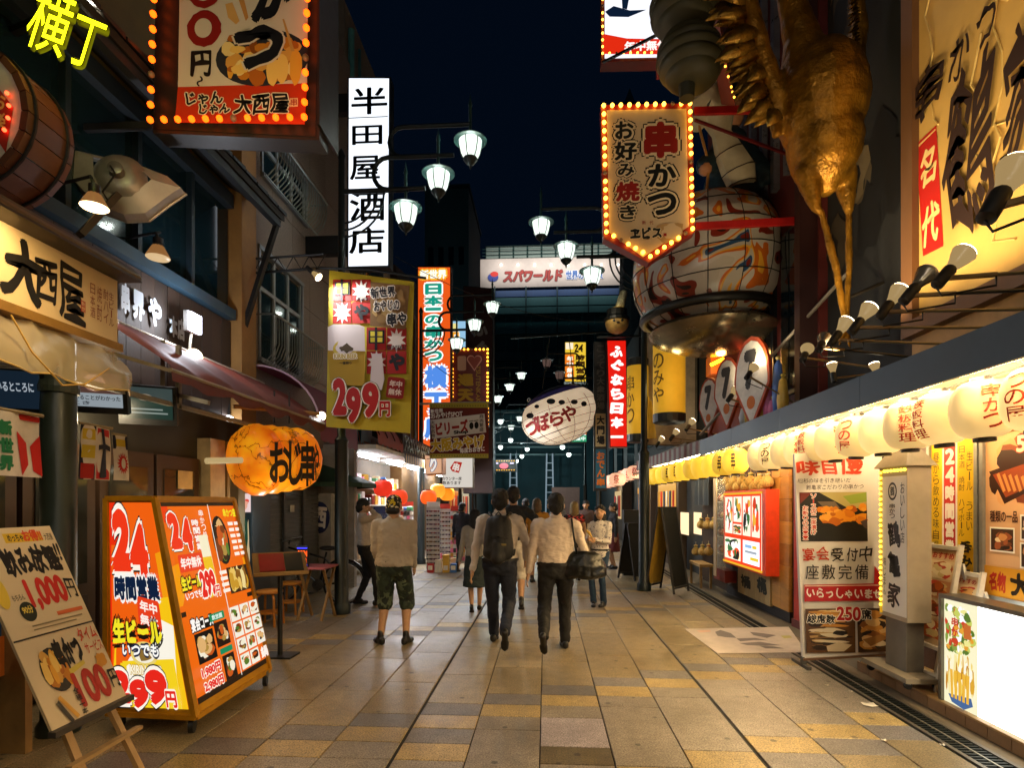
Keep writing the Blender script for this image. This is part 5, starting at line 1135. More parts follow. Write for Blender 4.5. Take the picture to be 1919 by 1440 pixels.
t, pl = light_sign('blue_sign', 'small blue and yellow lit sign beside the orange vertical sign', 19.0, [(846, 600), (846, 652), (874, 652), (874, 600)], .3, '9fd0f0', M('10202c', .5), .9, rimw=.03)
q = Print(pl, lit=1., step=.003, d0=.008); q.text('日', (848, 622, 860, 646), 'f0a020', .05, out=(('fff8e0', .15),)).rct((849, 606, 858, 616), 'f0e08a'); q.done('print', t)
t, pl = light_sign('led_board', 'small black board with yellow dot frame and pink blob in the distance', 34, [(928, 861), (928, 884), (968, 884), (968, 861)], .3, '0a0a0c', M('15110a', .5), 0, rimw=.02)
q = Print(pl, lit=1.2, step=.006, d0=.02)
for k in range(8): q.rct((930 + k * 4.6, 863, 932.6 + k * 4.6, 865), 'f0b020').rct((930 + k * 4.6, 880, 932.6 + k * 4.6, 882), 'f0b020')
q.disc((936, 868, 953, 879), 'f07a8a').rct((930, 867, 934, 870), 'e8e0ff').rct((956, 867, 963, 870), 'e8e0ff'); q.done('print', t)
# small round-faced blowfish figure on the right post
c = at(1156, 606, Y=14.6); t = T('blowfish_figure', 'small round blowfish figure with striped cone hat above the red sign', 'figure', c - V((0, 0, .3)))
MB().ell(c, (.30, .28, .27), 16, 12).obj('body', M('c9a45c', .5, scale=8, var=.4), t, smooth=True); MB().lathe([(.33, .06), (.33, .12), (.26, .18), (.26, .34), (.24, .34)], c, 14).obj('hat_brim', M('0f120f', .5), t)
MB().lathe([(.2, .2), (.2, .36), (.16, .38)], c, 14).obj('gold_band', E('f0b020', .7), t)
b_ = c + V((.06, 0, .36)); MB().lathe([(.1, 0), (.115, .1), (.1, .45), (.06, .5)], b_, 12, (.25, 0, 1)).obj('cone_hat', M('e0cfa0', .6, scale=9, var=.8), t, smooth=True)
for s_ in (-1, 1): MB().ell(c + V((s_ * .1, -.26, .0)), (.035, .02, .035), 8, 6).obj('eye', M('0c0c0c', .3), t)
MB().ell(c + V((0, -.28, -.06)), (.05, .02, .025), 8, 6).obj('mouth', M('1a0f0c', .4), t)
MB().bar(c + V((-.5, .1, -.32)), c + V((1.6, .1, -.28)), .05).obj('shelf_bar', IRON, t)
light('figure_light', 'POINT', c + V((-.3, -.7, .2)), 3, (1, .85, .6), t, .05)
# ================================================================== STATUES AND BIG ORNAMENTS (right)
def caps_mesh(parts, n=14):
    """parts: ('c', p, q, r1, r2) tapered capsule | ('e', centre, radii, rot) ellipsoid | ('l', rings) loft; overlapping solids to be fused"""
    mb = MB()
    for a in parts:
        if a[0] == 'c':
            p, q, r1, r2 = V(a[1]), V(a[2]), a[3], a[4]; d = q - p; L_ = d.length; d = d / L_ if L_ > 1e-6 else V((0, 0, 1))
            pf = [(r1 * math.sin(R(18 * k)), -r1 * math.cos(R(18 * k))) for k in range(0, 6)] + [(r2 * math.cos(R(18 * k)), L_ + r2 * math.sin(R(18 * k))) for k in range(0, 6)]
            pf[0] = (1e-4, pf[0][1]); pf[-1] = (1e-4, pf[-1][1]); mb.lathe(pf, p, n, d)
        elif a[0] == 'e': mb.ell(a[1], a[2], n, 10, a[3] if len(a) > 3 else None)
        else: mb.loft(a[1])
    return mb
def fuse(parts, name, mat, parent, voxel=.012, smooth=4, disp=0., dscale=.2, label=None):
    o = caps_mesh(parts).obj(name, mat, parent, smooth=True)
    r = o.modifiers.new('fuse', 'REMESH'); r.mode = 'VOXEL'; r.voxel_size = voxel; r.use_smooth_shade = True
    if smooth: s = o.modifiers.new('smooth', 'SMOOTH'); s.factor = .5; s.iterations = smooth
    if disp:
        k = 'folds_%g' % dscale; tx = bpy.data.textures.get(k) or bpy.data.textures.new(k, 'CLOUDS'); tx.noise_scale = dscale; tx.noise_depth = 2
        d = o.modifiers.new('folds', 'DISPLACE'); d.texture = tx; d.strength = disp; d.texture_coords = 'GLOBAL'; d.mid_level = .5
    if label: o['label'] = label
    return o
YB = 6.0
def b_(px, py, dy=0.): return at(px, py, Y=YB + dy)
GLD = M('946414', .36, .7, var=.5, scale=5, bump=.6, bscale=30, dirt=.4)
bd = T('gilded_bird', 'huge gilded long-legged bird statue with raised wings hanging above the canopy', 'statue', b_(1585, 640))
body = [('c', b_(1462, -120), b_(1478, -20), .10, .12), ('c', b_(1478, -20), b_(1505, 80), .12, .19), ('c', b_(1505, 80), b_(1532, 160), .19, .38), ('e', b_(1540, 190), (.44, .46, .60)), ('e', b_(1545, 265), (.36, .38, .5)), ('c', b_(1545, 300), b_(1548, 345), .24, .12),
        ('c', b_(1512, 330, -.05), b_(1528, 388, -.05), .13, .055), ('c', b_(1528, 388, -.05), b_(1540, 400, -.05), .05, .035), ('c', b_(1540, 400, -.05), b_(1566, 500, -.05), .034, .046), ('c', b_(1566, 500, -.05), b_(1584, 600, -.05), .04, .036),
        ('c', b_(1582, 325, .1), b_(1590, 392, .1), .13, .055), ('c', b_(1590, 392, .1), b_(1591, 500, .1), .036, .04), ('c', b_(1591, 500, .1), b_(1586, 600, .1), .036, .034),
        ('c', b_(1455, 250), b_(1455, 185), .05, .1), ('c', b_(1500, 200), b_(1455, 180), .2, .12), ('c', b_(1455, 180), b_(1425, 90), .12, .1), ('c', b_(1425, 90), b_(1392, -30), .1, .1),
        ('c', b_(1570, 150, .2), b_(1603, 130, .2), .16, .09), ('c', b_(1603, 130, .2), b_(1612, 50, .2), .09, .08), ('c', b_(1612, 50, .2), b_(1600, -40, .2), .08, .08)]
for dx, dy in ((-12, 0), (8, 6), (2, -8)): body.append(('c', b_(1585, 600), b_(1585 + dx, 645 + dy), .032, .02))
fuse(body, 'body', GLD, bd, .022, 6, .022, .12)
rnd = random.Random(2)
FEA = M('8f6a24', .3, .8, var=.5, scale=9, bump=.5, bscale=40)
for i in range(46):
    s_ = i / 45; row = i % 3
    root = b_(1452 - 58 * s_ + rnd.uniform(-6, 6), 200 - 215 * s_ + rnd.uniform(-6, 6), rnd.uniform(-.08, .1))
    ln_ = .26 + .08 * row; tip = root + V((-.16 - .13 * row - .25 * s_, rnd.uniform(-.1, .06), -.26 + .22 * s_ - .05 * row)).normalized() * ln_
    d = (tip - root); sd = d.cross(V((0, 1, 0))).normalized(); pts = []
    rings = []
    for k in range(6): f_ = k / 5; w_ = .085 * math.sin(math.pi * min(1, f_ * .85 + .15)) + .006; c = root + d * f_ + V((0, -.05 * math.sin(f_ * 3), 0)); rings.append([c + sd * w_, c + V((0, -.018, 0)), c - sd * w_, c + V((0, .018, 0))])
    MB().loft(rings).obj('feather', FEA, bd, smooth=True)
for i in range(26):
    s_ = i / 25; root = b_(1604 - 4 * math.sin(s_ * 3), 130 - 165 * s_, .2); d = V((-.12, -.12, -.16)).normalized() * .2; sd = V((.5, -.5, .2)).normalized(); rings = []
    for k in range(5): f_ = k / 4; w_ = .045 * math.sin(math.pi * (f_ * .8 + .15)) + .005; c = root + V((rnd.uniform(-.04, .01), -.06, 0)) + d * f_; rings.append([c + sd * w_, c + V((0, -.012, 0)), c - sd * w_, c + V((0, .012, 0))])
    MB().loft(rings).obj('feather', FEA, bd, smooth=True)
MB().tube([b_(1586, 560, .1), V((3.5, 6.1, b_(0, 560).z))], .02, 6).obj('mount', M('1a1208', .5), bd)
for px, aimp, pw in ((1640, (1540, 250), 60), (1560, (1480, 120), 60)):
    h = at(px, 690, Y=5.3); spot_lamp('bird_spotlight', 'upward spotlight below the gilded bird' + (' nearer the name board' if px == 1640 else ' nearer the red beams'), h, at(*aimp, Y=5.9), (3.4, 5.2, 2.8), True, power=pw, group='bird spotlights', sz=.7)
# ---- dark ringed ornament
c = at(1287, 60, Y=6.9); t = T('ringed_ornament', 'dark olive stacked-ring ornament hanging at the top beside the white and red sign', 'ornament', c - V((0, 0, .8)))
prof = []
def lobe(z0, R0, h, nr):
    for k in range(nr):
        for j in range(6): f_ = (k + j / 6) / nr; env = math.sin(math.pi * (.12 + .76 * f_)) ** .6; prof.append((R0 * env * (.93 + .07 * math.sin(math.pi * j / 6)), z0 + h * f_))
prof.append((.02, -.66)); lobe(-.64, .40, .62, 5); lobe(-.03, .41, .6, 4); prof.append((.2, .6)); lobe(.6, .4, .6, 4)
MB().lathe(prof, c, 28, (-.12, 0, 1)).obj('rings', M('3a3418', .6, scale=4, dirt=.3), t, smooth=30); MB().lathe([(.09, -.8), (.1, -.62), (.06, -.6)], c, 12).obj('drip_stem', M('2a2818', .6), t)
MB().tube([c + V((.3, .2, .4)), V((3.5, 7.3, 8.4))], .03, 6).obj('stay', M('0e0e0e', .5), t)
# ---- strip sign seen edge-on with bulbs
a, b2 = at(1348, 130, Y=8.0), at(1376, 200, Y=7.3)
t = T('edge_strip_sign', 'narrow orange sign seen edge-on with a line of bulbs', 'sign', at(1360, 200, Y=7.9)); za, zb_ = at(1360, -60, Y=8).z, at(1372, 200, Y=7.9).z
MB().hexa([at(1352, 195, Y=8.0), at(1378, 200, Y=7.8), at(1380, 200, Y=8.1), at(1354, 195, Y=8.3), at(1320, 30, Y=8.0), at(1345, 30, Y=7.8), at(1350, 30, Y=8.1), at(1324, 30, Y=8.3)]).obj('case', M('8a3a14', .5), t)
pl = Pl(at(1360, 150, Y=7.9), FACE); bulbs(t, pl, [(1350, 130), (1369, 196)], .07, .014, 'ffb030', 8, d=.15)
# ---- painted hull ornament on the red building
def hull_mat():
    m = bpy.data.materials.new('painted_hull'); m.use_nodes = True; nt = m.node_tree; L = nt.links.new; b = nt.nodes['Principled BSDF']; b.inputs['Roughness'].default_value = .32
    tc = nt.nodes.new('ShaderNodeTexCoord'); n = nt.nodes.new('ShaderNodeTexNoise'); n.inputs['Scale'].default_value = 1.5; n.inputs['Detail'].default_value = 1.2; n.inputs['Distortion'].default_value = 1.4; L(tc.outputs['Object'], n.inputs['Vector'])
    r = nt.nodes.new('ShaderNodeValToRGB'); r.color_ramp.interpolation = 'CONSTANT'; cs = [(0, '1c0f0a'), (.33, '7a2410'), (.38, 'b8ac9a'), (.46, 'c0b4a4'), (.52, 'c9641c'), (.57, 'e0a030'), (.6, 'b8ac9a'), (.66, '2a4a6a'), (.7, '7a2410')]
    e = r.color_ramp.elements
    while len(e) < len(cs): e.new(.5)
    for x, (p, c_) in zip(e, cs): x.position = p; x.color = (*lin(c_), 1)
    L(n.outputs[0], r.inputs[0]); L(r.outputs[0], b.inputs['Base Color']); return m
c = at(1325, 505, Y=9.1); t = T('painted_hull', 'large rounded hull-like ornament painted in orange, white and red scrolls', 'ornament', c - V((0, 0, 1.1)))
rr = V((1.16, 1.0, 1.05)); mb = MB(); rings = []
for i in range(17):
    f_ = -1 + i / 8; ph = f_ * math.pi / 2 * .98; rad = math.cos(ph) ** .55
    rings.append([c + V((rr[0] * rad * math.cos(a), rr[1] * rad * math.sin(a), rr[2] * math.sin(ph) * (1 if f_ > 0 else .92) + .12 * math.cos(a) * (1 - abs(f_)))) for a in [2 * math.pi * k / 28 for k in range(28)]])
mb.loft(rings).obj('hull', hull_mat(), t, smooth=True)
for i in (4, 6, 8, 10, 12): MB().tube([c + (p - c) * 1.004 for p in rings[i] + rings[i][:1]], .008, 4).obj('seam', M('15100c', .5), t)
for k in range(10, 28, 2): MB().tube([c + (rings[i][k] - c) * 1.004 for i in range(2, 15)], .007, 4).obj('seam', M('15100c', .5), t)
MB().tube([c + (p - c) * 1.02 + V((0, 0, -.04)) for p in rings[4] + rings[4][:1]], .07, 8).obj('dark_rim', M('14130f', .4), t, smooth=True)
c2 = at(1335, 625, Y=9.1); MB().lathe([(.1, -.28), (.55, -.24), (.9, -.1), (.98, .0), (.95, .05), (.5, .12), (.1, .14)], c2, 32).obj('saucer', M('8a7c62', .25, .85, scale=3), t, smooth=40)
MB().bar(c2 + V((.3, .2, -.1)), V((3.5, 9.4, c2.z - .2)), .12).obj('bracket', M('5a2010', .5), t)
t = T('robed_figure', 'dark robed figure with rod standing on the painted hull behind the pentagon sign', 'statue', at(1365, 455, Y=9.0)); c = at(1370, 455, Y=9.0)
fuse([('c', c + V((0, 0, 0)), c + V((0, 0, .8)), .5, .42), ('c', c + V((0, 0, .8)), c + V((-.02, 0, 1.5)), .42, .28), ('c', c + V((-.1, -.1, 1.4)), c + V((-.5, -.35, 1.0)), .17, .13), ('c', c + V((.2, 0, 1.4)), c + V((.45, -.25, .9)), .17, .13), ('c', c + V((0, 0, 1.6)), c + V((0, 0, 1.75)), .1, .1)], 'robe', M('1c3036', .6, scale=4, var=.5, bump=.3, bscale=12), t, .035, 3, .06, .2)
MB().ell(c + V((-.02, -.05, 1.98)), (.2, .22, .26), 14, 10).obj('head', M('b8784a', .5), t, smooth=True); MB().ell(c + V((-.5, -.38, .95)), (.1, .1, .1), 10, 8).obj('hand', M('b8784a', .5), t, smooth=True)
MB().lathe([(.24, 0), (.2, .12), (.13, .34), (.02, .42)], c + V((-.02, 0, 2.1)), 14).obj('cap', M('15181c', .5), t, smooth=30); MB().tube([c + V((-.52, -.4, .2)), c + V((-.45, -.4, 1.0)), c + V((-.9, -.5, 2.6))], .022, 6).obj('rod', M('a8702a', .5), t)
c = at(1330, 210, Y=8.6); t = T('pale_fish_ornament', 'pale papery fish-shaped ornament with flared tail behind the pentagon sign', 'ornament', at(1385, 345, Y=8.6))
path = [(1305, 245, .05), (1308, 205, .3), (1330, 190, .36), (1345, 215, .27), (1352, 250, .15), (1366, 285, .22), (1384, 320, .26), (1390, 345, .22)]; rings = []
for i, (x, y, r_) in enumerate(path):
    p = at(x, y, Y=8.6); d = (at(path[min(i + 1, 7)][0], path[min(i + 1, 7)][1], Y=8.6) - at(path[max(i - 1, 0)][0], path[max(i - 1, 0)][1], Y=8.6)).normalized(); s_ = d.cross(V((0, 1, 0))).normalized()
    rings.append([p + s_ * r_ * math.cos(a) + V((0, 1, 0)) * r_ * .6 * math.sin(a) for a in [2 * math.pi * k / 10 for k in range(10)]])
MB().loft(rings).obj('body', M('b8a684', .7, scale=3), t, smooth=25)
for i in (5, 6, 7): MB().tube([p for p in rings[i] + rings[i][:1]], .01, 4).obj('frame_hoop', M('3a2a1a', .6), t)
# ---- tall yellow barrel lanterns
def barrel_lantern(label, px0, px1, py0, py1, Y, text):
    a, b = at(px0, py0, Y=Y), at(px1, py1, Y=Y); r = (b.x - a.x) / 2; h = a.z - b.z; c = V(((a.x + b.x) / 2, Y, (a.z + b.z) / 2)); t = T('barrel_lantern', label, 'lantern', c - V((0, 0, h / 2)), 'tall yellow barrel lanterns')
    n = 60; pf = [(r * (.985 if i % 2 else 1.01), -h / 2 + h * i / n) for i in range(n + 1)]
    MB().lathe(pf, c, 24).obj('paper_body', paper('c9a02c', 'ffbe2c', .28), t, smooth=True); MB().lathe([(r * .9, -h / 2 - .16), (r * 1.02, -h / 2 - .14), (r * 1.02, -h / 2 + .02)], c, 20).obj('bottom_cap', M('12161a', .5), t); MB().lathe([(r * 1.02, h / 2 - .02), (r * 1.02, h / 2 + .14), (r * .9, h / 2 + .16)], c, 20).obj('top_cap', M('12161a', .5), t)
    mb = MB(); wrap_text(mb, text, c, math.atan2(-c.y, -c.x) - .75, pf, 0, r * .9, h * .7, .03); mb.obj('lettering', M('6a4c10', .7, var=0), t)
    light('lantern_glow', 'POINT', c + V((-.2, -.9, -.2)), 4, (1, .75, .3), t, .1)
barrel_lantern('tall yellow barrel lantern below the painted hull', 1224, 1284, 645, 778, 11.2, 'のみや')
barrel_lantern('tall yellow barrel lantern behind the black lamp post', 1175, 1215, 686, 816, 12.8, '串かつ')
# folded yellow umbrella-like slats beside it
t = T('slanted_sign', 'slanted yellow board leaning behind the black lamp post', 'sign', at(1225, 820, Y=12.2))
for k in range(3): MB().hexa([at(1212 + k * 6, 822, Y=12.2), at(1219 + k * 6, 822, Y=12.2), at(1219 + k * 6, 822, Y=12.3), at(1212 + k * 6, 822, Y=12.3), at(1208 + k * 4, 735 + k * 8, Y=12.2), at(1213 + k * 4, 735 + k * 8, Y=12.2), at(1213 + k * 4, 735 + k * 8, Y=12.3), at(1208 + k * 4, 735 + k * 8, Y=12.3)]).obj('slat', M('b8902c', .5), t)
# lamp-lit white wall behind the barrel lanterns
t = T('pale_wall_panel', 'pale lit wall panel between the barrel lanterns', 'panel', (3.3, 12.3, 2.9)); MB().box(at(1205, 0, Y=13).x, 3.39, 13.0, 13.2, 2.92, at(0, 640, Y=13).z).obj('sheet', M('b8a892', .7), t)
# ---- pointed oval prize boards with numerals
for i, (px, py, s_) in enumerate(((1328, 755, .75), (1362, 730, .88), (1408, 708, 1.02))):
    Y = 9.4 - i * .75; c = at(px, py, Y=Y); t = T('oval_board', 'pointed oval board with orange rim and bold numeral, %s above the canopy' % ['smallest', 'middle one', 'largest'][i], 'signboard', c - V((0, 0, .6 * s_)), 'oval boards above the canopy')
    n_ = V((-.9, -.44, 0)).normalized(); pl = Pl(c, n_)
    def oval(k): return [((.27 if v > -.1 else .27 * max(0.02, (1 - (-.1 - v) / .52))) * k * math.sqrt(max(0, 1 - (v / .5) ** 2) if v > -.1 else 1) * sx, v * k) for sx, vs in ((1, [.5, .46, .36, .2, 0, -.1, -.3, -.6]), (-1, [-.6, -.3, -.1, 0, .2, .36, .46, .5])) for v in vs]
    MB().prism([pl.w(u * s_, v * s_) for u, v in oval(1.12)], n_ * -.05).obj('rim', M('b8481a', .5), t); MB().prism([pl.w(u * s_, v * s_, .004) for u, v in oval(1.0)], n_ * -.003).obj('face', M('d8cfc4', .5), t)
    q = Print(pl, (-.3 * s_, .5 * s_, .3 * s_, -.5 * s_), d0=.008); q.text('7', (30, 12, 66, 66), '3a3634', .08); q.disc((38, 74, 62, 92), 'c86a20'); q.done('numeral', t)
    MB().tube([c + V((0, .03, -.6 * s_)), V((c.x + .1, c.y, 2.68))], .02, 6).obj('stem', M('6a2a14', .5), t)
# orange glow sign box & neon tube near prize boards
t = T('orange_box_sign', 'small orange box sign with a glowing yellow tube above the oval boards', 'light box', at(1345, 690, Y=10.2)); a, b = at(1332, 665, Y=10.2), at(1358, 700, Y=10.2); MB().box(a.x, b.x, 10.2, 10.5, b.z, a.z).obj('case', M('b85a1c', .5), t); MB().tube([at(1332, 684, Y=10.1), at(1356, 672, Y=10.1)], .03, 8).obj('tube_light', E('ffc020', 6), t)
light('sign_glow', 'POINT', at(1352, 680, Y=9.7), 9, (1, .45, .12), t, .08)
# clutter of souvenirs standing on the canopy edge
for i in range(9):
    p = at(1395 + i * 9, 770 - i * 6, Y=8.3 - i * .1); p.z = 2.72; h = .25 + .25 * ((i * 5) % 3); t = T('souvenir_packet', 'bright souvenir packet standing on top of the canopy, %s from the oval boards' % ORD[i], 'packet', p, 'souvenir packets on the canopy')
    MB().lathe([(.06, 0), (.08, h * .4), (.05, h * .9), (.01, h)], p, 8).obj('wrapper', M(random.Random(i).choice(['c83a3a', 'd8b04a', '4a6ab0', 'b8c0c8', 'c86a9a']), .4), t, smooth=True); MB().lathe([(.02, h), (.035, h + .03), (.01, h + .05)], p, 6).obj('knot', M('d8c060', .4), t)
# ================================================================== LEFT-HAND SHOP FRONTS
# ---- shop sign board with brush lettering
LXs = -3.2
ya, yb_ = at(0, 555, X=LXs).y - 1.6, at(220, 640, X=LXs).y
t = T('shop_sign', 'long cream sign board with large brush lettering over the left shop', 'signboard', (LXs, 3.4, 2.78))
MB().box(LXs - .12, LXs, ya, yb_, 2.79, 3.26).obj('board', M('d9bd8c', .5, scale=2, var=.1), t)
MB().hexa([(LXs - .2, ya, 3.262), (LXs + .16, ya, 3.262), (LXs + .16, yb_ + .05, 3.262), (LXs - .2, yb_ + .05, 3.262), (LXs - .2, ya, 3.42), (LXs + .1, ya, 3.36), (LXs + .1, yb_ + .05, 3.36), (LXs - .2, yb_ + .05, 3.42)]).obj('hood', M('3a3126', .5, scale=3), t)
MB().tube([(LXs + .12, ya, 3.3), (LXs + .12, yb_ + .05, 3.3)], .03, 8).obj('hood_pipe', M('6a5a40', .4, .4), t)
MB().box(LXs - .1, LXs + .03, ya, yb_ + .02, 2.73, 2.788).obj('lower_rail', M('8a6424', .5, dirt=.3), t)
pl = Pl((LXs + .001, 3, 0), (1, 0, 0)); q = Print(pl, crop=(0, 400, 4), rough=.5)
q2 = Print(pl, (0, 3.26, 1, 2.79), rough=.5)
def brd(ch, p0, p1, v0, v1, bo): q2.rect = (at(p0, 600, X=LXs).y - 3, 3.26, at(p1, 600, X=LXs).y - 3, 2.79); q2.text(ch, (0, v0, 100, v1), '14110e', bo, brush=1)
brd('大', 2, 82, 12, 90, .045); brd('西', 66, 108, 22, 80, .025); brd('屋', 108, 158, 14, 94, .018); q2.done('brush_lettering', t)
q.d = .004
q.rct((603, 655, 637, 738), 'b03a1c').text('新', (606, 660, 634, 694), 'e8d0a0', .0).text('世', (606, 698, 634, 732), 'e8d0a0', .0)
for s_, x, y0, y1 in (('日本酒', 690, 520, 785), ('焼酎', 740, 540, 815), ('酎ハイ', 788, 565, 825), ('生ビール', 828, 590, 850)): q.vtext(s_, (x - 18, y0, x + 18, y1), '8a3a1c', .0)
q.text('屋', (-330, 60, -60, 360), '14110e', .06, brush=1)
q.done('lettering', t)
light('sign_wash', 'AREA', (LXs + .16, 3.1, 3.24), 9, (1, .72, .35), t, aim=(LXs - .1, 3.1, 2.7), size=(.04, 2.0))
# clear rain sheet hanging below it
t = T('rain_sheet', 'clear plastic rain sheet hanging below the cream sign board', 'plastic sheet', (LXs, 3.4, 2.4)); g = []
for i in range(7):
    r_ = []
    for j in range(25): y = ya + (yb_ + .02 - ya) * j / 24; k = i / 6; r_.append((LXs - .02 + .32 * math.sin(k * 1.4) * (.75 + .25 * math.sin(j * .9)) * .5 + .03 * math.sin(j * 2.3 + i), y, 2.73 - .33 * k - .02 * math.sin(j * 1.3)))
    g.append(r_)
MB().sheet(g).obj('film', G((.9, .72, .42), .38, .16), t, smooth=True)
MB().tube([g[-1][j] for j in range(25)], .006, 5).obj('hem', M('c9a860', .4), t)
MB().tube([at(20, 590, X=LXs + .1), at(60, 660, X=LXs + .15), at(117, 722, X=LXs + .2), at(160, 720, X=LXs + .2), at(205, 690, X=LXs + .1)], .006, 5).obj('cord', M('b8903c', .5), t)
# ---- neon sign, wooden barrel sign
c = at(-85, 205, Y=3.75); t = T('barrel_sign', 'round wooden tub sign with white face at the upper left edge', 'sign', c - V((0, 0, .6)))
ax = V((.06, -1, 0)).normalized()
r0 = .52
for k in range(22):
    a0_, a1_ = 2 * math.pi * k / 22, 2 * math.pi * (k + .94) / 22; sx = V((1, .06, 0)); up = V((0, 0, 1)); P_ = lambda a, rr_, d: c + ax * d + (sx * math.cos(a) + up * math.sin(a)) * rr_
    MB().hexa([P_(a0_, r0 - .05, -.42), P_(a1_, r0 - .05, -.42), P_(a1_, r0, -.42), P_(a0_, r0, -.42), P_(a0_, r0 - .05, 0), P_(a1_, r0 - .05, 0), P_(a1_, r0, 0), P_(a0_, r0, 0)]).obj('stave', M(random.choice(['5a3016', '4a2812', '663a1c']), .5, scale=5, dirt=.3), t)
for d in (-.35, -.06): MB().tube([P_(2 * math.pi * k / 30, r0 + .008, d) for k in range(31)], .012, 5).obj('hoop', M('1a1410', .5, .4), t)
MB().prism([P_(2 * math.pi * k / 32, r0 - .05, -.02) for k in range(32)], ax * .015).obj('face', M('c9bca4', .5), t)
q = Print(Pl(c + ax * -.003, ax), (-.45, .45, .45, -.45), rough=.5); q.poly([(76, 22), (96, 48), (90, 84), (70, 52)], 'a02a18').vtext('お楽', (78, 36, 90, 66), 'e0c060', .03).text('串', (38, 10, 70, 46), '1c1814', .05).text('い', (54, 66, 84, 92), '1c1814', .04); q.done('print', t)
for k in range(4): MB().ell(P_(-.4 + k * .22, r0 - .12, .02), .014, 8, 6).obj('lamp', E('ff4020', 8), t)
t = T('neon_sign', 'yellow neon characters on a dark bracket at the top left', 'neon sign', at(100, 130, Y=4.0)); pl = Pl(at(100, 60, Y=4.0), (.35, -1, 0))
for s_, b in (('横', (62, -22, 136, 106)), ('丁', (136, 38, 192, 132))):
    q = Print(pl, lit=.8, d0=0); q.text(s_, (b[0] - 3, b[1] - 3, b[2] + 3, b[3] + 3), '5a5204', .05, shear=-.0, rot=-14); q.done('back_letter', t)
    q = Print(pl, lit=5., d0=.03); q.text(s_, b, 'e8f010', 0, rot=-14); q.done('neon_tube', t)
light('neon_glow', 'POINT', at(130, 60, Y=3.7), 3, (.95, 1, .2), t, .06); MB().bar(at(70, 40, Y=4.1), at(20, 60, Y=4.3), .05).obj('bracket', M('111111', .5), t)
h = at(165, 22, Y=4.4); spot_lamp('sign_spotlight', 'bright spotlight beside the yellow neon characters', h, h + V((.5, -.8, -.5)), h + V((-.5, .3, .2)), True, power=30, group='left lamps', warm=(1, .95, .85), sz=1.3)
# ---- marquee sign at the top left
Ym = 4.85; t, pl = light_sign('marquee_sign', 'large bulb-lined sign with skewer price and red name strip at upper left', Ym, [(296, -260), (286, 248), (598, 262), (606, -260)], .2, '1a1410', M('14110f', .5), 0, rimw=.03)
q = Print(pl, rough=.45, d0=.006, crop=(0, 0, 3)); q.poly([(1020, -500), (1738, -500), (1728, 470), (1003, 490)], 'd8cbb6').poly([(1003, 490), (1728, 468), (1715, 700), (985, 690)], 'c03412')
q.disc((1215, 165, 1740, 485), '2a2c34', 28)
q.photo((1240, 190, 1715, 480), GOLD + ['8a4a14', 'f0d48a'], 40, None, .1, 21, asp=.8)
for (a, b, c_, d) in ((1500, 305, 1565, 485), (1555, 300, 1625, 470), (1630, 270, 1700, 480), (1405, 395, 1495, 485)): q.disc((a, b, c_, d), random.Random(a).choice(GOLD), 14, rag=.08)
q.poly([(1270, 25), (1310, 15), (1350, 120), (1330, 140), (1285, 100)], 'd8a860').poly([(1345, 0), (1375, -5), (1400, 100), (1385, 120)], 'c98f48').poly([(1590, 110), (1600, 108), (1660, 290), (1640, 290)], 'c99a50')
q.disc((1055, 62, 1248, 265), '8e1c16', 28, rag=.03).disc((1098, 105, 1195, 215), 'd8cbb6', 24).disc((1060, -140, 1245, 48), '8e1c16', 28, rag=.03).disc((1100, -100, 1195, 8), 'd8cbb6', 24)
q.text('円', (1080, 285, 1195, 430), '1a1614', .03, brush=1).text('〜', (1100, 445, 1155, 475), '1a1614', .03, rot=70)
q.text('つ', (1305, 150, 1590, 385), '15161c', .07, out=(('d8cbb6', .06),), brush=1).text('か', (1420, -160, 1640, 120), '15161c', .07, out=(('d8cbb6', .04),), brush=1)
q.text('じゃん', (1050, 522, 1255, 590), '15110f', .04, out=(('e8dcc0', .1),), brush=1).text('じゃん', (1125, 585, 1298, 645), '15110f', .04, out=(('e8dcc0', .1),), brush=1).text('大西屋', (1318, 528, 1628, 645), '15110f', .025, out=(('e8dcc0', .05),), brush=1).rct((1634, 556, 1680, 605), 'e0b080').text('串', (1638, 560, 1676, 600), 'a03018', .02); q.done('print', t)
bulbs(t, pl, [(304, -40), (296, 238), (579, 233), (586, -40)], .128, .028, 'ff5208', 5, d=.1)
pl2 = Pl(pl.o + V((0, .22, 0)), FACE); bulbs(t, pl2, [(325, -40), (320, 264), (596, 260), (605, -40)], .13, .02, 'ff5208', 4, d=.0)
MB().bar(at(286, 235, Y=Ym + .1), at(160, 240, Y=Ym + .1), .05, .06).obj('support_beam', M('1a1c1e', .5), t); MB().box(at(598, 0, Y=Ym).x, at(603, 0, Y=Ym).x, Y * 0 + Ym - .05, Ym + .4, at(0, 264, Y=Ym).z, 9.5).obj('side_post', M('17130f', .5), t)
light('marquee_wash', 'AREA', at(440, 262, Y=Ym - .8), 5, (1, .6, .3), t, aim=at(440, 80, Y=Ym), size=(1.2, .1))
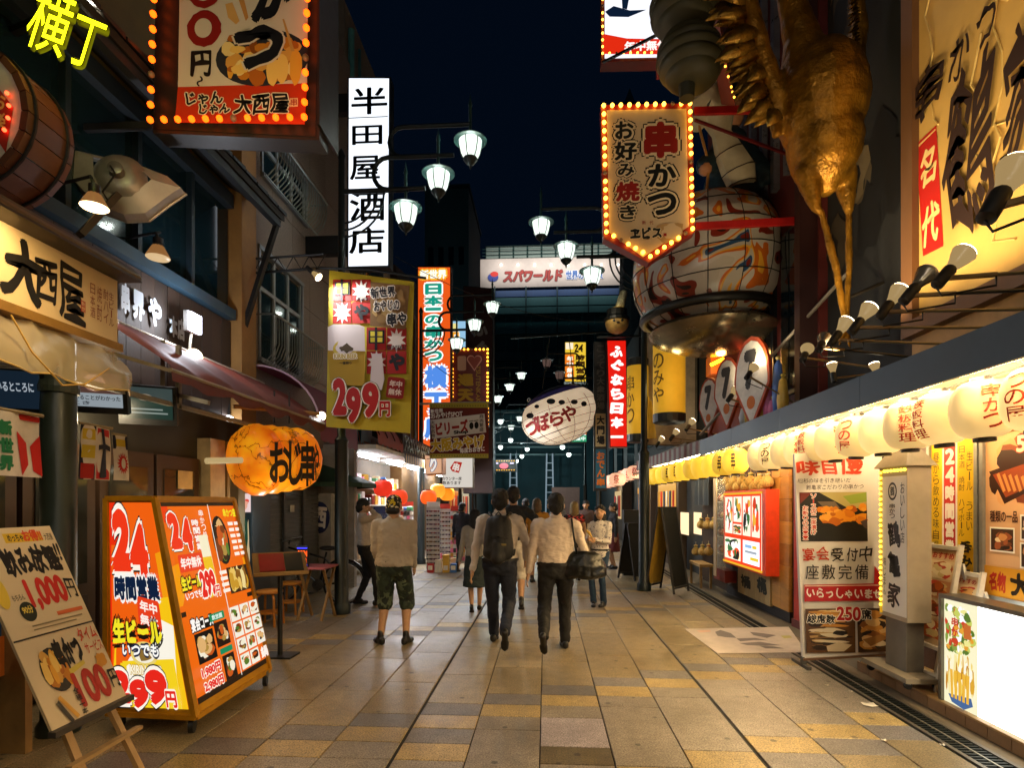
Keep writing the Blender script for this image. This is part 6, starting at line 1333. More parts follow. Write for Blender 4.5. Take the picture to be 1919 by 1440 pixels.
# ---- grey floodlight seen from behind on a strut, small shaded lamps
t = T('flood_lamp', 'big grey flood lamp seen from behind on a riveted strut', 'flood lamp', at(170, 440, Y=4.7)); c = at(222, 325, Y=4.9); dn = V((-.35, .9, -.1)).normalized()
MB().lathe([(.1, -.02), (.17, .0), (.2, .04), (.22, .05)], c, 20, dn).obj('back_ring', M('8a867c', .4, .5), t, smooth=40); MB().lathe([(.03, -.1), (.06, -.09), (.06, 0), (.16, .01)], c, 16, dn).obj('hub', M('6f6b62', .4, .5), t, smooth=40)
rings = []
pl = Pl(c, -dn)
out = [(-.42, .24), (-.2, .22), (.1, .2), (.38, .12), (.5, .02), (.36, -.12), (.2, -.3), (.02, -.34), (-.2, -.28), (-.4, -.06)]
rings.append([pl.w(u * .5, v * .6, -.03) for u, v in out]); rings.append([pl.w(u * .95, v * .95, -.10) for u, v in out]); rings.append([pl.w(u, v, -.2) for u, v in out]); MB().loft(rings, cap=False).obj('reflector', M('a8a498', .38, .3, scale=4), t, smooth=25)
MB().tube([p for p in rings[2] + rings[2][:1]], .012, 6).obj('rim', M('9a968a', .35, .6), t)
a, b = at(220, 365, Y=4.85), at(150, 440, Y=4.6); MB().bar(a, b, .09, .05).obj('strut', M('3a352c', .5, .3), t); MB().bar(a.lerp(b, .35) + V((0, -.03, 0)), a.lerp(b, .75) + V((0, -.03, 0)), .04, .01).obj('plate', M('c0a070', .5), t)
for k in range(4): MB().ell(a.lerp(b, .1 + k * .25) + V((.02, -.03, 0)), .012, 8, 6).obj('bolt', M('6a6458', .4, .6), t)
MB().tube([c + V((.02, -.12, 0)), c + V((.1, -.16, -.1)), c + V((-.02, -.16, -.25)), at(205, 380, Y=4.8)], .008, 5).obj('cable', M('15130f', .5), t)
def shade_lamp(label, px, py, Y, arm, r, on, pw=0):
    c = at(px, py, Y=Y); t = T('shade_lamp', label, 'lamp', c)
    MB().lathe([(r * .3, r * 1.3), (r * .42, r * 1.25), (r * .42, r * .6), (r * .5, r * .5)], c, 12).obj('socket', M('101010', .5), t, smooth=40); MB().lathe([(r * .46, r * .55), (r * .55, r * .4), (r * .95, -r * .35), (r, -r * .5)], c, 18).obj('bulb_glass', E('c98a4c', .45), t, smooth=True)
    MB().lathe([(r, -r * .5), (r * .9, -r * .6), (r * .3, -r * .62), (.001, -r * .6)], c, 18).obj('lens', E('ffd8a0', 6 if on else .7), t, smooth=True); MB().tube([c + V((0, 0, r * 1.3)), c + V((-.02, 0, r * 1.7))] + [at(*p, Y=Y + .1) for p in arm], .014, 6).obj('arm', M('0e0e0e', .5), t)
    if pw: light('lamp_light', 'SPOT', c - V((0, 0, r * .8)), pw, (1, .75, .45), t, .04, c - V((0, 0, 3)), 110)
shade_lamp('small lit reflector lamp below the grey flood lamp', 177, 376, 4.3, [(170, 330), (110, 345), (40, 350)], .1, True, 16)
shade_lamp('dim reflector lamp on a black arm before the dark windows', 296, 472, 5.4, [(300, 435), (270, 440), (195, 455)], .11, False)
# ---- raised letters on the timber siding and the LED work light
pl = Pl((LX - .005, 6, 0), (1, 0, 0)); t = T('raised_lettering', 'pale raised characters mounted on the timber siding', 'sign', (LX, 6, 3))
for ch, b in (('串', (222, 530, 238, 588)), ('界', (243, 545, 266, 600)), ('串', (270, 550, 272, 552)), ('や', (273, 558, 298, 612)), ('本', (313, 592, 328, 632)), ('店', (328, 597, 342, 638))):
    if b[2] - b[0] < 5: continue
    q = Print(pl, rough=.4, d0=.03); q.text(ch, b, 'c0ccd8', .05); q.done('letter', t)
c = at(368, 605, X=LX + .25); t = T('work_light', 'small square white lamp glaring beside the siding letters', 'lamp', c); MB().box(c.x - .03, c.x + .0, c.y - .1, c.y + .1, c.z - .1, c.z + .1).obj('panel', E('e8ecff', 18), t); MB().box(c.x - .08, c.x - .031, c.y - .11, c.y + .11, c.z - .11, c.z + .11).obj('case', M('d8d8d8', .5), t)
MB().tube([c + V((-.06, 0, -.1)), c + V((-.1, 0, -.5))], .015, 6).obj('stem', M('b0a898', .5), t); light('lamp_light', 'POINT', c + V((.12, -.1, 0)), 14, (.88, .92, 1), t, .06)
c = at(358, 668, Y=6.0); spot_lamp('awning_spotlight', 'black cone spotlight above the brown awning', c, c + V((.6, -.5, -.25)), c + V((-.45, .2, -.1)), True, power=16, group='left lamps', warm=(.95, .97, 1), sz=1.5)
c = at(600, 778, Y=7.9); spot_lamp('awning_spotlight', 'small spotlight at the lower end of the brown awning', c, c + V((.5, -.6, -.3)), c + V((-.3, .2, .1)), True, power=10, group='left lamps', warm=(.95, .97, 1))
c = at(428, 792, Y=7.2); t = T('bulb_lamp', 'dazzling white reflector bulb left of the orange lantern', 'lamp', c); MB().lathe([(.03, .12), (.07, .06), (.085, 0), (.06, -.03), (.001, -.04)], c, 14, (-.3, .6, .6)).obj('bulb', E('f4f8ff', 22), t, smooth=True); MB().tube([c + V((-.02, .05, .1)), c + V((-.1, .2, .5))], .015, 6).obj('arm', M('151515', .5), t); light('lamp_light', 'POINT', c + V((.05, -.18, 0)), 9, (.95, .97, 1), t, .06)
# ---- brown cloth awning and mauve awning
t = T('brown_awning', 'folded brown cloth awning over the left shop', 'awning', (-3.5, 6, 2.7)); g = []
for i in range(9):
    k = i / 8; r_ = []
    for j in range(41): y = 4.5 + 3.25 * j / 40; x = -3.95 + .85 * k; z = 3.27 - .42 * k - .12 * k * k + (.03 * math.sin(j * .8) * k + .008 * math.sin(j * 1.7 + i)); r_.append((x, y, z))
    g.append(r_)
g.append([(x + .02, y, z - .13 - .012 * math.sin(j * .9)) for j, (x, y, z) in enumerate(g[-1])])
MB().sheet(g).obj('cloth', M('6a2a1c', .6, scale=3, dirt=.3), t, smooth=True); MB().tube([(-3.97, 4.5, 3.28), (-3.97, 7.75, 3.28)], .018, 6).obj('top_rail', M('c8bfae', .4, .5), t); MB().tube([(-3.1, 4.5, 2.7), (-3.1, 7.75, 2.7)], .018, 6).obj('front_rail', M('a89a80', .4, .5), t)
for y in (4.55, 6.1, 7.7): MB().bar((-3.95, y, 2.95), (-3.12, y, 2.7), .03).obj('arm', M('a89a80', .4, .5), t)
t = T('mauve_awning', 'curved mauve awning beyond the brown awning', 'awning', (-3.6, 8.6, 2.5)); g = []
for i in range(11):
    a = R(90 * i / 10); g.append([(-4.2 + 1.0 * math.sin(a), 7.85 + 1.6 * j / 12, 2.66 + .9 * math.cos(a)) for j in range(13)])
g.append([(-3.19, y, z - .16 - .03 * (j % 2)) for j, (x, y, z) in enumerate(g[-1])]); MB().sheet(g).obj('cloth', M('6a1a3c', .6, scale=3), t, smooth=True); MB().tube([(-4.2 + 1.005 * math.sin(R(9 * i)), 7.84, 2.66 + .905 * math.cos(R(9 * i))) for i in range(11)], .015, 6).obj('piping', M('c0a0b0', .5), t)
# ---- near column
t = T('round_column', 'thick dark green round column at the left shop corner', 'column', (at(110, 0, Y=3.75).x, 3.75, 0)); MB().lathe([(.13, 0), (.13, .06), (.105, .1), (.105, 2.42), (.098, 2.44), (.098, 2.72)], ORG[t], 24).obj('shaft', M('1c2823', .4, scale=3, dirt=.3), t, smooth=40); MB().lathe([(.118, 2.36), (.122, 2.4), (.118, 2.44)], ORG[t], 24).obj('collar', M('2a352f', .4), t)
# ---- short hanging banners
def hang_cloth(name, label, X, px0, px1, py0, py1, col, n=1, fold=.02, printer=None):
    y1, y0 = at(px1, 800, X=X).y, at(px0, 800, X=X).y; zt = at(px0, py0, X=X).z; zb__ = at(px0, py1, X=X).z; t = T(name, label, 'banner', (X, (y0 + y1) / 2, zb__)); pl = Pl((X, y0, zt), (1, 0, 0))
    f = lambda p: p + V((fold * math.sin((p.y - y0) * 14) + fold * .5 * math.sin((p.z) * 9 + p.y * 5), 0, 0)); N = 16
    MB().sheet([[f(V((X, y0 + (y1 - y0) * j / N, zt + (zb__ - zt) * i / 10))) for j in range(N + 1)] for i in range(11)]).obj('cloth', M(col, .8), t, smooth=True)
    if printer: q = Print(pl, (0, 0, y1 - y0, zb__ - zt), rough=.8, warp=f, d0=.004); printer(q); q.done('print', t)
    MB().tube([(X, y0, zt + .01), (X, y1, zt + .01)], .012, 6).obj('rod', M('8a7a5a', .5), t)
def star(q, cx_, cy_, rx, ry, c_, n=16, inner=.6): q.poly([(cx_ + rx * (1 if k % 2 == 0 else inner) * math.cos(2 * math.pi * k / (2 * n)), cy_ + ry * (1 if k % 2 == 0 else inner) * math.sin(2 * math.pi * k / (2 * n))) for k in range(2 * n)], c_)
def pr_n1(q): q.rct((0, 0, 100, 9), 'a81c14'); q.poly([(50, 28), (72, 45), (74, 80), (60, 98), (52, 62)], 'b01c14').poly([(80, 50), (100, 30), (100, 98), (84, 90)], 'b01c14').poly([(0, 20), (6, 32), (0, 45)], 'b01c14').vtext('新世界', (16, 12, 40, 94), '1a6a44', .06)
hang_cloth('short_banner', 'white hanging banner with green characters and red points at left edge', -3.25, -30, 80, 764, 890, 'c9c0b4', printer=pr_n1)
def pr_n2(q): q.rct((0, 0, 40, 100), '161a2c').rct((4, 6, 36, 26), 'b8a02c').rct((4, 36, 36, 60), 'b8a02c').rct((4, 70, 36, 98), '9a1c14'); q.rct((44, 2, 96, 98), 'b01c18').poly([(58, 2), (72, 2), (76, 30), (96, 34), (96, 44), (76, 40), (86, 96), (56, 96), (64, 40), (46, 44), (46, 34), (64, 32)], '161a2c')
hang_cloth('short_banner', 'red, navy and yellow hanging banner behind the round column', -3.45, 148, 210, 795, 898, 'c9c0b4', printer=pr_n2)
def pr_n3(q): q.rct((0, 0, 100, 30), '161a2c').rct((20, 8, 80, 24), 'b8a02c'); star(q, 55, 62, 40, 26, 'b01c14'); q.disc((42, 50, 70, 74), 'c9c0b4')
hang_cloth('short_banner', 'narrow white and red hanging banner next to the navy one', -3.55, 211, 236, 815, 900, 'c9c0b4', printer=pr_n3)
# ---- old television sets on brackets
def tv(label, px, py, Y, w_, yaw, pic):
    c = at(px, py, Y=Y); t = T('television', label, 'television', c - V((0, 0, w_ * .4))); n_ = V((math.sin(yaw), -math.cos(yaw), -.25)).normalized(); pl = Pl(c, n_); h_ = w_ * .78
    MB().loft([[pl.w(u * w_ * .5 * k, v * h_ * .5 * k, d) for u, v in ((-1, -1), (1, -1), (1, 1), (-1, 1))] for k, d in ((1, 0), (1, -.12), (.8, -.3), (.5, -.42))]).obj('case', M('0e1012', .4), t); MB().prism([pl.w(u * w_ * .43, v * h_ * .40 + .02, .004) for u, v in ((-1, -1), (1, -1), (1, 1), (-1, 1))], n_ * -.003).obj('screen', E('3a4a44', .5), t)
    q = Print(pl, (-w_ * .43, h_ * .40 + .02, w_ * .43, -h_ * .40 + .02), lit=.55, d0=.008); pic(q); q.done('picture', t); MB().bar(c + V((0, .2, .1)), c + V((-.1, .35, .7)), .04).obj('bracket', M('8a8478', .5), t)
def pic1(q): q.rct((0, 0, 100, 45), '4a5a58').poly([(0, 45), (30, 25), (60, 30), (100, 40), (100, 60), (0, 60)], '2a4a40').rct((0, 58, 100, 100), '24443c').rct((8, 66, 80, 71), 'a8b8b0').rct((8, 78, 90, 83), 'a8b8b0').disc((30, 20, 60, 42), 'b8a890')
def pic2(q): q.rct((0, 0, 100, 60), '6a4a40').disc((30, 5, 70, 55), 'c09078').rct((0, 60, 100, 100), 'b8c4cc').text('ていることがわかった', (4, 66, 96, 80), '20242c', .02).text('とき', (10, 84, 40, 95), '20242c', .02)
def pic3(q): q.rct((0, 0, 100, 100), '1c2c3c').text('ているところに', (20, 30, 90, 55), 'd0dce8', .03)
tv('old television set showing a green scene above the banners', 277, 760, 5.0, .46, R(28), pic1); tv('old television set with grey caption behind the round column', 178, 735, 4.4, .44, R(26), pic2); tv('old television set with white caption at the left edge', 18, 735, 3.6, .4, R(24), pic3)
a, b = V((-3.5, 2.5, 2.36)), V((-3.5, 7.6, 2.42)); t = T('ceiling_frame', 'pale steel frame carrying the televisions', 'frame', (-3.5, 4, 2.3)); MB().bar((-3.5, 2.5, 2.52), (-3.5, 7.4, 2.52), .04).obj('rail', M('8a8880', .5), t); MB().bar((-4.0, 5.2, 2.75), (-3.2, 5.2, 2.55), .04).obj('cross_rail', M('8a8880', .5), t); MB().bar((-3.5, 5.2, 2.5), (-3.5, 5.2, 3.1), .04).obj('hanger', M('8a8880', .5), t)
# ---- shop interior wall on the left with doors, posters
lw = T('left_shopfront', 'dim open shop front with glazed doors and posters behind the banners', 'shop front', (-4.1, 4.5, 0)); WX = -4.05
MB().box(WX - .2, WX, 0, 7.36, 0, 2.7).obj('wall', M('2c2a22', .8, scale=2), lw)
for k, y in enumerate((2.6, 3.35, 4.1, 4.85, 5.6)):
    d_ = MB().box(WX, WX + .05, y, y + .7, .05, 2.1).obj('door', M('3a2616', .6, scale=3), lw); MB().box(WX + .051, WX + .06, y + .1, y + .6, .9, 1.95).obj('pane', glass_dark((.03, .03, .025)), d_); MB().box(WX + .051, WX + .065, y + .1, y + .6, .15, .8).obj('door_panel', M('2c1c10', .6), d_)
for (y, z, w_, h_, c_) in ((2.9, 1.5, .16, .3, 'c9b48a'), (3.6, 1.3, .2, .28, 'd8cfc0'), (4.4, 1.6, .15, .2, 'b0a48c'), (5.1, 1.2, .1, .14, 'd0c8b8'), (5.9, 1.75, .25, .2, 'c8a868')): MB().box(WX + .07, WX + .074, y, y + w_, z, z + h_).obj('notice', M(c_, .7), lw)
for (y, z) in ((2.75, 1.95), (3.45, 1.1), (4.3, 2.0)): MB().box(WX + .07, WX + .085, y, y + .12, z, z + .12).obj('lit_window', E('ffc878', 1.3), lw)
for y, w_, c_ in ((6.35, .3, 'b09a70'), (6.7, .06, '8a7448'), (6.95, .2, '6a6048')): MB().box(WX, WX + .16, y, y + w_, 0, 2.35).obj('pillar', M(c_, .7, dirt=.3), lw)
light('shop_light', 'POINT', (-3.75, 4.5, 2.3), 12, (1, .8, .5), lw, .1); light('shop_light', 'POINT', (-3.7, 6.6, 2.3), 10, (.95, .95, .9), lw, .1)
# ---- roller shutter and sake crate board further on
sh = T('roller_shutter', 'closed grey roller shutter below the orange lantern', 'shutter', (-4.0, 8.6, 0))
for k in range(30): MB().hexa([(-4.1, 7.85, k * .075), (-4.06, 7.85, k * .075), (-4.06, 9.9, k * .075), (-4.1, 9.9, k * .075), (-4.1, 7.85, k * .075 + .07), (-4.075, 7.85, k * .075 + .07), (-4.075, 9.9, k * .075 + .07), (-4.1, 9.9, k * .075 + .07)]).obj('slat', M('4a4a44', .4, .5, dirt=.3), sh)
for y in (8.5, 9.2): MB().box(-4.06, -4.03, y, y + .05, 0, 2.25).obj('guide', M('3a3a36', .4, .5), sh)
MB().box(-4.055, -4.05, 8.75, 8.9, 1.45, 1.56).obj('notice', M('b8b4a8', .7), sh)
vb = T('crate_board', 'tall grey board with dark blue disc and white crest beside the shutter', 'board', (-3.7, 10.0, 0)); pl = Pl((-3.95, 10.0, 0), FACE); x0, x1 = at(583, 0, Y=10).x, at(620, 0, Y=10).x
MB().box(x0, x1, 10.0, 10.5, 0, at(0, 925, Y=10).z).obj('cabinet', M('8f8c84', .5), vb); q = Print(pl); q.disc((580, 940, 618, 1000), '1a2450').text('西', (586, 950, 612, 990), 'd8d4cc', .04, rot=-4); q.done('crest', vb)
fz = T('drinks_fridge', 'glowing glass drinks fridge behind the large menu box', 'fridge', (-3.9, 7.2, 0)); MB().box(-4.0, at(473, 0, Y=7.12).x, 7.12, 7.6, 0, 2.0).obj('body', M('2a3034', .4), fz); x0, x1 = at(437, 0, Y=7.1).x, at(471, 0, Y=7.1).x
q = Print(Pl((-3.7, 7.11, 0), FACE), lit=.9); q.rct((437, 925, 470, 960), 'f4d8d8').photo((438, 926, 469, 958), ['e84a3a', 'f8f0f0', 'f0a890', 'f8d8c8'], 14, None, .2, 3).rct((437, 962, 470, 1085), '0c1c22').photo((438, 965, 469, 1082), ['1a5a4a', '2a8a6a', 'c8b48a', '104030', '6ab0a0', '0c2a2a'], 26, None, .2, 5, asp=.6); q.done('window_print', fz); light('fridge_light', 'POINT', (-3.55, 6.9, 1.3), 4, (.75, .95, 1), fz, .06)
# ---- orange skewer lantern
L0 = V((at(450, 0, Y=6.6).x, 6.6, 0)); t = T('skewer_lantern', 'big glowing orange lantern shaped like a fried skewer', 'lantern', at(515, 935, Y=7.0)); a, b = at(478, 862, Y=6.5), at(572, 860, Y=7.2); d = (b - a); ax = d.normalized(); sx = ax.cross(V((0, 0, 1))).normalized()
def omat():
    m = bpy.data.materials.new('orange_lantern_skin'); m.use_nodes = True; nt = m.node_tree; L = nt.links.new; bs_ = nt.nodes['Principled BSDF']; tc = nt.nodes.new('ShaderNodeTexCoord')
    n = nt.nodes.new('ShaderNodeTexNoise'); n.inputs['Scale'].default_value = 2.6; n.inputs['Detail'].default_value = 5; L(tc.outputs['Object'], n.inputs['Vector'])
    r = nt.nodes.new('ShaderNodeValToRGB'); e = r.color_ramp.elements; e[0].position = .3; e[0].color = (*lin('c84a08'), 1); e[1].position = .66; e[1].color = (*lin('f7a418'), 1); x = e.new(.5); x.color = (*lin('ee8410'), 1); L(n.outputs[0], r.inputs[0])
    vo = nt.nodes.new('ShaderNodeTexVoronoi'); vo.feature = 'DISTANCE_TO_EDGE'; vo.inputs['Scale'].default_value = 3.2
    n2 = nt.nodes.new('ShaderNodeTexNoise'); n2.inputs['Scale'].default_value = 6; n2.inputs['Detail'].default_value = 4; L(tc.outputs['Object'], n2.inputs['Vector'])
    mxv = nt.nodes.new('ShaderNodeMix'); mxv.data_type = 'RGBA'; mxv.inputs[0].default_value = .25; L(tc.outputs['Object'], mxv.inputs[6]); L(n2.outputs[1], mxv.inputs[7]); L(mxv.outputs[2], vo.inputs['Vector'])
    r2 = nt.nodes.new('ShaderNodeMapRange'); r2.inputs[1].default_value = .0; r2.inputs[2].default_value = .035; r2.inputs[3].default_value = .18; r2.inputs[4].default_value = 1; L(vo.outputs[0], r2.inputs[0])
    mx = nt.nodes.new('ShaderNodeMix'); mx.data_type = 'RGBA'; mx.blend_type = 'MULTIPLY'; mx.inputs[0].default_value = 1; L(r.outputs[0], mx.inputs[6]); L(r2.outputs[0], mx.inputs[7])
    L(mx.outputs[2], bs_.inputs['Base Color']); L(mx.outputs[2], bs_.inputs['Emission Color']); bs_.inputs['Emission Strength'].default_value = .55; bs_.inputs['Roughness'].default_value = .35; return m
OM = omat()
for k in range(4):
    c = a + d * (.02 + .26 * k); r_ = .43 - .01 * k; pf = [(.1, -.2), (r_ * .62, -.185), (r_ * .86, -.13), (r_ * .98, -.05), (r_, .02), (r_ * .95, .07), (r_ * .85, .115), (.15, .12)]
    o = MB().lathe(pf, c, 22, ax, ribs=.012).obj('fried_piece', OM, t, smooth=True)
MB().lathe([(.001, -.62), (.035, -.62), (.035, .9), (.001, .9)], a, 12, ax).obj('stick', E('f0cf90', .55), t, smooth=40)
mb = MB()
up = V((0, 0, 1)); vw = -sx if (-sx).dot(V((.4, -1, 0))) > 0 else sx
for k, ch in enumerate('おじ串や'):
    A, fs, asp = glyphs(ch, .03); bx0 = ((505, 828, 545, 905), (541, 826, 566, 910), (563, 826, 589, 912), (586, 830, 598, 902))[k]; vs = []
    for x, y in A:   # laid on the drum's curved side
        dr = ray((bx0[0] + bx0[2]) / 2 + x * (bx0[2] - bx0[0]), (bx0[1] + bx0[3]) / 2 - y * (bx0[3] - bx0[1])); oo = V((0, 0, EYE)) - a; d1 = dr - ax * dr.dot(ax); o1 = oo - ax * oo.dot(ax)
        A2, B2, C2 = d1.dot(d1), 2 * d1.dot(o1), o1.dot(o1) - .447 ** 2; tt = (-B2 - math.sqrt(max(0, B2 * B2 - 4 * A2 * C2))) / (2 * A2); vs.append(V((0, 0, EYE)) + dr * tt)
    mb.add(vs, fs)
mb.obj('lettering', M('1c1008', .6, var=0), t)
for k in (.6, 1.1): MB().tube([a + d * k * .6 + V((0, 0, .45)), a + d * k * .6 + V((0, 0, .85))], .01, 5).obj('chain', M('2a2a28', .4, .6), t)
MB().tube([a + V((-.2, -.1, .62)), b + V((.1, .2, .62))], .025, 8).obj('hanging_bar', M('a8844a', .5), t)
light('lantern_glow', 'POINT', a + d * .4 + V((.3, -.5, -.8)), 6, (1, .55, .15), t, .1)
# ---- big illuminated menu box
bx = T('menu_box', 'large yellow-framed illuminated menu box on castors with 24 hour print', 'light box', (-2.8, 4.5, 0))
zb0, zt0 = .12, 1.63
B = [at(200, 1335, Y=4.05 - .02), at(367, 1345, Z=zb0), at(505, 1255, Z=zb0)]
mid, bk = at(367, 1345, Z=zb0), at(505, 1255, Z=zb0); lf = at(200, 1337, Z=zb0); tm = at(290, 936, Y=mid.y + .05); tm.z = zt0; tl = at(200, 934, Y=lf.y + .05); tl.z = zt0; tb = at(437, 941, Y=bk.y - .1); tb.z = zt0
bl = lf + (bk - mid); tbl = tl + (tb - tm)
MB().hexa([lf, mid, bk, bl, tl, tm, tb, tbl]).obj('case', M('c08a12', .45, scale=4), bx)
def face_print(o, u_end, top, name, fn, lit=1.05, inset=.03):
    u = (u_end - o); vv = (top - o); n_ = u.cross(vv).normalized(); t_len = u.length; pl = Pl(o, n_, vv - u * (vv.dot(u) / u.dot(u))); return pl
# front face
def quadprint(p00, p10, p11, p01, fn, name, lit):
    """print in percent coordinates over a quad (tl, tr, br, bl)"""
    n_ = (p10 - p00).cross(p01 - p00); n_ = -n_.normalized()
    class Q(Print):
        def __init__(s): Print.__init__(s, None, (0, 0, 1, 1), lit=lit); s.d = .003
        def pt(s, x, y): return x / 100, 1 - y / 100
        def put(s, uv, fs):
            s.mb.add([(p00 * (1 - x) * y + p10 * x * y + p11 * x * (1 - y) + p01 * (1 - x) * (1 - y)) + n_ * s.d for x, y in uv], fs)
    q = Q(); fn(q); return q
def pr_front(q):
    q.step = .0005
    q.rct((0, 0, 100, 100), 'f06010'); q.poly([(0, 0), (24, 0), (10, 100), (0, 100)], 'e82c0c'); q.poly([(40, 30), (100, 24), (100, 52), (60, 50)], 'f29a10').poly([(20, 62), (60, 48), (100, 46), (100, 100), (0, 100), (6, 72)], 'f6c416').poly([(14, 66), (40, 58), (74, 56), (100, 60), (92, 84), (92, 100), (16, 100)], 'fbf4e4').poly([(14, 78), (92, 76), (92, 100), (14, 100)], 'f4d020')
    q.disc((30, 68, 70, 80), 'e8d070').disc((34, 69.5, 66, 78.5), 'f6eed8').disc((42, 71, 60, 77), '8a6a30', rag=.4, n=12).text('KIRIN BEER', (28, 79.5, 74, 84), 'fbf2d8', .05, out=(('c8a020', .12),))
    q.text('2', (6, 3, 46, 34), 'f03818', .08, out=(('1a1210', .13), ('fff4e4', .09)), shear=.05); q.text('4', (42, 10, 78, 38), 'f03818', .08, out=(('1a1210', .13), ('fff4e4', .09)), shear=.05)
    q.text('時間営業', (10, 36, 88, 48), '10203c', .05, out=(('f6f4ee', .14),)); q.rct((48, 47, 84, 62), 'e8401c', rot=-4, round=.3); q.text('年中', (52, 48.5, 80, 54), 'fff0e4', .04, rot=-4).text('無休', (51, 55, 79, 60.5), 'fff0e4', .04, rot=-4)
    q.text('生ビール', (6, 57, 82, 69), 'f4e428', .055, out=(('14140c', .2),), shear=.08, brush=.6).text('いつでも', (20, 69, 74, 75), 'fdfcf6', .04, out=(('1a2440', .18),), brush=.6).text('一番搾り', (38, 85, 58, 88), '3a2c10', .01)
    for ch, b in (('2', (2, 82, 30, 98)), ('9', (28, 86, 54, 100)), ('9', (50, 81, 80, 98))): q.text(ch, b, 'e8281c', .09, out=(('140e0c', .16), ('fff4e4', .11)))
    q.text('円', (76, 91, 90, 99), 'e8281c', .04, out=(('fff4e4', .12),))
ins = lambda a_, b_, f_: a_ + (b_ - a_) * f_
e1 = V((0, 0, 0))
F4 = [ins(ins(tl, tm, .06), ins(lf, mid, .06), .02), ins(ins(tl, tm, .92), ins(lf, mid, .94), .02), ins(ins(tl, tm, .92), ins(lf, mid, .94), .965), ins(ins(tl, tm, .06), ins(lf, mid, .06), .965)]
q = quadprint(*F4, pr_front, 'x', 1.0); q.done('front_print', bx)
def pr_side(q):
    q.step = .0005
    q.rct((0, 0, 100, 100), 'ee6a12'); q.poly([(0, 0), (100, 0), (100, 14), (0, 10)], 'e8400e').poly([(0, 32), (50, 26), (100, 34), (100, 52), (0, 52)], 'f29a12'); q.rct((0, 55, 100, 57.5), '2a1c10').rct((0, 0, 100, 2), '2a1c10').rct((0, 97, 100, 100), '2a1c10')
    q.text('2', (3, 5, 17, 24), 'f03818', .08, out=(('1a1210', .13), ('fff4e4', .09))).text('4', (17, 8, 30, 26), 'f03818', .08, out=(('1a1210', .13), ('fff4e4', .09))).vtext('時間営業', (32, 9, 41, 26), 'fff0e4', .04, out=(('d83010', .12),)); q.vtext('串かつ処', (43, 4, 49, 20), 'fff0e4', .02)
    q.rct((6, 27, 36, 36), 'e8401c', round=.3).text('年中無休', (8, 28.5, 34, 34.5), 'fff0e4', .04).poly([(36, 18), (48, 18), (49, 50), (37, 52)], 'f6ecc8').poly([(36, 30), (48, 30), (49, 50), (37, 52)], 'f0c020')
    q.text('生ビール', (4, 38, 28, 45), 'f4e428', .05, out=(('14140c', .18),)).text('いつでも', (6, 46, 26, 50), 'fdfcf6', .03).text('299', (26, 37, 46, 51), 'e8281c', .07, out=(('fff4e4', .1),)).text('円', (44, 46, 50, 52), 'e8281c', .03, out=(('fff4e4', .1),))
    FD = ['7a3a14', 'e0b070', 'f4ead0', '3a2010', 'c8581c', 'b08a40', '5a7a2a']
    q.disc((54, 8, 78, 36), '1c1814').photo((55, 9, 77, 35), FD, 26, None, .15, 1); q.rct((64, 38, 96, 53), '3a2414').photo((65, 38.5, 95, 52.5), ['e8c060', 'c9962c', 'f0d890', '8a5a1c'], 24, None, .2, 2, asp=.5)
    q.text('串かつ盛', (76, 4, 96, 9), 'f4e428', .03)
    for k in range(6): q.rct((80, 12 + k * 3.6, 88, 14 + k * 3.6), 'fff0e0').rct((90, 12 + k * 3.6, 96, 14 + k * 3.6), 'fff0e0')
    for k in range(4): q.rct((52, 39 + k * 3.4, 62, 41 + k * 3.4), 'fff0e0')
    q.rct((5, 61, 30, 66), '12100e').text('宴会コース', (3, 59, 30, 66), 'fff8f0', .04, out=(('14100c', .12),)).rct((26, 60, 46, 64), '1a8a5a', round=.5).text('飲放題', (29, 60.7, 43, 63.4), 'f0fff4', .02)
    q.rct((4, 67, 27, 82), '1a1410').photo((5, 68, 26, 81), FD, 18, None, .2, 4); q.rct((29, 65, 47, 78), '2a1810').photo((30, 66, 46, 77), FD, 16, None, .2, 6); q.text('1,980円', (4, 84, 28, 89), 'e8281c', .05, out=(('fff4e4', .14),)).text('2,980円', (4, 91, 28, 96), 'e8281c', .05, out=(('fff4e4', .14),)).rct((30, 79, 47, 82), '1a8a5a', round=.5).rct((31, 83, 47, 96), '241810').photo((32, 84, 46, 95), FD, 14, None, .2, 8)
    for r_ in range(4):
        for c_ in range(3):
            a_ = 53 + c_ * 15; b_ = 60 + r_ * 9
            if r_ == 3 and c_ == 2: q.text('鍋', (84, 88, 96, 95), 'fff0e4', .04); continue
            q.rct((a_, b_, a_ + 13.5, b_ + 8), 'f6eedc').photo((a_ + 1, b_ + .7, a_ + 12.5, b_ + 6.6), FD, 9, None, .24, 20 + r_ * 3 + c_)
    q.rct((49.3, 2, 50.3, 97), 'f0e8dc')
S4 = [ins(ins(tm, tb, .04), ins(mid, bk, .04), .02), ins(ins(tm, tb, .97), ins(mid, bk, .97), .02), ins(ins(tm, tb, .97), ins(mid, bk, .97), .955), ins(ins(tm, tb, .04), ins(mid, bk, .04), .955)]
q = quadprint(*S4, pr_side, 'x', 1.0); q.done('side_print', bx)
EF = E('f08a20', .9)
for (A_, nm) in ((F4, 'front_glow'), (S4, 'side_glow')):
    n_ = -((A_[1] - A_[0]).cross(A_[3] - A_[0])).normalized(); MB().add([p + n_ * .0015 for p in A_], [(0, 1, 2, 3)]).obj('light_sheet', EF, bx)
edge_m = M('b8800e', .4)
for (p, r_) in ((mid, tm), (lf, tl), (bk, tb)): MB().bar(p, r_, .035).obj('corner_bar', edge_m, bx)
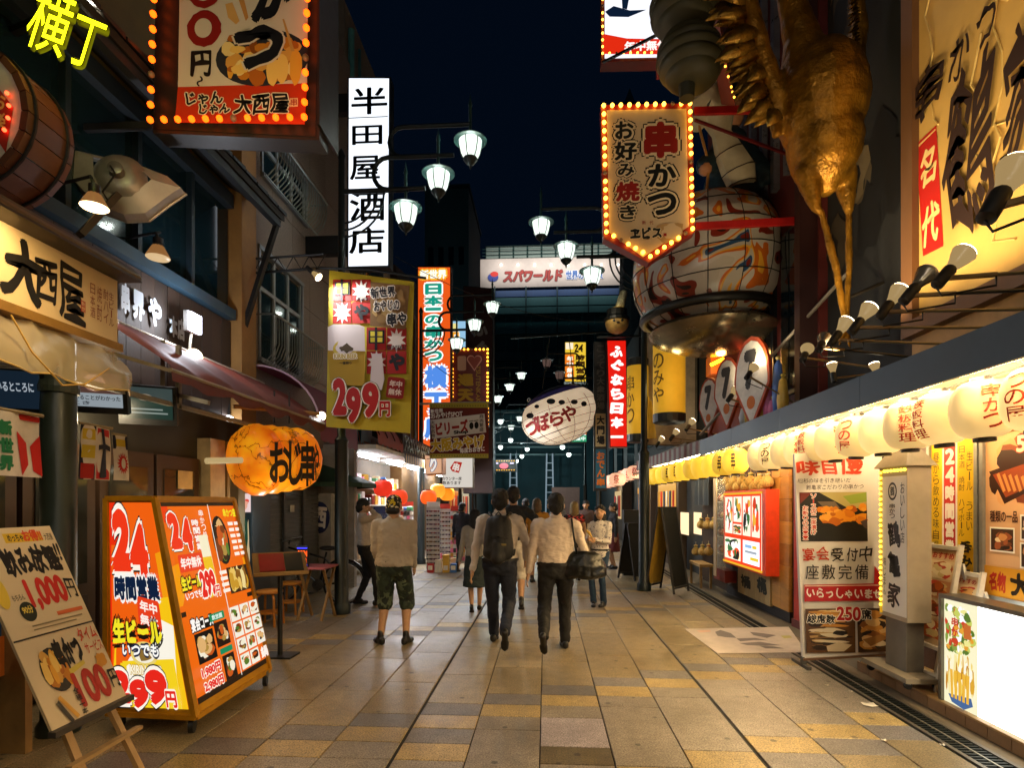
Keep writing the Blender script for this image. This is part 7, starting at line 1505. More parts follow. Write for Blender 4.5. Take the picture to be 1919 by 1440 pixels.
for (p, r_) in ((lf, mid), (mid, bk), (tl, tm), (tm, tb)): MB().bar(p, r_, .035).obj('edge_bar', edge_m, bx)
for p in (lf.lerp(mid, .12), lf.lerp(mid, .93), mid.lerp(bk, .9), bl):
    o = MB().lathe([(.02, -.018), (.05, -.016), (.05, .016), (.02, .018)], V((p.x, p.y + .03, .05)), 14, (1, .3, 0)).obj('castor', M('101010', .5), bx, smooth=40); MB().box(p.x - .02, p.x + .02, p.y + .01, p.y + .05, .08, .13).obj('fork', M('8a8a86', .35, .8), o)
tag(MB().tube([(-3.1, 4.1, .1), (-2.95, 4.2, .02), (-2.75, 4.3, .012), (-2.8, 4.5, .012), (-3.0, 4.6, .1)], .012, 6).obj('power_cord', M('0c0c0c', .5)), 'black power cord trailing under the illuminated menu box', 'cable')
# ---- leaning easel with price poster
es = T('poster_easel', 'wooden easel holding cream price poster in the lower left corner', 'easel', (-2.7, 3.0, 0)); fr_, nr_ = at(238, 1310, Z=.46), at(100, 1378, Z=.46); tf = at(92, 986, Y=fr_.y); tn = nr_ + (tf - fr_)
P4 = [tn, tf, fr_, nr_]; n_ = -((tf - tn).cross(nr_ - tn)).normalized(); MB().prism(P4, n_ * -.012).obj('board', M('d2b98e', .5), es)
def pr_easel(q):
    q.step = .00015
    q.rct((0, 0, 100, 100), 'dcc6a0'); q.rct((38, 3, 84, 8), 'd8b020').text('めっちゃ', (42, 3.5, 60, 7.5), '2a1c10', .03).text('お得!!', (60, 1.5, 84, 8), 'd84a1c', .04).text('大西屋', (86, 4, 97, 8), '2a1c10', .01)
    for i, ch in enumerate('飲み放題'): q.text(ch, (24 + i * 17, 10 + (i % 2), 41 + i * 17, 25), '15110e', .045, brush=1.4)
    q.text('!!', (91, 10, 98, 20), '15110e', .04, shear=.2).text('1,000', (36, 27, 84, 44), 'c8281c', .05).text('円', (85, 30, 97, 41), '15110e', .02, brush=1).text('もちろん', (18, 34, 32, 37), '2a1c10', .01).disc((20, 38, 38, 48), '1c2418').text('90分', (23, 40, 35, 44), 'e0c850', .03).rct((60, 46, 94, 48), 'd86a3a').rct((26, 50, 90, 50.7), '8a7a5a').rct((26, 52, 80, 52.6), '8a7a5a').disc((2, 24, 16, 40), 'e0c040').rct((0, 55, 100, 55.8), '2a2018')
    q.disc((14, 62, 48, 84), '2a2824').photo((14, 62, 47, 83), GOLD, 34, None, .16, 31, asp=.7).text('串かつ', (36, 59, 70, 74), '15110e', .05, brush=1.4).text('タイム', (72, 57, 97, 64), 'c83a20', .02).text('サービス', (74, 65, 98, 71), 'c83a20', .01).poly([(44, 75), (66, 73), (66, 75), (44, 78)], 'd8c050').text('100', (42, 77, 86, 95), 'b02c1c', .05).text('円', (88, 82, 99, 92), '15110e', .02, brush=1).disc((80, 72, 94, 80), 'c98a2c', rag=.2)
    q.vtext('全種一本', (38, 84, 45, 98), '15110e', .02).poly([(18, 86), (22, 85), (34, 97), (30, 98)], 'd8a040').poly([(14, 88), (18, 87), (26, 98), (22, 99)], '3a3630')
q = quadprint(*P4, pr_easel, 'x', 0); q.done('print', es)
wm = M('a8875a', .6, scale=5, stretch=(2, 2, .3)); back = V((-.35, 0, 0))
u_ = (fr_ - nr_).normalized(); dwn = (fr_ - tf).normalized()
for p, tp in ((fr_ - u_ * .08, tf - u_ * .15), (nr_ + u_ * .08, tn + u_ * .15)): f_ = p + dwn * (p.z / -dwn.z) ; MB().bar(f_ + n_ * -.03, tp + n_ * -.03, .04, .025).obj('leg', wm, es); MB().bar(V((tp.x - .9, tp.y, 0)) , tp + n_ * -.04, .04, .025).obj('leg', wm, es)
MB().bar(nr_ + n_ * .01 - u_ * .02, fr_ + n_ * .01 + u_ * .02, .04, .03).obj('ledge', M('3a3430', .5), es); MB().bar(nr_ + dwn * .18, fr_ + dwn * .18, .035, .02).obj('stretcher', wm, es)
t = T('blue_orange_panel', 'blue and orange panel with wooden rack behind the price easel', 'panel', (-3.6, 3.2, 0)); MB().box(-3.5, -3.46, 2.6, 3.5, .5, 1.15).obj('blue_sheet', M('1a4a7a', .5), t); MB().box(-3.455, -3.44, 2.6, 3.5, .5, .75).obj('orange_sheet', M('c86a18', .5), t); [MB().box(-3.7, -3.3, y_, y_ + .05, 0, .9).obj('rack_end', M('8a6a3a', .6), t) for y_ in (2.7, 3.4)]
# ---- standing menu lectern, stools, table, bicycle
ms = T('menu_stand', 'black standing menu holder with open red menu', 'menu stand', gr(525, 1230)); b = gr(525, 1230)
MB().box(b.x - .16, b.x + .16, b.y - .12, b.y + .12, 0, .018).obj('base', M('15171a', .5), ms); MB().tube([b + V((0, 0, .01)), b + V((0, 0, .92))], .025, 10).obj('post', M('15171a', .4), ms)
c = b + V((0, 0, .96)); pl = Pl(c, (.3, -.5, .9)); MB().prism([pl.w(u, v) for u, v in ((-.26, -.17), (.26, -.17), (.26, .2), (-.26, .2))], pl.n * -.02).obj('tray', M('8a6a3a', .6), ms); MB().prism([pl.w(u, v, .012) for u, v in ((-.2, -.12), (.04, -.12), (.04, .17), (-.2, .17))], pl.n * -.01).obj('red_menu', M('8a1418', .5), ms); MB().prism([pl.w(u, v, .012) for u, v in ((.045, -.12), (.22, -.12), (.22, .17), (.045, .17))], pl.n * -.01).obj('dark_menu', M('16221c', .5), ms); MB().bar(pl.w(-.26, -.17, .01), pl.w(.26, -.17, .01), .03).obj('lip', M('a8844a', .6), ms)
def stool(label, px, py, h_=.45, r_=.17, col='a86a1c'):
    b = gr(px, py); t = T('stool', label, 'stool', b, 'wooden stools'); MB().lathe([(r_ * .9, h_ - .03), (r_, h_ - .02), (r_, h_), (r_ * .9, h_ + .012), (.001, h_ + .014)], b, 18).obj('seat', M(col, .5), t, smooth=40)
    for k in range(4): a_ = R(90 * k + 45); f_ = V((math.cos(a_), math.sin(a_), 0)); MB().tube([b + f_ * r_ * .6 + V((0, 0, h_ - .03)), b + f_ * r_ * .95 + V((0, 0, h_ - .08)), b + f_ * r_ * 1.08], .016, 8).obj('leg', M(col, .45), t)
    MB().lathe([(r_ * .86, .16), (r_ * .9, .165), (r_ * .9, .18), (r_ * .86, .185)], b, 16).obj('ring', M(col, .5), t)
stool('round wooden stool just right of the illuminated menu box', 505, 1172); stool('round wooden stool behind the menu stand', 545, 1150)
tb_ = T('folding_table', 'small pink-topped folding table behind the menu stand', 'table', gr(590, 1160)); b = gr(590, 1160); MB().box(b.x - .25, b.x + .22, b.y - .2, b.y + .3, .7, .725).obj('top', M('a85a62', .5), tb_)
for sx_ in (-.18, .15): MB().bar(b + V((sx_, -.15, 0)), b + V((sx_ + .05, .2, .7)), .03).obj('leg', M('8a6a3a', .6), tb_); MB().bar(b + V((sx_ + .06, .2, 0)), b + V((sx_ + .02, -.12, .7)), .03).obj('leg', M('8a6a3a', .6), tb_)
ob = T('open_sign', 'small dark LED sign reading open on the folding table', 'sign', b + V((-.12, -.1, .725))); pl = Pl(b + V((-.12, -.13, 0)), FACE); MB().box(b.x - .2, b.x - .04, b.y - .125, b.y - .09, .725, 1.02).obj('case', M('0a0a14', .4), ob); q = Print(pl, (-.08, 1.02, .08, .725), lit=2.4, d0=.004); q.text('OPEN', (8, 24, 92, 52), 'ff5a1c', .02).text('営業', (10, 58, 90, 82), 'ff5a1c', .02).rct((6, 10, 94, 15), '3a3aff').rct((6, 88, 94, 93), '3a3aff'); q.done('lettering', ob)
by = T('bicycle', 'black city bicycle parked behind the left lamp post', 'bicycle', gr(612, 1150)); b = V((at(612, 0, Y=8.75).x, 8.75, 0)); DK = M('121416', .35, .6)
def wheel(cx_):
    w_ = MB().tube([b + V((cx_ + .33 * math.cos(R(k * 10)), 0, .335 + .33 * math.sin(R(k * 10)))) for k in range(37)], .018, 6, cap=False).obj('tyre', M('0a0a0a', .7), by, smooth=True); MB().tube([b + V((cx_ + .3 * math.cos(R(k * 10)), 0, .335 + .3 * math.sin(R(k * 10)))) for k in range(37)], .008, 5, cap=False).obj('rim', M('9a9a96', .3, .9), w_, smooth=True)
    s_ = MB()
    for k in range(14): a_ = R(k * 360 / 14); s_.tube([b + V((cx_, .02 * (-1) ** k, .335)), b + V((cx_ + .3 * math.cos(a_), 0, .335 + .3 * math.sin(a_)))], .002, 3)
    s_.obj('spokes', M('9a9a96', .3, .9), w_); MB().lathe([(.02, -.05), (.03, -.04), (.03, .04), (.02, .05)], b + V((cx_, 0, .335)), 10, (0, 1, 0)).obj('hub', M('7a7a76', .3, .9), w_)
wheel(.28); wheel(-.78)
fm_ = MB(); J = lambda x, z, y=0: b + V((x, y, z))
for p, r_ in ((J(-.12, .3), J(.0, .82)), (J(-.12, .3), J(-.62, .75)), (J(-.04, .72), J(-.66, .9)), (J(-.12, .3), J(.28, .335)), (J(-.02, .72), J(.28, .335)), (J(-.78, .335), J(-.6, 1.0))): fm_.tube([p, r_], .017, 8)
fm_.obj('frame', DK, by, smooth=40); MB().ell(J(.02, .88), (.14, .09, .04), 12, 8).obj('saddle', M('0c0c0c', .6), by, smooth=True); MB().tube([J(-.6, 1.0, -.26), J(-.5, 1.04, -.22), J(-.6, 1.02, 0), J(-.5, 1.04, .22), J(-.6, 1.0, .26)], .013, 8).obj('handlebar', M('8a8a86', .3, .9), by, smooth=True); MB().tube([J(.28 + .37 * math.cos(R(k)), .335 + .37 * math.sin(R(k))) for k in range(20, 200, 15)], .02, 6).obj('mudguard', DK, by); MB().lathe([(.01, -.01), (.09, -.008), (.09, .008), (.01, .01)], J(-.12, .3, -.05), 16, (0, 1, 0)).obj('chainring', M('6a6a66', .3, .9), by)
for s_ in (-1, 1): MB().box(b.x - .17 + s_ * .1, b.x - .07 + s_ * .1, b.y + s_ * .14 - .04, b.y + s_ * .14 + .04, .28 + s_ * .1, .3 + s_ * .1).obj('pedal', M('0c0c0c', .6), by)
for i, (px, py, w_) in enumerate(((1, 1, 1),)): pass
us = T('parasol', 'dark green parasol beyond the orange lantern', 'parasol', (at(632, 0, Y=10.5).x, 10.5, 0)); c = V((at(605, 0, Y=10.6).x, 10.6, at(0, 868, Y=10.6).z)); n = 8; rim_ = [c + V((1.0 * math.cos(R(45 * k + 20)), 1.0 * math.sin(R(45 * k + 20)), -.42)) for k in range(n)]; mb = MB()
for k in range(n): mb.add([c, rim_[k], rim_[(k + 1) % n], rim_[k] - V((0, 0, .08)), rim_[(k + 1) % n] - V((0, 0, .08))], [(0, 1, 2), (1, 3, 4, 2)])
mb.obj('canopy', M('0f3a2a', .7), us); MB().tube([V((c.x, c.y, 0)), c], .022, 8).obj('pole', M('8a8478', .4), us)
for k in range(n): MB().tube([c - V((0, 0, .03)), rim_[k] - V((0, 0, .01))], .008, 4).obj('rib', M('2a2a28', .5), us)
# ================================================================== SOUVENIR SHOPS (left, farther on)
sv = T('souvenir_shop', 'bright souvenir shop crammed with goods under white tube lights', 'shop front', (-4, 14, 0))
MB().box(-4.6, -4.5, 10.6, 21.4, 0, 2.9).obj('back_wall', M('b8b4ac', .6), sv); MB().box(-4.6, -3.2, 10.5, 21.4, 2.62, 2.7).obj('ceiling', M('d8d4cc', .6), sv); MB().box(-4.6, -3.6, 10.45, 10.6, 0, 2.7).obj('end_wall', M('8a8680', .7), sv)
for k in range(5):
    y = 11.2 + k * 2.0; MB().tube([(-3.75, y, 2.55), (-3.75, y + 1.3, 2.55)], .022, 8).obj('tube_light', E('f4f8ff', 55, True), sv)
light('shop_light', 'AREA', (-3.6, 14.5, 2.5), 300, (.93, .96, 1), sv, aim=(-2.4, 14.5, 0), size=(.3, 5))
gl = {}
rnd = random.Random(5); GC = ['c83a3a', 'e8e0d0', 'd8a83a', '3a6ab0', '2a2a2a', 'e87aa0', '4a9a6a', 'f0c8a0', 'ffffff', '8a2a1c']
def goods(parent, p, w_, d_, h_, c_):
    k = (c_, round(h_, 2))
    if k not in gl: gl[k] = MB().slab(-w_ / 2, w_ / 2, -d_ / 2, d_ / 2, 0, h_, .01).obj('packet', M(c_, .4, var=.3, scale=30), parent); gl[k].data.transform(Matrix.Translation(ORG[parent])); gl[k].location = V(p) - ORG[parent]
    else: link(gl[k], parent, p, (0, 0, rnd.uniform(-.3, .3)))
for z in (.35, .75, 1.15, 1.55, 1.95):
    MB().box(-4.49, -4.1, 10.7, 19, z - .03, z).obj('shelf', M('c8c4bc', .5), sv)
    for k in range(32): goods(sv, (-4.2, 10.8 + k * .25, z), .18, .16, rnd.choice([.16, .24, .3]), rnd.choice(GC))
for i, (px, py, Y, c_) in enumerate(((718, 915, 11.8, 'd8301c'), (748, 932, 13, 'd8401c'), (803, 932, 13.5, 'e85a14'), (838, 926, 14.5, 'f08a1c'), (820, 920, 14.2, 'f0a02c'))):
    lantern('shop_lantern', ['red and white lantern at the near end of the souvenir shop', 'small red lantern behind the lamp post in the shop', 'orange ball lantern over the sunglasses rack', 'yellow-orange ball lantern over the postcard rack', 'pale orange ball lantern between the racks'][i], at(px, py, Y=Y), .2, .34, c_, c_, .9, None, 'lanterns in the souvenir shop', n=14)
# awnings
t = T('red_shop_awning', 'faded red shop awning with scalloped edge behind the yellow banner', 'awning', (-3.6, 11.3, 2.6)); g = []
for i in range(9): a = R(80 * i / 8); g.append([(-4.3 + 1.15 * math.sin(a), 10.5 + 1.9 * j / 12, 2.75 + .75 * math.cos(a)) for j in range(13)])
g.append([(x + .01, y, z - .14 - .05 * (j % 2)) for j, (x, y, z) in enumerate(g[-1])]); MB().sheet(g).obj('cloth', M('94402c', .7, scale=3), t, smooth=True)
for k in range(4): MB().tube([(-4.3 + 1.16 * math.sin(R(10 * i)), 10.6 + k * .55, 2.76 + .755 * math.cos(R(10 * i))) for i in range(9)], .012, 5).obj('rib', M('4a1810', .6), t)
q = Print(Pl((-3.1, 11.9, 0), (1, -.3, .4)), rough=.6); q.text('フルーツ', (655, 812, 705, 845), 'a8603c', .02, rot=-14); q.done('lettering', t)
t = T('dark_shop_awning', 'dark awning with pale zigzag trellis above the souvenir shop', 'awning', (-3.4, 13.3, 2.6)); MB().hexa([(-3.2, 12.5, 2.72), (-3.2, 15.4, 2.72), (-3.9, 15.4, 3.1), (-3.9, 12.5, 3.1), (-3.2, 12.5, 3.15), (-3.2, 15.4, 3.15), (-3.9, 15.4, 3.5), (-3.9, 12.5, 3.5)]).obj('box', M('2a1c1c', .7), t)
for k in range(11): y = 12.6 + k * .26; MB().bar((-3.18, y, 2.78), (-3.18, y + .26, 3.1), .02).obj('trellis_bar', M('8f9490', .4, .5), t); MB().bar((-3.17, y, 3.1), (-3.17, y + .26, 2.78), .02).obj('trellis_bar', M('8f9490', .4, .5), t)
for k in range(28): y = 12.5 + k * .105; MB().box(-3.16, -3.14, y, y + .06, 2.5, 2.7).obj('valance_strip', M('a88a4a' if k % 2 else '3a2a1c', .7), t)
t, pl = light_sign('counter_sign', 'white lit sign with red seal and counter-seat lettering', 14.2, [(828, 852), (828, 915), (887, 915), (887, 850)], .2, 'f0e8dc', M('6a5a44', .5), .75, rimw=.02)
q = Print(pl, lit=.8, crop=(760, 700, 4.8), step=.002, d0=.006); q.poly([(400, 850), (440, 790), (510, 800), (480, 895), (420, 880)], 'c02a1c').text('串', (425, 805, 485, 880), 'f4ece0', .03, rot=-15).poly([(330, 830), (345, 815), (350, 840), (335, 845)], '1a1614').text('カウンター席', (330, 930, 505, 962), '2a2420', .02).text('数あります', (335, 968, 500, 1000), '2a2420', .02); q.done('print', t)
t, pl = light_sign('peach_box_sign', 'peach lit box sign hanging left of the counter sign', 13.6, [(795, 852), (797, 890), (829, 888), (829, 855)], .5, 'f0b890', M('8a5a34', .5), .8, rimw=.02)
q = Print(pl, lit=.85, step=.002, d0=.006); q.text('り', (806, 858, 818, 884), 'fdf6ee', .05, out=(('4a5a8a', .1),), brush=1); q.done('print', t)
# navy wire-grid display
b = gr(715, 1068); t = T('grid_display', 'navy wire-grid display panel in front of the souvenir shop', 'display stand', b); pl = Pl(b, FACE); w_, h_ = .36, 1.5
MB().box(b.x - .2, b.x + .22, b.y + .02, b.y + .05, .05, h_).obj('panel', M('16264a', .6), t)
for k in range(9): MB().tube([b + V((-.17 + k * .04, -.01, .1)), b + V((-.17 + k * .04, -.01, 1.3))], .004, 4).obj('wire', M('8a98b0', .4, .5), t)
for k in range(26): MB().tube([b + V((-.18, -.012, .12 + k * .046)), b + V((.16, -.012, .12 + k * .046))], .004, 4).obj('wire', M('8a98b0', .4, .5), t)
MB().tube([b + V((-.18, -.01, .06)), b + V((-.18, -.01, 1.32)), b + V((.16, -.01, 1.32)), b + V((.16, -.01, .06))], .012, 6).obj('frame', M('c0c8d0', .4, .5), t)
for s_ in (-.18, .16): MB().box(b.x + s_ - .02, b.x + s_ + .02, b.y - .15, b.y + .18, 0, .05).obj('foot', M('8a98b0', .4), t)
b = gr(672, 1062); t = T('white_cabinet', 'white cabinet with notices behind the man on the phone', 'cabinet', b); MB().box(b.x - .35, b.x + .2, b.y, b.y + .5, .04, 1.5).obj('body', M('a8a49c', .5), t); MB().box(b.x - .33, b.x + .18, b.y + .02, b.y + .48, 0, .04).obj('plinth', M('2a2a2a', .6), t)
for k in range(3): MB().box(b.x - .3, b.x + .15, b.y - .006, b.y - .001, .1 + k * .45, .5 + k * .45).obj('drawer_front', M('b8b4ac', .5), t); MB().box(b.x - .25 + k * .12, b.x - .18 + k * .12, b.y - .01, b.y - .007, 1.2 - k * .3, 1.32 - k * .3).obj('notice', M('e8e4dc', .7), t)
# sunglasses rack and packet racks on the lane
def rack(name, label, px, py, w_, h_, rows, glasses, Y=None):
    b = gr(px, py); t = T(name, label, 'display rack', b)
    for sx in (-1, 1): MB().tube([b + V((sx * w_ / 2, 0, .05)), b + V((sx * w_ / 2, 0, h_))], .012, 6).obj('post', M('c8ccd0', .35, .6), t)
    for sx in (-1, 1): MB().tube([b + V((sx * w_ / 2, -.2, .03)), b + V((sx * w_ / 2, .2, .03))], .012, 6).obj('foot', M('c8ccd0', .35, .6), t)
    MB().box(b.x - w_ / 2, b.x + w_ / 2, b.y + .015, b.y + .03, .12, h_).obj('back_panel', M('e0dcd4', .5), t)
    for r_ in range(rows):
        z = .2 + (h_ - .3) * r_ / (rows - 1)
        if glasses:
            for c_ in range(3):
                x = b.x - w_ * .33 + c_ * w_ * .33; fc = rnd.choice(['2a1a14', '8a2a2a', '3a3a3a', '7a5a2a', '5a2a4a'])
                MB().ell((x - .03, b.y - .03, z), (.026, .01, .02), 8, 6).ell((x + .03, b.y - .03, z), (.026, .01, .02), 8, 6).box(x - .012, x + .012, b.y - .034, b.y - .026, z + .004, z + .01).obj('sunglasses', M(fc, .15, coat=.5), t)
        else:
            for c_ in range(5): goods(t, (b.x - w_ * .4 + c_ * w_ * .2, b.y - .03, z), .18 * .4, .05, rnd.choice([.08, .1]), rnd.choice(GC))
    MB().box(b.x - w_ / 2, b.x + w_ / 2, b.y - .02, b.y + .03, h_, h_ + .12).obj('header', M(rnd.choice(['c8301c', 'e0dcd4']), .5), t)
rack('sunglasses_rack', 'sunglasses rack standing at the edge of the souvenir shop', 812, 1072, .3, 1.5, 13, True)
rack('sunglasses_rack', 'second sunglasses rack just left of the packet rack', 834, 1066, .24, 1.45, 12, True)
rack('packet_rack', 'rack of bright souvenir packets beside the man in the dark cap', 858, 1066, .34, 1.4, 12, False)
rack('packet_rack', 'rack of souvenir packets deeper in the lane behind the woman', 760, 1058, .4, 1.5, 11, False)
for i in range(8):
    b = gr(812 + (i % 4) * 14, 1070 - (i // 4) * 3); b.z = .0; t = T('goods_carton', 'small carton of goods on the ground below the racks, %s of the heap' % ORD[i], 'carton', b, 'cartons below the racks'); MB().box(b.x - .07, b.x + .07, b.y - .35, b.y - .2, 0, .2 + .1 * (i % 3)).obj('carton_body', M(GC[i], .6), t); MB().box(b.x - .05, b.x + .05, b.y - .353, b.y - .3505, .06, .16).obj('label_sheet', M('f0e8d8', .6), t)
# food stalls farther along, left and right: dark fronts with small lit details
for i, (X, y0, c_, side) in enumerate(((-3.9, 22.5, 'e8843a', 1), (-3.9, 26, 'd8c8a8', 1), (3.2, 17.5, 'ffb050', -1), (3.2, 24, 'e8c890', -1), (3.2, 13.9, 'ffc060', -1))):
    t = T('distant_stall', ['distant left stall with orange light behind the packet rack', 'distant left stall with pale light near the gateway', 'right-hand stall with amber eaves past the lanterns', 'distant right stall near the gateway', 'right-hand stall with blue curtain past the lattice entrance'][i], 'stall', (X, y0, 0))
    MB().box(min(X, X + side * -.6), max(X, X + side * -.6), y0, y0 + 2.6, 0, 2.6).obj('wall', M('3a2a1c', .7), t); MB().box(X + side * .02 - .01, X + side * .02 + .01, y0 + .2, y0 + 2.3, .9, 2.1).obj('lit_window', E(c_, .8), t)
    MB().hexa([(X - side * .1, y0, 2.5), (X + side * .8, y0, 2.35), (X + side * .8, y0 + 2.6, 2.35), (X - side * .1, y0 + 2.6, 2.5), (X - side * .1, y0, 2.6), (X + side * .8, y0, 2.4), (X + side * .8, y0 + 2.6, 2.4), (X - side * .1, y0 + 2.6, 2.6)]).obj('eave', M('7a5228', .6), t)
    for k in range(6): MB().box(X + side * .04 - .02, X + side * .04 + .02, y0 + .3 + k * .36, y0 + .42 + k * .36, 1.0, 1.9).obj('hanging_menu', M(random.Random(k + i).choice(['e0d8c8', 'c83a1c', '2a3a5a', 'd8a83a']), .6), t)
    light('stall_light', 'POINT', (X + side * .5, y0 + 1.2, 2.2), 14, (1, .75, .45), t, .08)
# plain back wall of the lane on the left between shops, lit trims
for i in range(4):
    y = 22 + i * 5; tag(MB().box(-3.5, -3.3, y, y + .12, 3 + .5 * (i % 2), 5 + .4 * i).obj('side_sign', M(['7a1c14', '3a3a3a', '8a5a1c', '2a3a4a'][i], .5)), ['dark red side sign', 'grey side sign', 'ochre side sign', 'slate side sign'][i] + ' on the distant left facades', 'sign')
# ================================================================== PEOPLE
def ik(a, t, l1, l2, pole):
    d = t - a; L_ = min(d.length, (l1 + l2) * .999); d = d.normalized(); x = (l1 * l1 - l2 * l2 + L_ * L_) / (2 * L_); h = math.sqrt(max(0, l1 * l1 - x * x)); p = pole - d * pole.dot(d); p = p.normalized() if p.length > 1e-4 else V((0, 1, 0))
    return a + d * x + p * h, a + d * L_
SKIN = M('b58a66', .5, var=.1, scale=20)
def person(label, pos, h=1.7, yaw=0., shirt='b8ac9c', pants='15161c', hair='0c0a09', feet=None, hands=None, shoe='0c0c0c', shorts=0., bare_arm=0., lean=0., head=(0, 0), build=1., vox=.011, hairlen=0, collar=True, skirt=0., face=False, shirt_mat=None, pants_mat=None, cap=None, raglan=False, fold=.03, long_shirt=0., elbow=None):
    t = T('person', label, 'person', pos); s = h / 1.72; Mx = Matrix.Rotation(yaw, 3, 'Z'); P0 = V(pos)
    W = lambda x, y=None, z=None: P0 + Mx @ (V((x, y, z)) * s if y is not None else V(x) * s)
    ft = feet or {'L': (-.1, 0, .075, 0, 8), 'R': (.1, 0, .075, 0, -8)}      # ankle x, y, z, foot pitch, toe turn
    hd = hands or {'L': (-.27, .03, .80), 'R': (.27, .03, .80)}
    el = elbow or {}
    up = lambda x, y, z: V((x, y + lean * (z - .95), z))
    tr, sk, sh, shoes = [], [], [], []; bw = build
    # legs
    for k, sx in (('L', -1), ('R', 1)):
        x, y, z, pit, toe = ft[k]; hip = V((sx * .092, 0, .90)); kn, an = ik(hip, V((x, y, z + .02)), .42, .42, V((sx * .06, 1, 0)))
        cut = shorts if shorts else 0
        if not cut and not skirt: tr += [('c', W(hip), W(kn), .092 * s * bw, .066 * s * bw), ('c', W(kn), W(an), .066 * s * bw, .056 * s)]
        elif cut: tr += [('c', W(hip), W(kn), .1 * s * bw, .088 * s), ('c', W(kn), W(kn + (an - kn) * .12), .09 * s, .093 * s)]; sk += [('c', W(kn), W(kn + (an - kn) * .3), .05 * s, .056 * s), ('c', W(kn + (an - kn) * .3), W(an), .056 * s, .036 * s)]
        else: sk += [('c', W(kn), W(kn + (an - kn) * .3), .048 * s, .052 * s), ('c', W(kn + (an - kn) * .3), W(an), .052 * s, .034 * s)]
        fr = Matrix.Rotation(R(-toe), 3, 'Z') @ Matrix.Rotation(R(pit), 3, 'X'); A = an - V((0, 0, .02)); hl, to = A + fr @ V((0, -.045, -.04)), A + fr @ V((0, .14, -.045))
        shoes += [('c', W(hl), W(to), .036 * s, .030 * s), ('c', W(hl + fr @ V((0, 0, .02))), W(A + fr @ V((0, .05, -.01))), .036 * s, .034 * s), ('c', W(A + fr @ V((-.018, .07, -.05))), W(A + fr @ V((-.015, .13, -.05))), .027 * s, .025 * s), ('c', W(A + fr @ V((.018, .07, -.05))), W(A + fr @ V((.015, .13, -.05))), .027 * s, .025 * s)]
        if shorts: shoes.append(('c', W(A + V((0, 0, .0))), W(A + V((0, 0, .06))), .038 * s, .036 * s))
    ring = lambda z, a, b, y=0: [W(up(a * math.cos(q), y + b * math.sin(q), z)) for q in [2 * math.pi * i / 18 for i in range(18)]]
    if skirt: tr.append(('l', [ring(skirt, .21, .17), ring(.7, .185, .14), ring(.9, .165, .12), ring(1.0, .14, .1)]))
    else: tr.append(('l', [ring(.80, .10 * bw, .09), ring(.84, .168 * bw, .118), ring(.92, .175 * bw, .122), ring(.965, .176 * bw, .124), ring(.99, .16 * bw, .11)]))
    hem = .93 - long_shirt
    sh.append(('l', [ring(hem, (.186 if long_shirt else .166) * bw, .132 if long_shirt else .114), ring(hem + .05, (.19 if long_shirt else .172) * bw, .134 if long_shirt else .118), ring(1.06, .163 * bw, .115), ring(1.2, .175 * bw, .122, .005), ring(1.32, .188 * bw, .118, .01), ring(1.40, .165 * bw, .092), ring(1.45, .085, .07), ring(1.47, .06, .058)]))
    # arms and hands
    for k, sx in (('L', -1), ('R', 1)):
        so = up(sx * .178 * bw, 0, 1.385); tg = V(hd[k]); eb, wr = ik(so, tg, .285, .25, V(el.get(k, (sx * .6, -1, -.2)))); d = (wr - eb).normalized()
        sh.append(('c', W(so - V((sx * .04, 0, 0))), W(so + (eb - so) * .2), .066 * s, .060 * s))
        if bare_arm: sh.append(('c', W(so), W(so + (eb - so) * bare_arm), .062 * s, .062 * s)); sk += [('c', W(so + (eb - so) * bare_arm * .8), W(eb), .047 * s, .04 * s), ('c', W(eb), W(wr), .041 * s, .027 * s)]
        else: sh += [('c', W(so), W(eb), .060 * s, .05 * s), ('c', W(eb), W(wr), .05 * s, .037 * s)]; sk.append(('c', W(wr - d * .05), W(wr + d * .02), .027 * s, .026 * s))
        sd = d.cross(V((0, 1, 0)) if abs(d.y) < .8 else V((0, 0, 1))).normalized(); nn = sd.cross(d)   # palm plane
        pc = wr + d * .055; sk.append(('e', W(pc), (.04 * s, .02 * s, .05 * s), (Matrix((Mx @ nn, Mx @ sd, Mx @ d)).transposed())))
        for f_, (o_, ln) in enumerate(((-.028, .062), (-.01, .075), (.009, .07), (.027, .055))): b0 = wr + d * .092 + nn * o_; m0 = b0 + d * ln * .55 + sd * sx * .006; e0 = m0 + d * ln * .42 + sd * sx * -.022; sk += [('c', W(b0), W(m0), .0085 * s, .008 * s), ('c', W(m0), W(e0), .008 * s, .0068 * s)]
        th = wr + d * .03 + nn * -.034; sk += [('c', W(th), W(th + d * .03 + nn * -.018), .011 * s, .0095 * s), ('c', W(th + d * .03 + nn * -.018), W(th + d * .062 + nn * -.012), .009 * s, .0075 * s)]
    # head
    hc = up(0, .015, 1.592); HR_ = Matrix.Rotation(R(head[0]), 3, 'Z') @ Matrix.Rotation(R(head[1]), 3, 'X'); Hd = lambda x, y, z: W(hc + HR_ @ V((x, y, z))); rot_ = Mx @ HR_
    sk += [('c', W(up(0, -.005, 1.42)), Hd(0, -.01, -.07), .058 * s, .056 * s), ('e', Hd(0, -.005, .02), (.084 * s, .1 * s, .102 * s), rot_), ('e', Hd(0, .03, -.05), (.064 * s, .068 * s, .068 * s), rot_), ('c', Hd(0, .088, .0), Hd(0, .105, -.028), .010 * s, .015 * s)]
    for sx in (-1, 1): sk.append(('e', Hd(sx * .087, -.005, -.012), (.011 * s, .02 * s, .032 * s), rot_))
    fuse(sk, 'body', SKIN, t, vox * .72, 3)
    if not shirt_mat: shirt_mat = M(shirt, .8, var=.06, scale=8, bump=.55, bscale=15, stretch=(1, 1, 2.2))
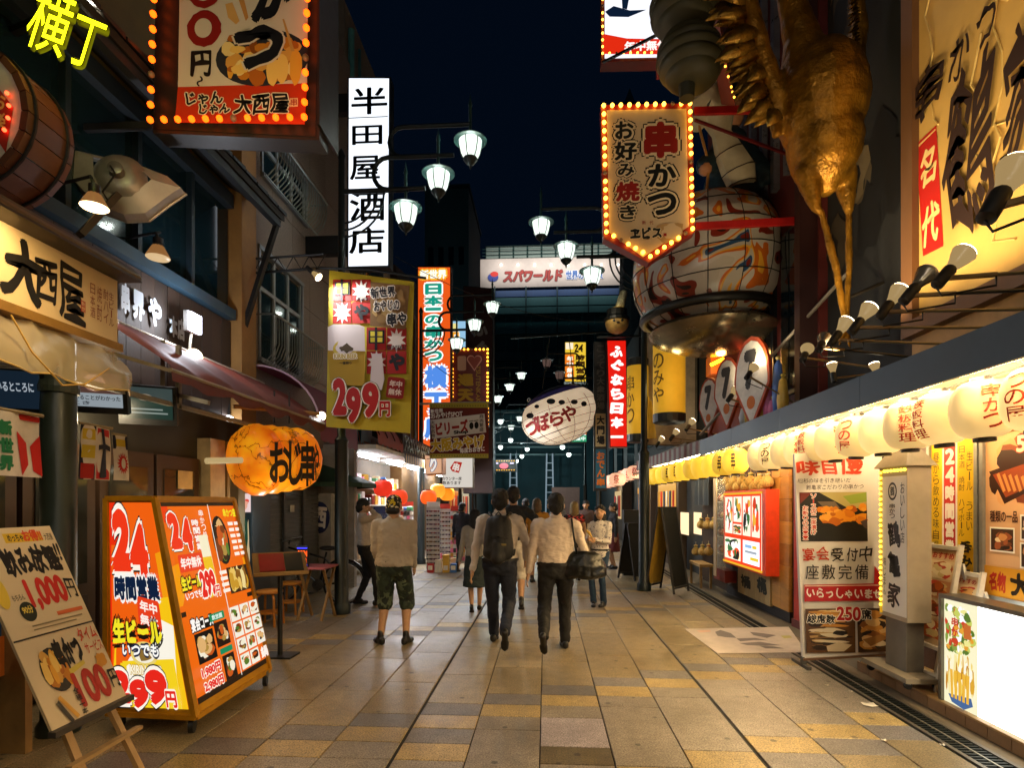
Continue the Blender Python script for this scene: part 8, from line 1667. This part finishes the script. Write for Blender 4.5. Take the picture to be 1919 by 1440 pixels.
    if not pants_mat: pants_mat = M(pants, .8, var=.1, scale=8, bump=.5, bscale=14, stretch=(1, 1, 2.))
    so_ = fuse(sh, 'shirt', shirt_mat, t, vox, 4, fold * s, .075); fuse(tr, 'skirt' if skirt else 'shorts' if shorts else 'trousers', pants_mat, t, vox, 4, fold * s * .9, .085); fuse(shoes, 'shoes', M(shoe, .35), t, vox * .8, 2)
    if collar: MB().lathe([(.062 * s, 0), (.07 * s, .002), (.064 * s, .035 * s), (.06 * s, .044 * s)], W(up(0, -.004, 1.45)), 20).obj('collar', shirt_mat, so_, smooth=True)
    if not skirt and not shorts: MB().loft([ring(.945, .185 * bw, .131), ring(.975, .184 * bw, .13)]).obj('belt', M('0c0a09', .4), t)
    hp = [('e', Hd(0, -.012, .045), (.094 * s, .106 * s, .094 * s), rot_), ('e', Hd(0, -.05, -.01), (.088 * s, .066 * s, .088 * s), rot_)]
    if hairlen: hp += [('c', Hd(0, -.05, 0), Hd(0, -.06, -.08 - hairlen * .4), .085 * s, .08 * s), ('c', Hd(-.05, -.03, 0), Hd(-.06, -.03, -.06 - hairlen * .5), .05 * s, .045 * s), ('c', Hd(.05, -.03, 0), Hd(.06, -.03, -.06 - hairlen * .5), .05 * s, .045 * s)]
    else: hp += [('c', Hd(0, -.075, -.03), Hd(0, -.065, -.075), .05 * s, .04 * s)]
    if cap:
        fuse([('e', Hd(0, -.005, .05), (.09 * s, .108 * s, .085 * s), rot_), ('e', Hd(0, -.05, .0), (.085 * s, .065 * s, .06 * s), rot_)], 'cap', cap, t, vox * .8, 2)
        fuse([('c', Hd(-.04, -.07, -.05), Hd(.04, -.07, -.05), .045 * s, .045 * s)], 'hair', M(hair, .5), t, vox, 2)
    else: fuse(hp, 'hair', M(hair, .7, var=.4, scale=60, stretch=(3, 3, .3), bump=.5, bscale=90), t, vox * .8, 2, .012, .03)
    if face:
        for sx in (-1, 1): e_ = MB().ell(Hd(sx * .031, .082, .008), (.011 * s, .008 * s, .006 * s), 8, 6, rot_).obj('eye', M('100c0a', .2), t); MB().bar(Hd(sx * .018, .09, .03), Hd(sx * .046, .082, .031), .004 * s, .006 * s).obj('eyebrow', M(hair, .6), e_)
        MB().bar(Hd(-.02, .088, -.058), Hd(.02, .088, -.058), .004 * s, .008 * s).obj('mouth', M('8a4038', .5), t)
    return t, W, s
def print_mat(base, cols, scale, thr=.55, rough=.8):
    m = bpy.data.materials.new('printed_cloth'); m.use_nodes = True; nt = m.node_tree; L = nt.links.new; b = nt.nodes['Principled BSDF']; b.inputs['Roughness'].default_value = rough; tc = nt.nodes.new('ShaderNodeTexCoord'); out = None
    for i, c_ in enumerate(cols):
        n = nt.nodes.new('ShaderNodeTexNoise'); n.inputs['Scale'].default_value = scale * (1 + .3 * i); n.inputs['Detail'].default_value = 2; n.noise_dimensions = '4D'; n.inputs['W'].default_value = i * 3.7; L(tc.outputs['Object'], n.inputs['Vector'])
        gt_ = nt.nodes.new('ShaderNodeMath'); gt_.operation = 'GREATER_THAN'; gt_.inputs[1].default_value = thr; L(n.outputs[0], gt_.inputs[0]); mx = nt.nodes.new('ShaderNodeMix'); mx.data_type = 'RGBA'; L(gt_.outputs[0], mx.inputs[0])
        if out is None: mx.inputs[6].default_value = (*lin(base), 1)
        else: L(out, mx.inputs[6])
        mx.inputs[7].default_value = (*lin(c_), 1); out = mx.outputs[2]
    L(out, b.inputs['Base Color']); return m
# man in the grey jumper
p = gr(738, 1208); camo = print_mat('2c3a2c', ['131c18', '54604a', '1c2a20'], 9, .54); capm = print_mat('0c0e0c', ['c8b020', 'd8d0b0'], 16, .6)
person('man in beige jumper, camouflage shorts and patterned black cap seen from behind', p, 1.685, 0, shirt='b8ab98', pants='2c3a2c', pants_mat=camo, cap=capm, shorts=1, feet={'L': (-.155, .0, .075, 0, -38), 'R': (.135, .02, .075, 0, 12)}, hands={'L': (-.2, .15, .90), 'R': (.2, .15, .90)}, elbow={'L': (-.25, -1, -.2), 'R': (.25, -1, -.2)}, build=1.17, collar=False, long_shirt=.03, fold=.035)
# man with backpack
p = gr(937, 1214)
t, W, s = person('man in white shirt and navy trousers walking away with a backpack', p, 1.75, 0, shirt='d0c2b4', pants='10182a', feet={'L': (-.09, .26, .075, 0, 6), 'R': (.07, -.24, .2, -70, -4)}, hands={'L': (-.29, -.06, .85), 'R': (.27, .24, .95)}, build=1.1)
bp = T('backpack', 'black backpack worn by the man in navy trousers', 'backpack', W(0, -.2, 1.0)); BKM = M('0c0e10', .6, bump=.3, bscale=120)
fuse([('c', W(-.07, -.2, 1.06), W(-.06, -.18, 1.36), .095 * s, .075 * s), ('c', W(.07, -.2, 1.06), W(.06, -.18, 1.36), .095 * s, .075 * s), ('c', W(0, -.24, 1.02), W(0, -.2, 1.38), .09 * s, .07 * s), ('c', W(0, -.28, 1.0), W(0, -.27, 1.14), .075 * s, .06 * s)], 'bag_body', BKM, bp, .012, 4, .015, .08)
for sx in (-1, 1): MB().tube([W(sx * .07, -.15, 1.40), W(sx * .105, -.06, 1.462), W(sx * .125, .05, 1.44), W(sx * .13, .125, 1.32), W(sx * .16, .06, 1.12), W(sx * .15, -.12, 1.02)], .02, 6).obj('strap', BKM, bp, smooth=True)
MB().tube([W(-.03, -.2, 1.44), W(0, -.2, 1.475), W(.03, -.2, 1.44)], .009, 6).obj('grab_handle', BKM, bp); MB().tube([W(-.12, -.305, 1.2), W(0, -.315, 1.22), W(.12, -.305, 1.2)], .005, 5).obj('zip', M('3a3c3e', .3, .8), bp); MB().box(W(.03, 0, 0).x, W(.09, 0, 0).x, W(0, -.318, 0).y, W(0, -.312, 0).y, W(0, 0, 1.13).z, W(0, 0, 1.15).z).obj('badge', M('8a7a44', .4), bp)
# man with shoulder bag
p = gr(1042, 1222)
t, W, s = person('man in pale shirt and black trousers walking away with a shoulder bag', p, 1.70, 0, shirt='cfbdac', pants='0b0b0d', feet={'L': (-.13, -.26, .21, -66, 14), 'R': (.1, .18, .075, 0, -10)}, hands={'L': (-.30, .02, .84), 'R': (.2, .22, 1.05)}, build=1.16, hair='0a0908')
sb_ = T('shoulder_bag', 'large black leather bag hanging from the right shoulder of the man', 'bag', W(.32, -.05, .78)); LM = M('0b0d0e', .32, var=.3, scale=10, bump=.3, bscale=30)
fuse([('l', [[W(.30 + a * math.cos(q), -.06 + b * math.sin(q), z) for q in [2 * math.pi * i / 16 for i in range(16)]] for z, a, b in ((.80, .16, .06), (.84, .24, .1), (.95, .235, .1), (1.06, .17, .06), (1.1, .11, .03))])], 'bag_body', LM, sb_, .013, 4, .03, .1)
for dy in (-.09, -.02): MB().tube([W(.22, dy, 1.07), W(.19, dy, 1.25), W(.165, dy + .02, 1.445), W(.15, .06, 1.43), W(.2, .09, 1.2), W(.3, .02, 1.05)], .011, 6).obj('handle', LM, sb_, smooth=True)
# woman in floral blouse
flor = print_mat('d0c8c0', ['3a3a4a', '6a6472'], 34, .62)
p = gr(1125, 1136)
t, W, s = person('woman in white floral blouse and jeans standing and holding a snack', p, 1.565, R(150), shirt='d0c8c0', shirt_mat=flor, pants='16304a', hair='0d0a09', feet={'L': (-.06, .0, .075, 0, 0), 'R': (.09, .08, .075, 0, -25)}, hands={'L': (-.05, .27, 1.14), 'R': (.09, .29, 1.16)}, elbow={'L': (-.5, -.5, -1), 'R': (.5, -.5, -1)}, build=.86, fold=.02, hairlen=.12, face=True, head=(18, 14), shoe='15151a', long_shirt=.1, vox=.009, collar=True, bare_arm=0)
sn = T('snack_stick', 'yellow snack held by the woman in the floral blouse', 'snack', W(.02, .38, 1.2)); MB().tube([W(-.03, .37, 1.17), W(.03, .36, 1.25), W(.08, .37, 1.3)], [.006, .022, .016], 8).obj('bite', M('c8a03a', .5), sn, smooth=True); MB().tube([W(-.08, .37, 1.12), W(-.02, .37, 1.18)], .005, 5).obj('stick', M('d8c090', .6), sn)
tb = T('tote_bag', 'cream tote bag hanging on the arm of the floral blouse woman', 'bag', W(.24, .0, .8)); fuse([('l', [[W(.24 + a * math.cos(q), .0 + b * math.sin(q), z) for q in [2 * math.pi * i / 14 for i in range(14)]] for z, a, b in ((.78, .09, .13), (.85, .1, .16), (1.05, .06, .15), (1.1, .03, .13))])], 'bag_body', M('b8aa92', .8), tb, .013, 3, .02, .1); MB().tube([W(.24, .1, 1.08), W(.2, .06, 1.4), W(.2, -.06, 1.4), W(.24, -.1, 1.08)], .01, 6).obj('handle', M('b8aa92', .8), tb)
# man on the phone beside the left lamp post
p = gr(684, 1134)
t, W, s = person('man in white shirt with hand raised to his head by the lamp post', p, 1.66, R(-75), shirt='c4bab0', pants='0e1016', hair='0c0a09', feet={'L': (-.1, -.12, .075, 0, 0), 'R': (.08, .2, .075, 0, -6)}, hands={'R': (.11, .12, 1.52), 'L': (-.17, .32, 1.2)}, elbow={'R': (1, .5, -.5)}, face=True, head=(10, -8), lean=-.06, build=1.05)
ph = T('phone', 'dark phone held low by the man at the lamp post', 'phone', W(-.17, .42, 1.2)); MB().box(W(-.17, .42, 0).x - .035, W(-.17, .42, 0).x + .035, W(-.17, .42, 0).y - .03, W(-.17, .42, 0).y + .03, W(0, 0, 1.2).z, W(0, 0, 1.2).z + .012).obj('case', M('0a0a0c', .3), ph); MB().box(W(-.17, .42, 0).x - .03, W(-.17, .42, 0).x + .03, W(-.17, .42, 0).y - .026, W(-.17, .42, 0).y + .026, W(0, 0, 1.2).z + .0125, W(0, 0, 1.2).z + .0135).obj('screen', E('6a80a0', .5), ph)
# woman in pale blouse and long skirt
p = gr(890, 1146); person('woman with black bob in pale grey blouse walking away beside the backpack man', p, 1.5, R(5), shirt='8f8a82', pants='1c2a2c', skirt=.42, hair='080707', hairlen=.14, feet={'L': (-.05, -.1, .1, -40, 0), 'R': (.07, .14, .075, 0, 0)}, hands={'L': (-.26, .04, .82), 'R': (.26, .08, .82)}, vox=.012, build=.92)
# background walkers
p = gr(866, 1072); person('man in dark jacket and cap by the packet rack', p, 1.6, R(-20), shirt='101420', pants='101218', cap=M('0a0a0c', .7), feet={'L': (-.1, -.08, .075, 0, 0), 'R': (.1, .1, .075, 0, 0)}, vox=.015, build=1.05)
p = gr(962, 1142); person('tall man in dark T-shirt and white shorts partly hidden by the backpack man', p, 1.84, R(4), shirt='14161c', pants='c0b8ac', shorts=1, bare_arm=.6, hands={'L': (-.24, .1, .9), 'R': (.22, -.02, 1.02)}, elbow={'R': (1, -.35, -.1)}, collar=False, vox=.013, feet={'L': (-.1, .1, .075, 0, 0), 'R': (.11, -.06, .1, -30, 0)})
p = gr(1006, 1092); person('woman in mustard top with striped bag strap in the middle of the crowd', p, 1.68, R(-6), shirt='a8741c', pants='c8b8a4', hair='5a4a34', hairlen=.05, bare_arm=.5, collar=False, vox=.014, build=1.1, shorts=1)
p = gr(1076, 1088); person('blonde woman in red floral strap top beyond the shoulder bag', p, 1.62, R(3), shirt='1a1416', shirt_mat=print_mat('15121a', ['a01c1c', 'c04040'], 18, .56), pants='14161c', hair='8a7448', hairlen=.12, bare_arm=.25, collar=False, vox=.014)
p = gr(1150, 1066); person('shop worker in black with dark red apron by the right-hand shops', p, 1.6, R(100), shirt='121214', pants='5a1412', skirt=.45, hair='0c0a09', vox=.015, face=True)
p = gr(985, 1060); person('far walker in dark clothes between the backpack man and the mustard top', p, 1.7, 0, shirt='1c2024', pants='14161a', vox=.017)
p = gr(1046, 1052); person('far walker in grey shirt near the notice board', p, 1.65, 0, shirt='5a5650', pants='1a1c20', vox=.017, hairlen=.06, hair='2a1c12')
p = gr(1098, 1050); person('far walker in brown shirt at the right side of the lane', p, 1.66, R(170), shirt='4a342a', pants='1a1c20', vox=.017, face=True)
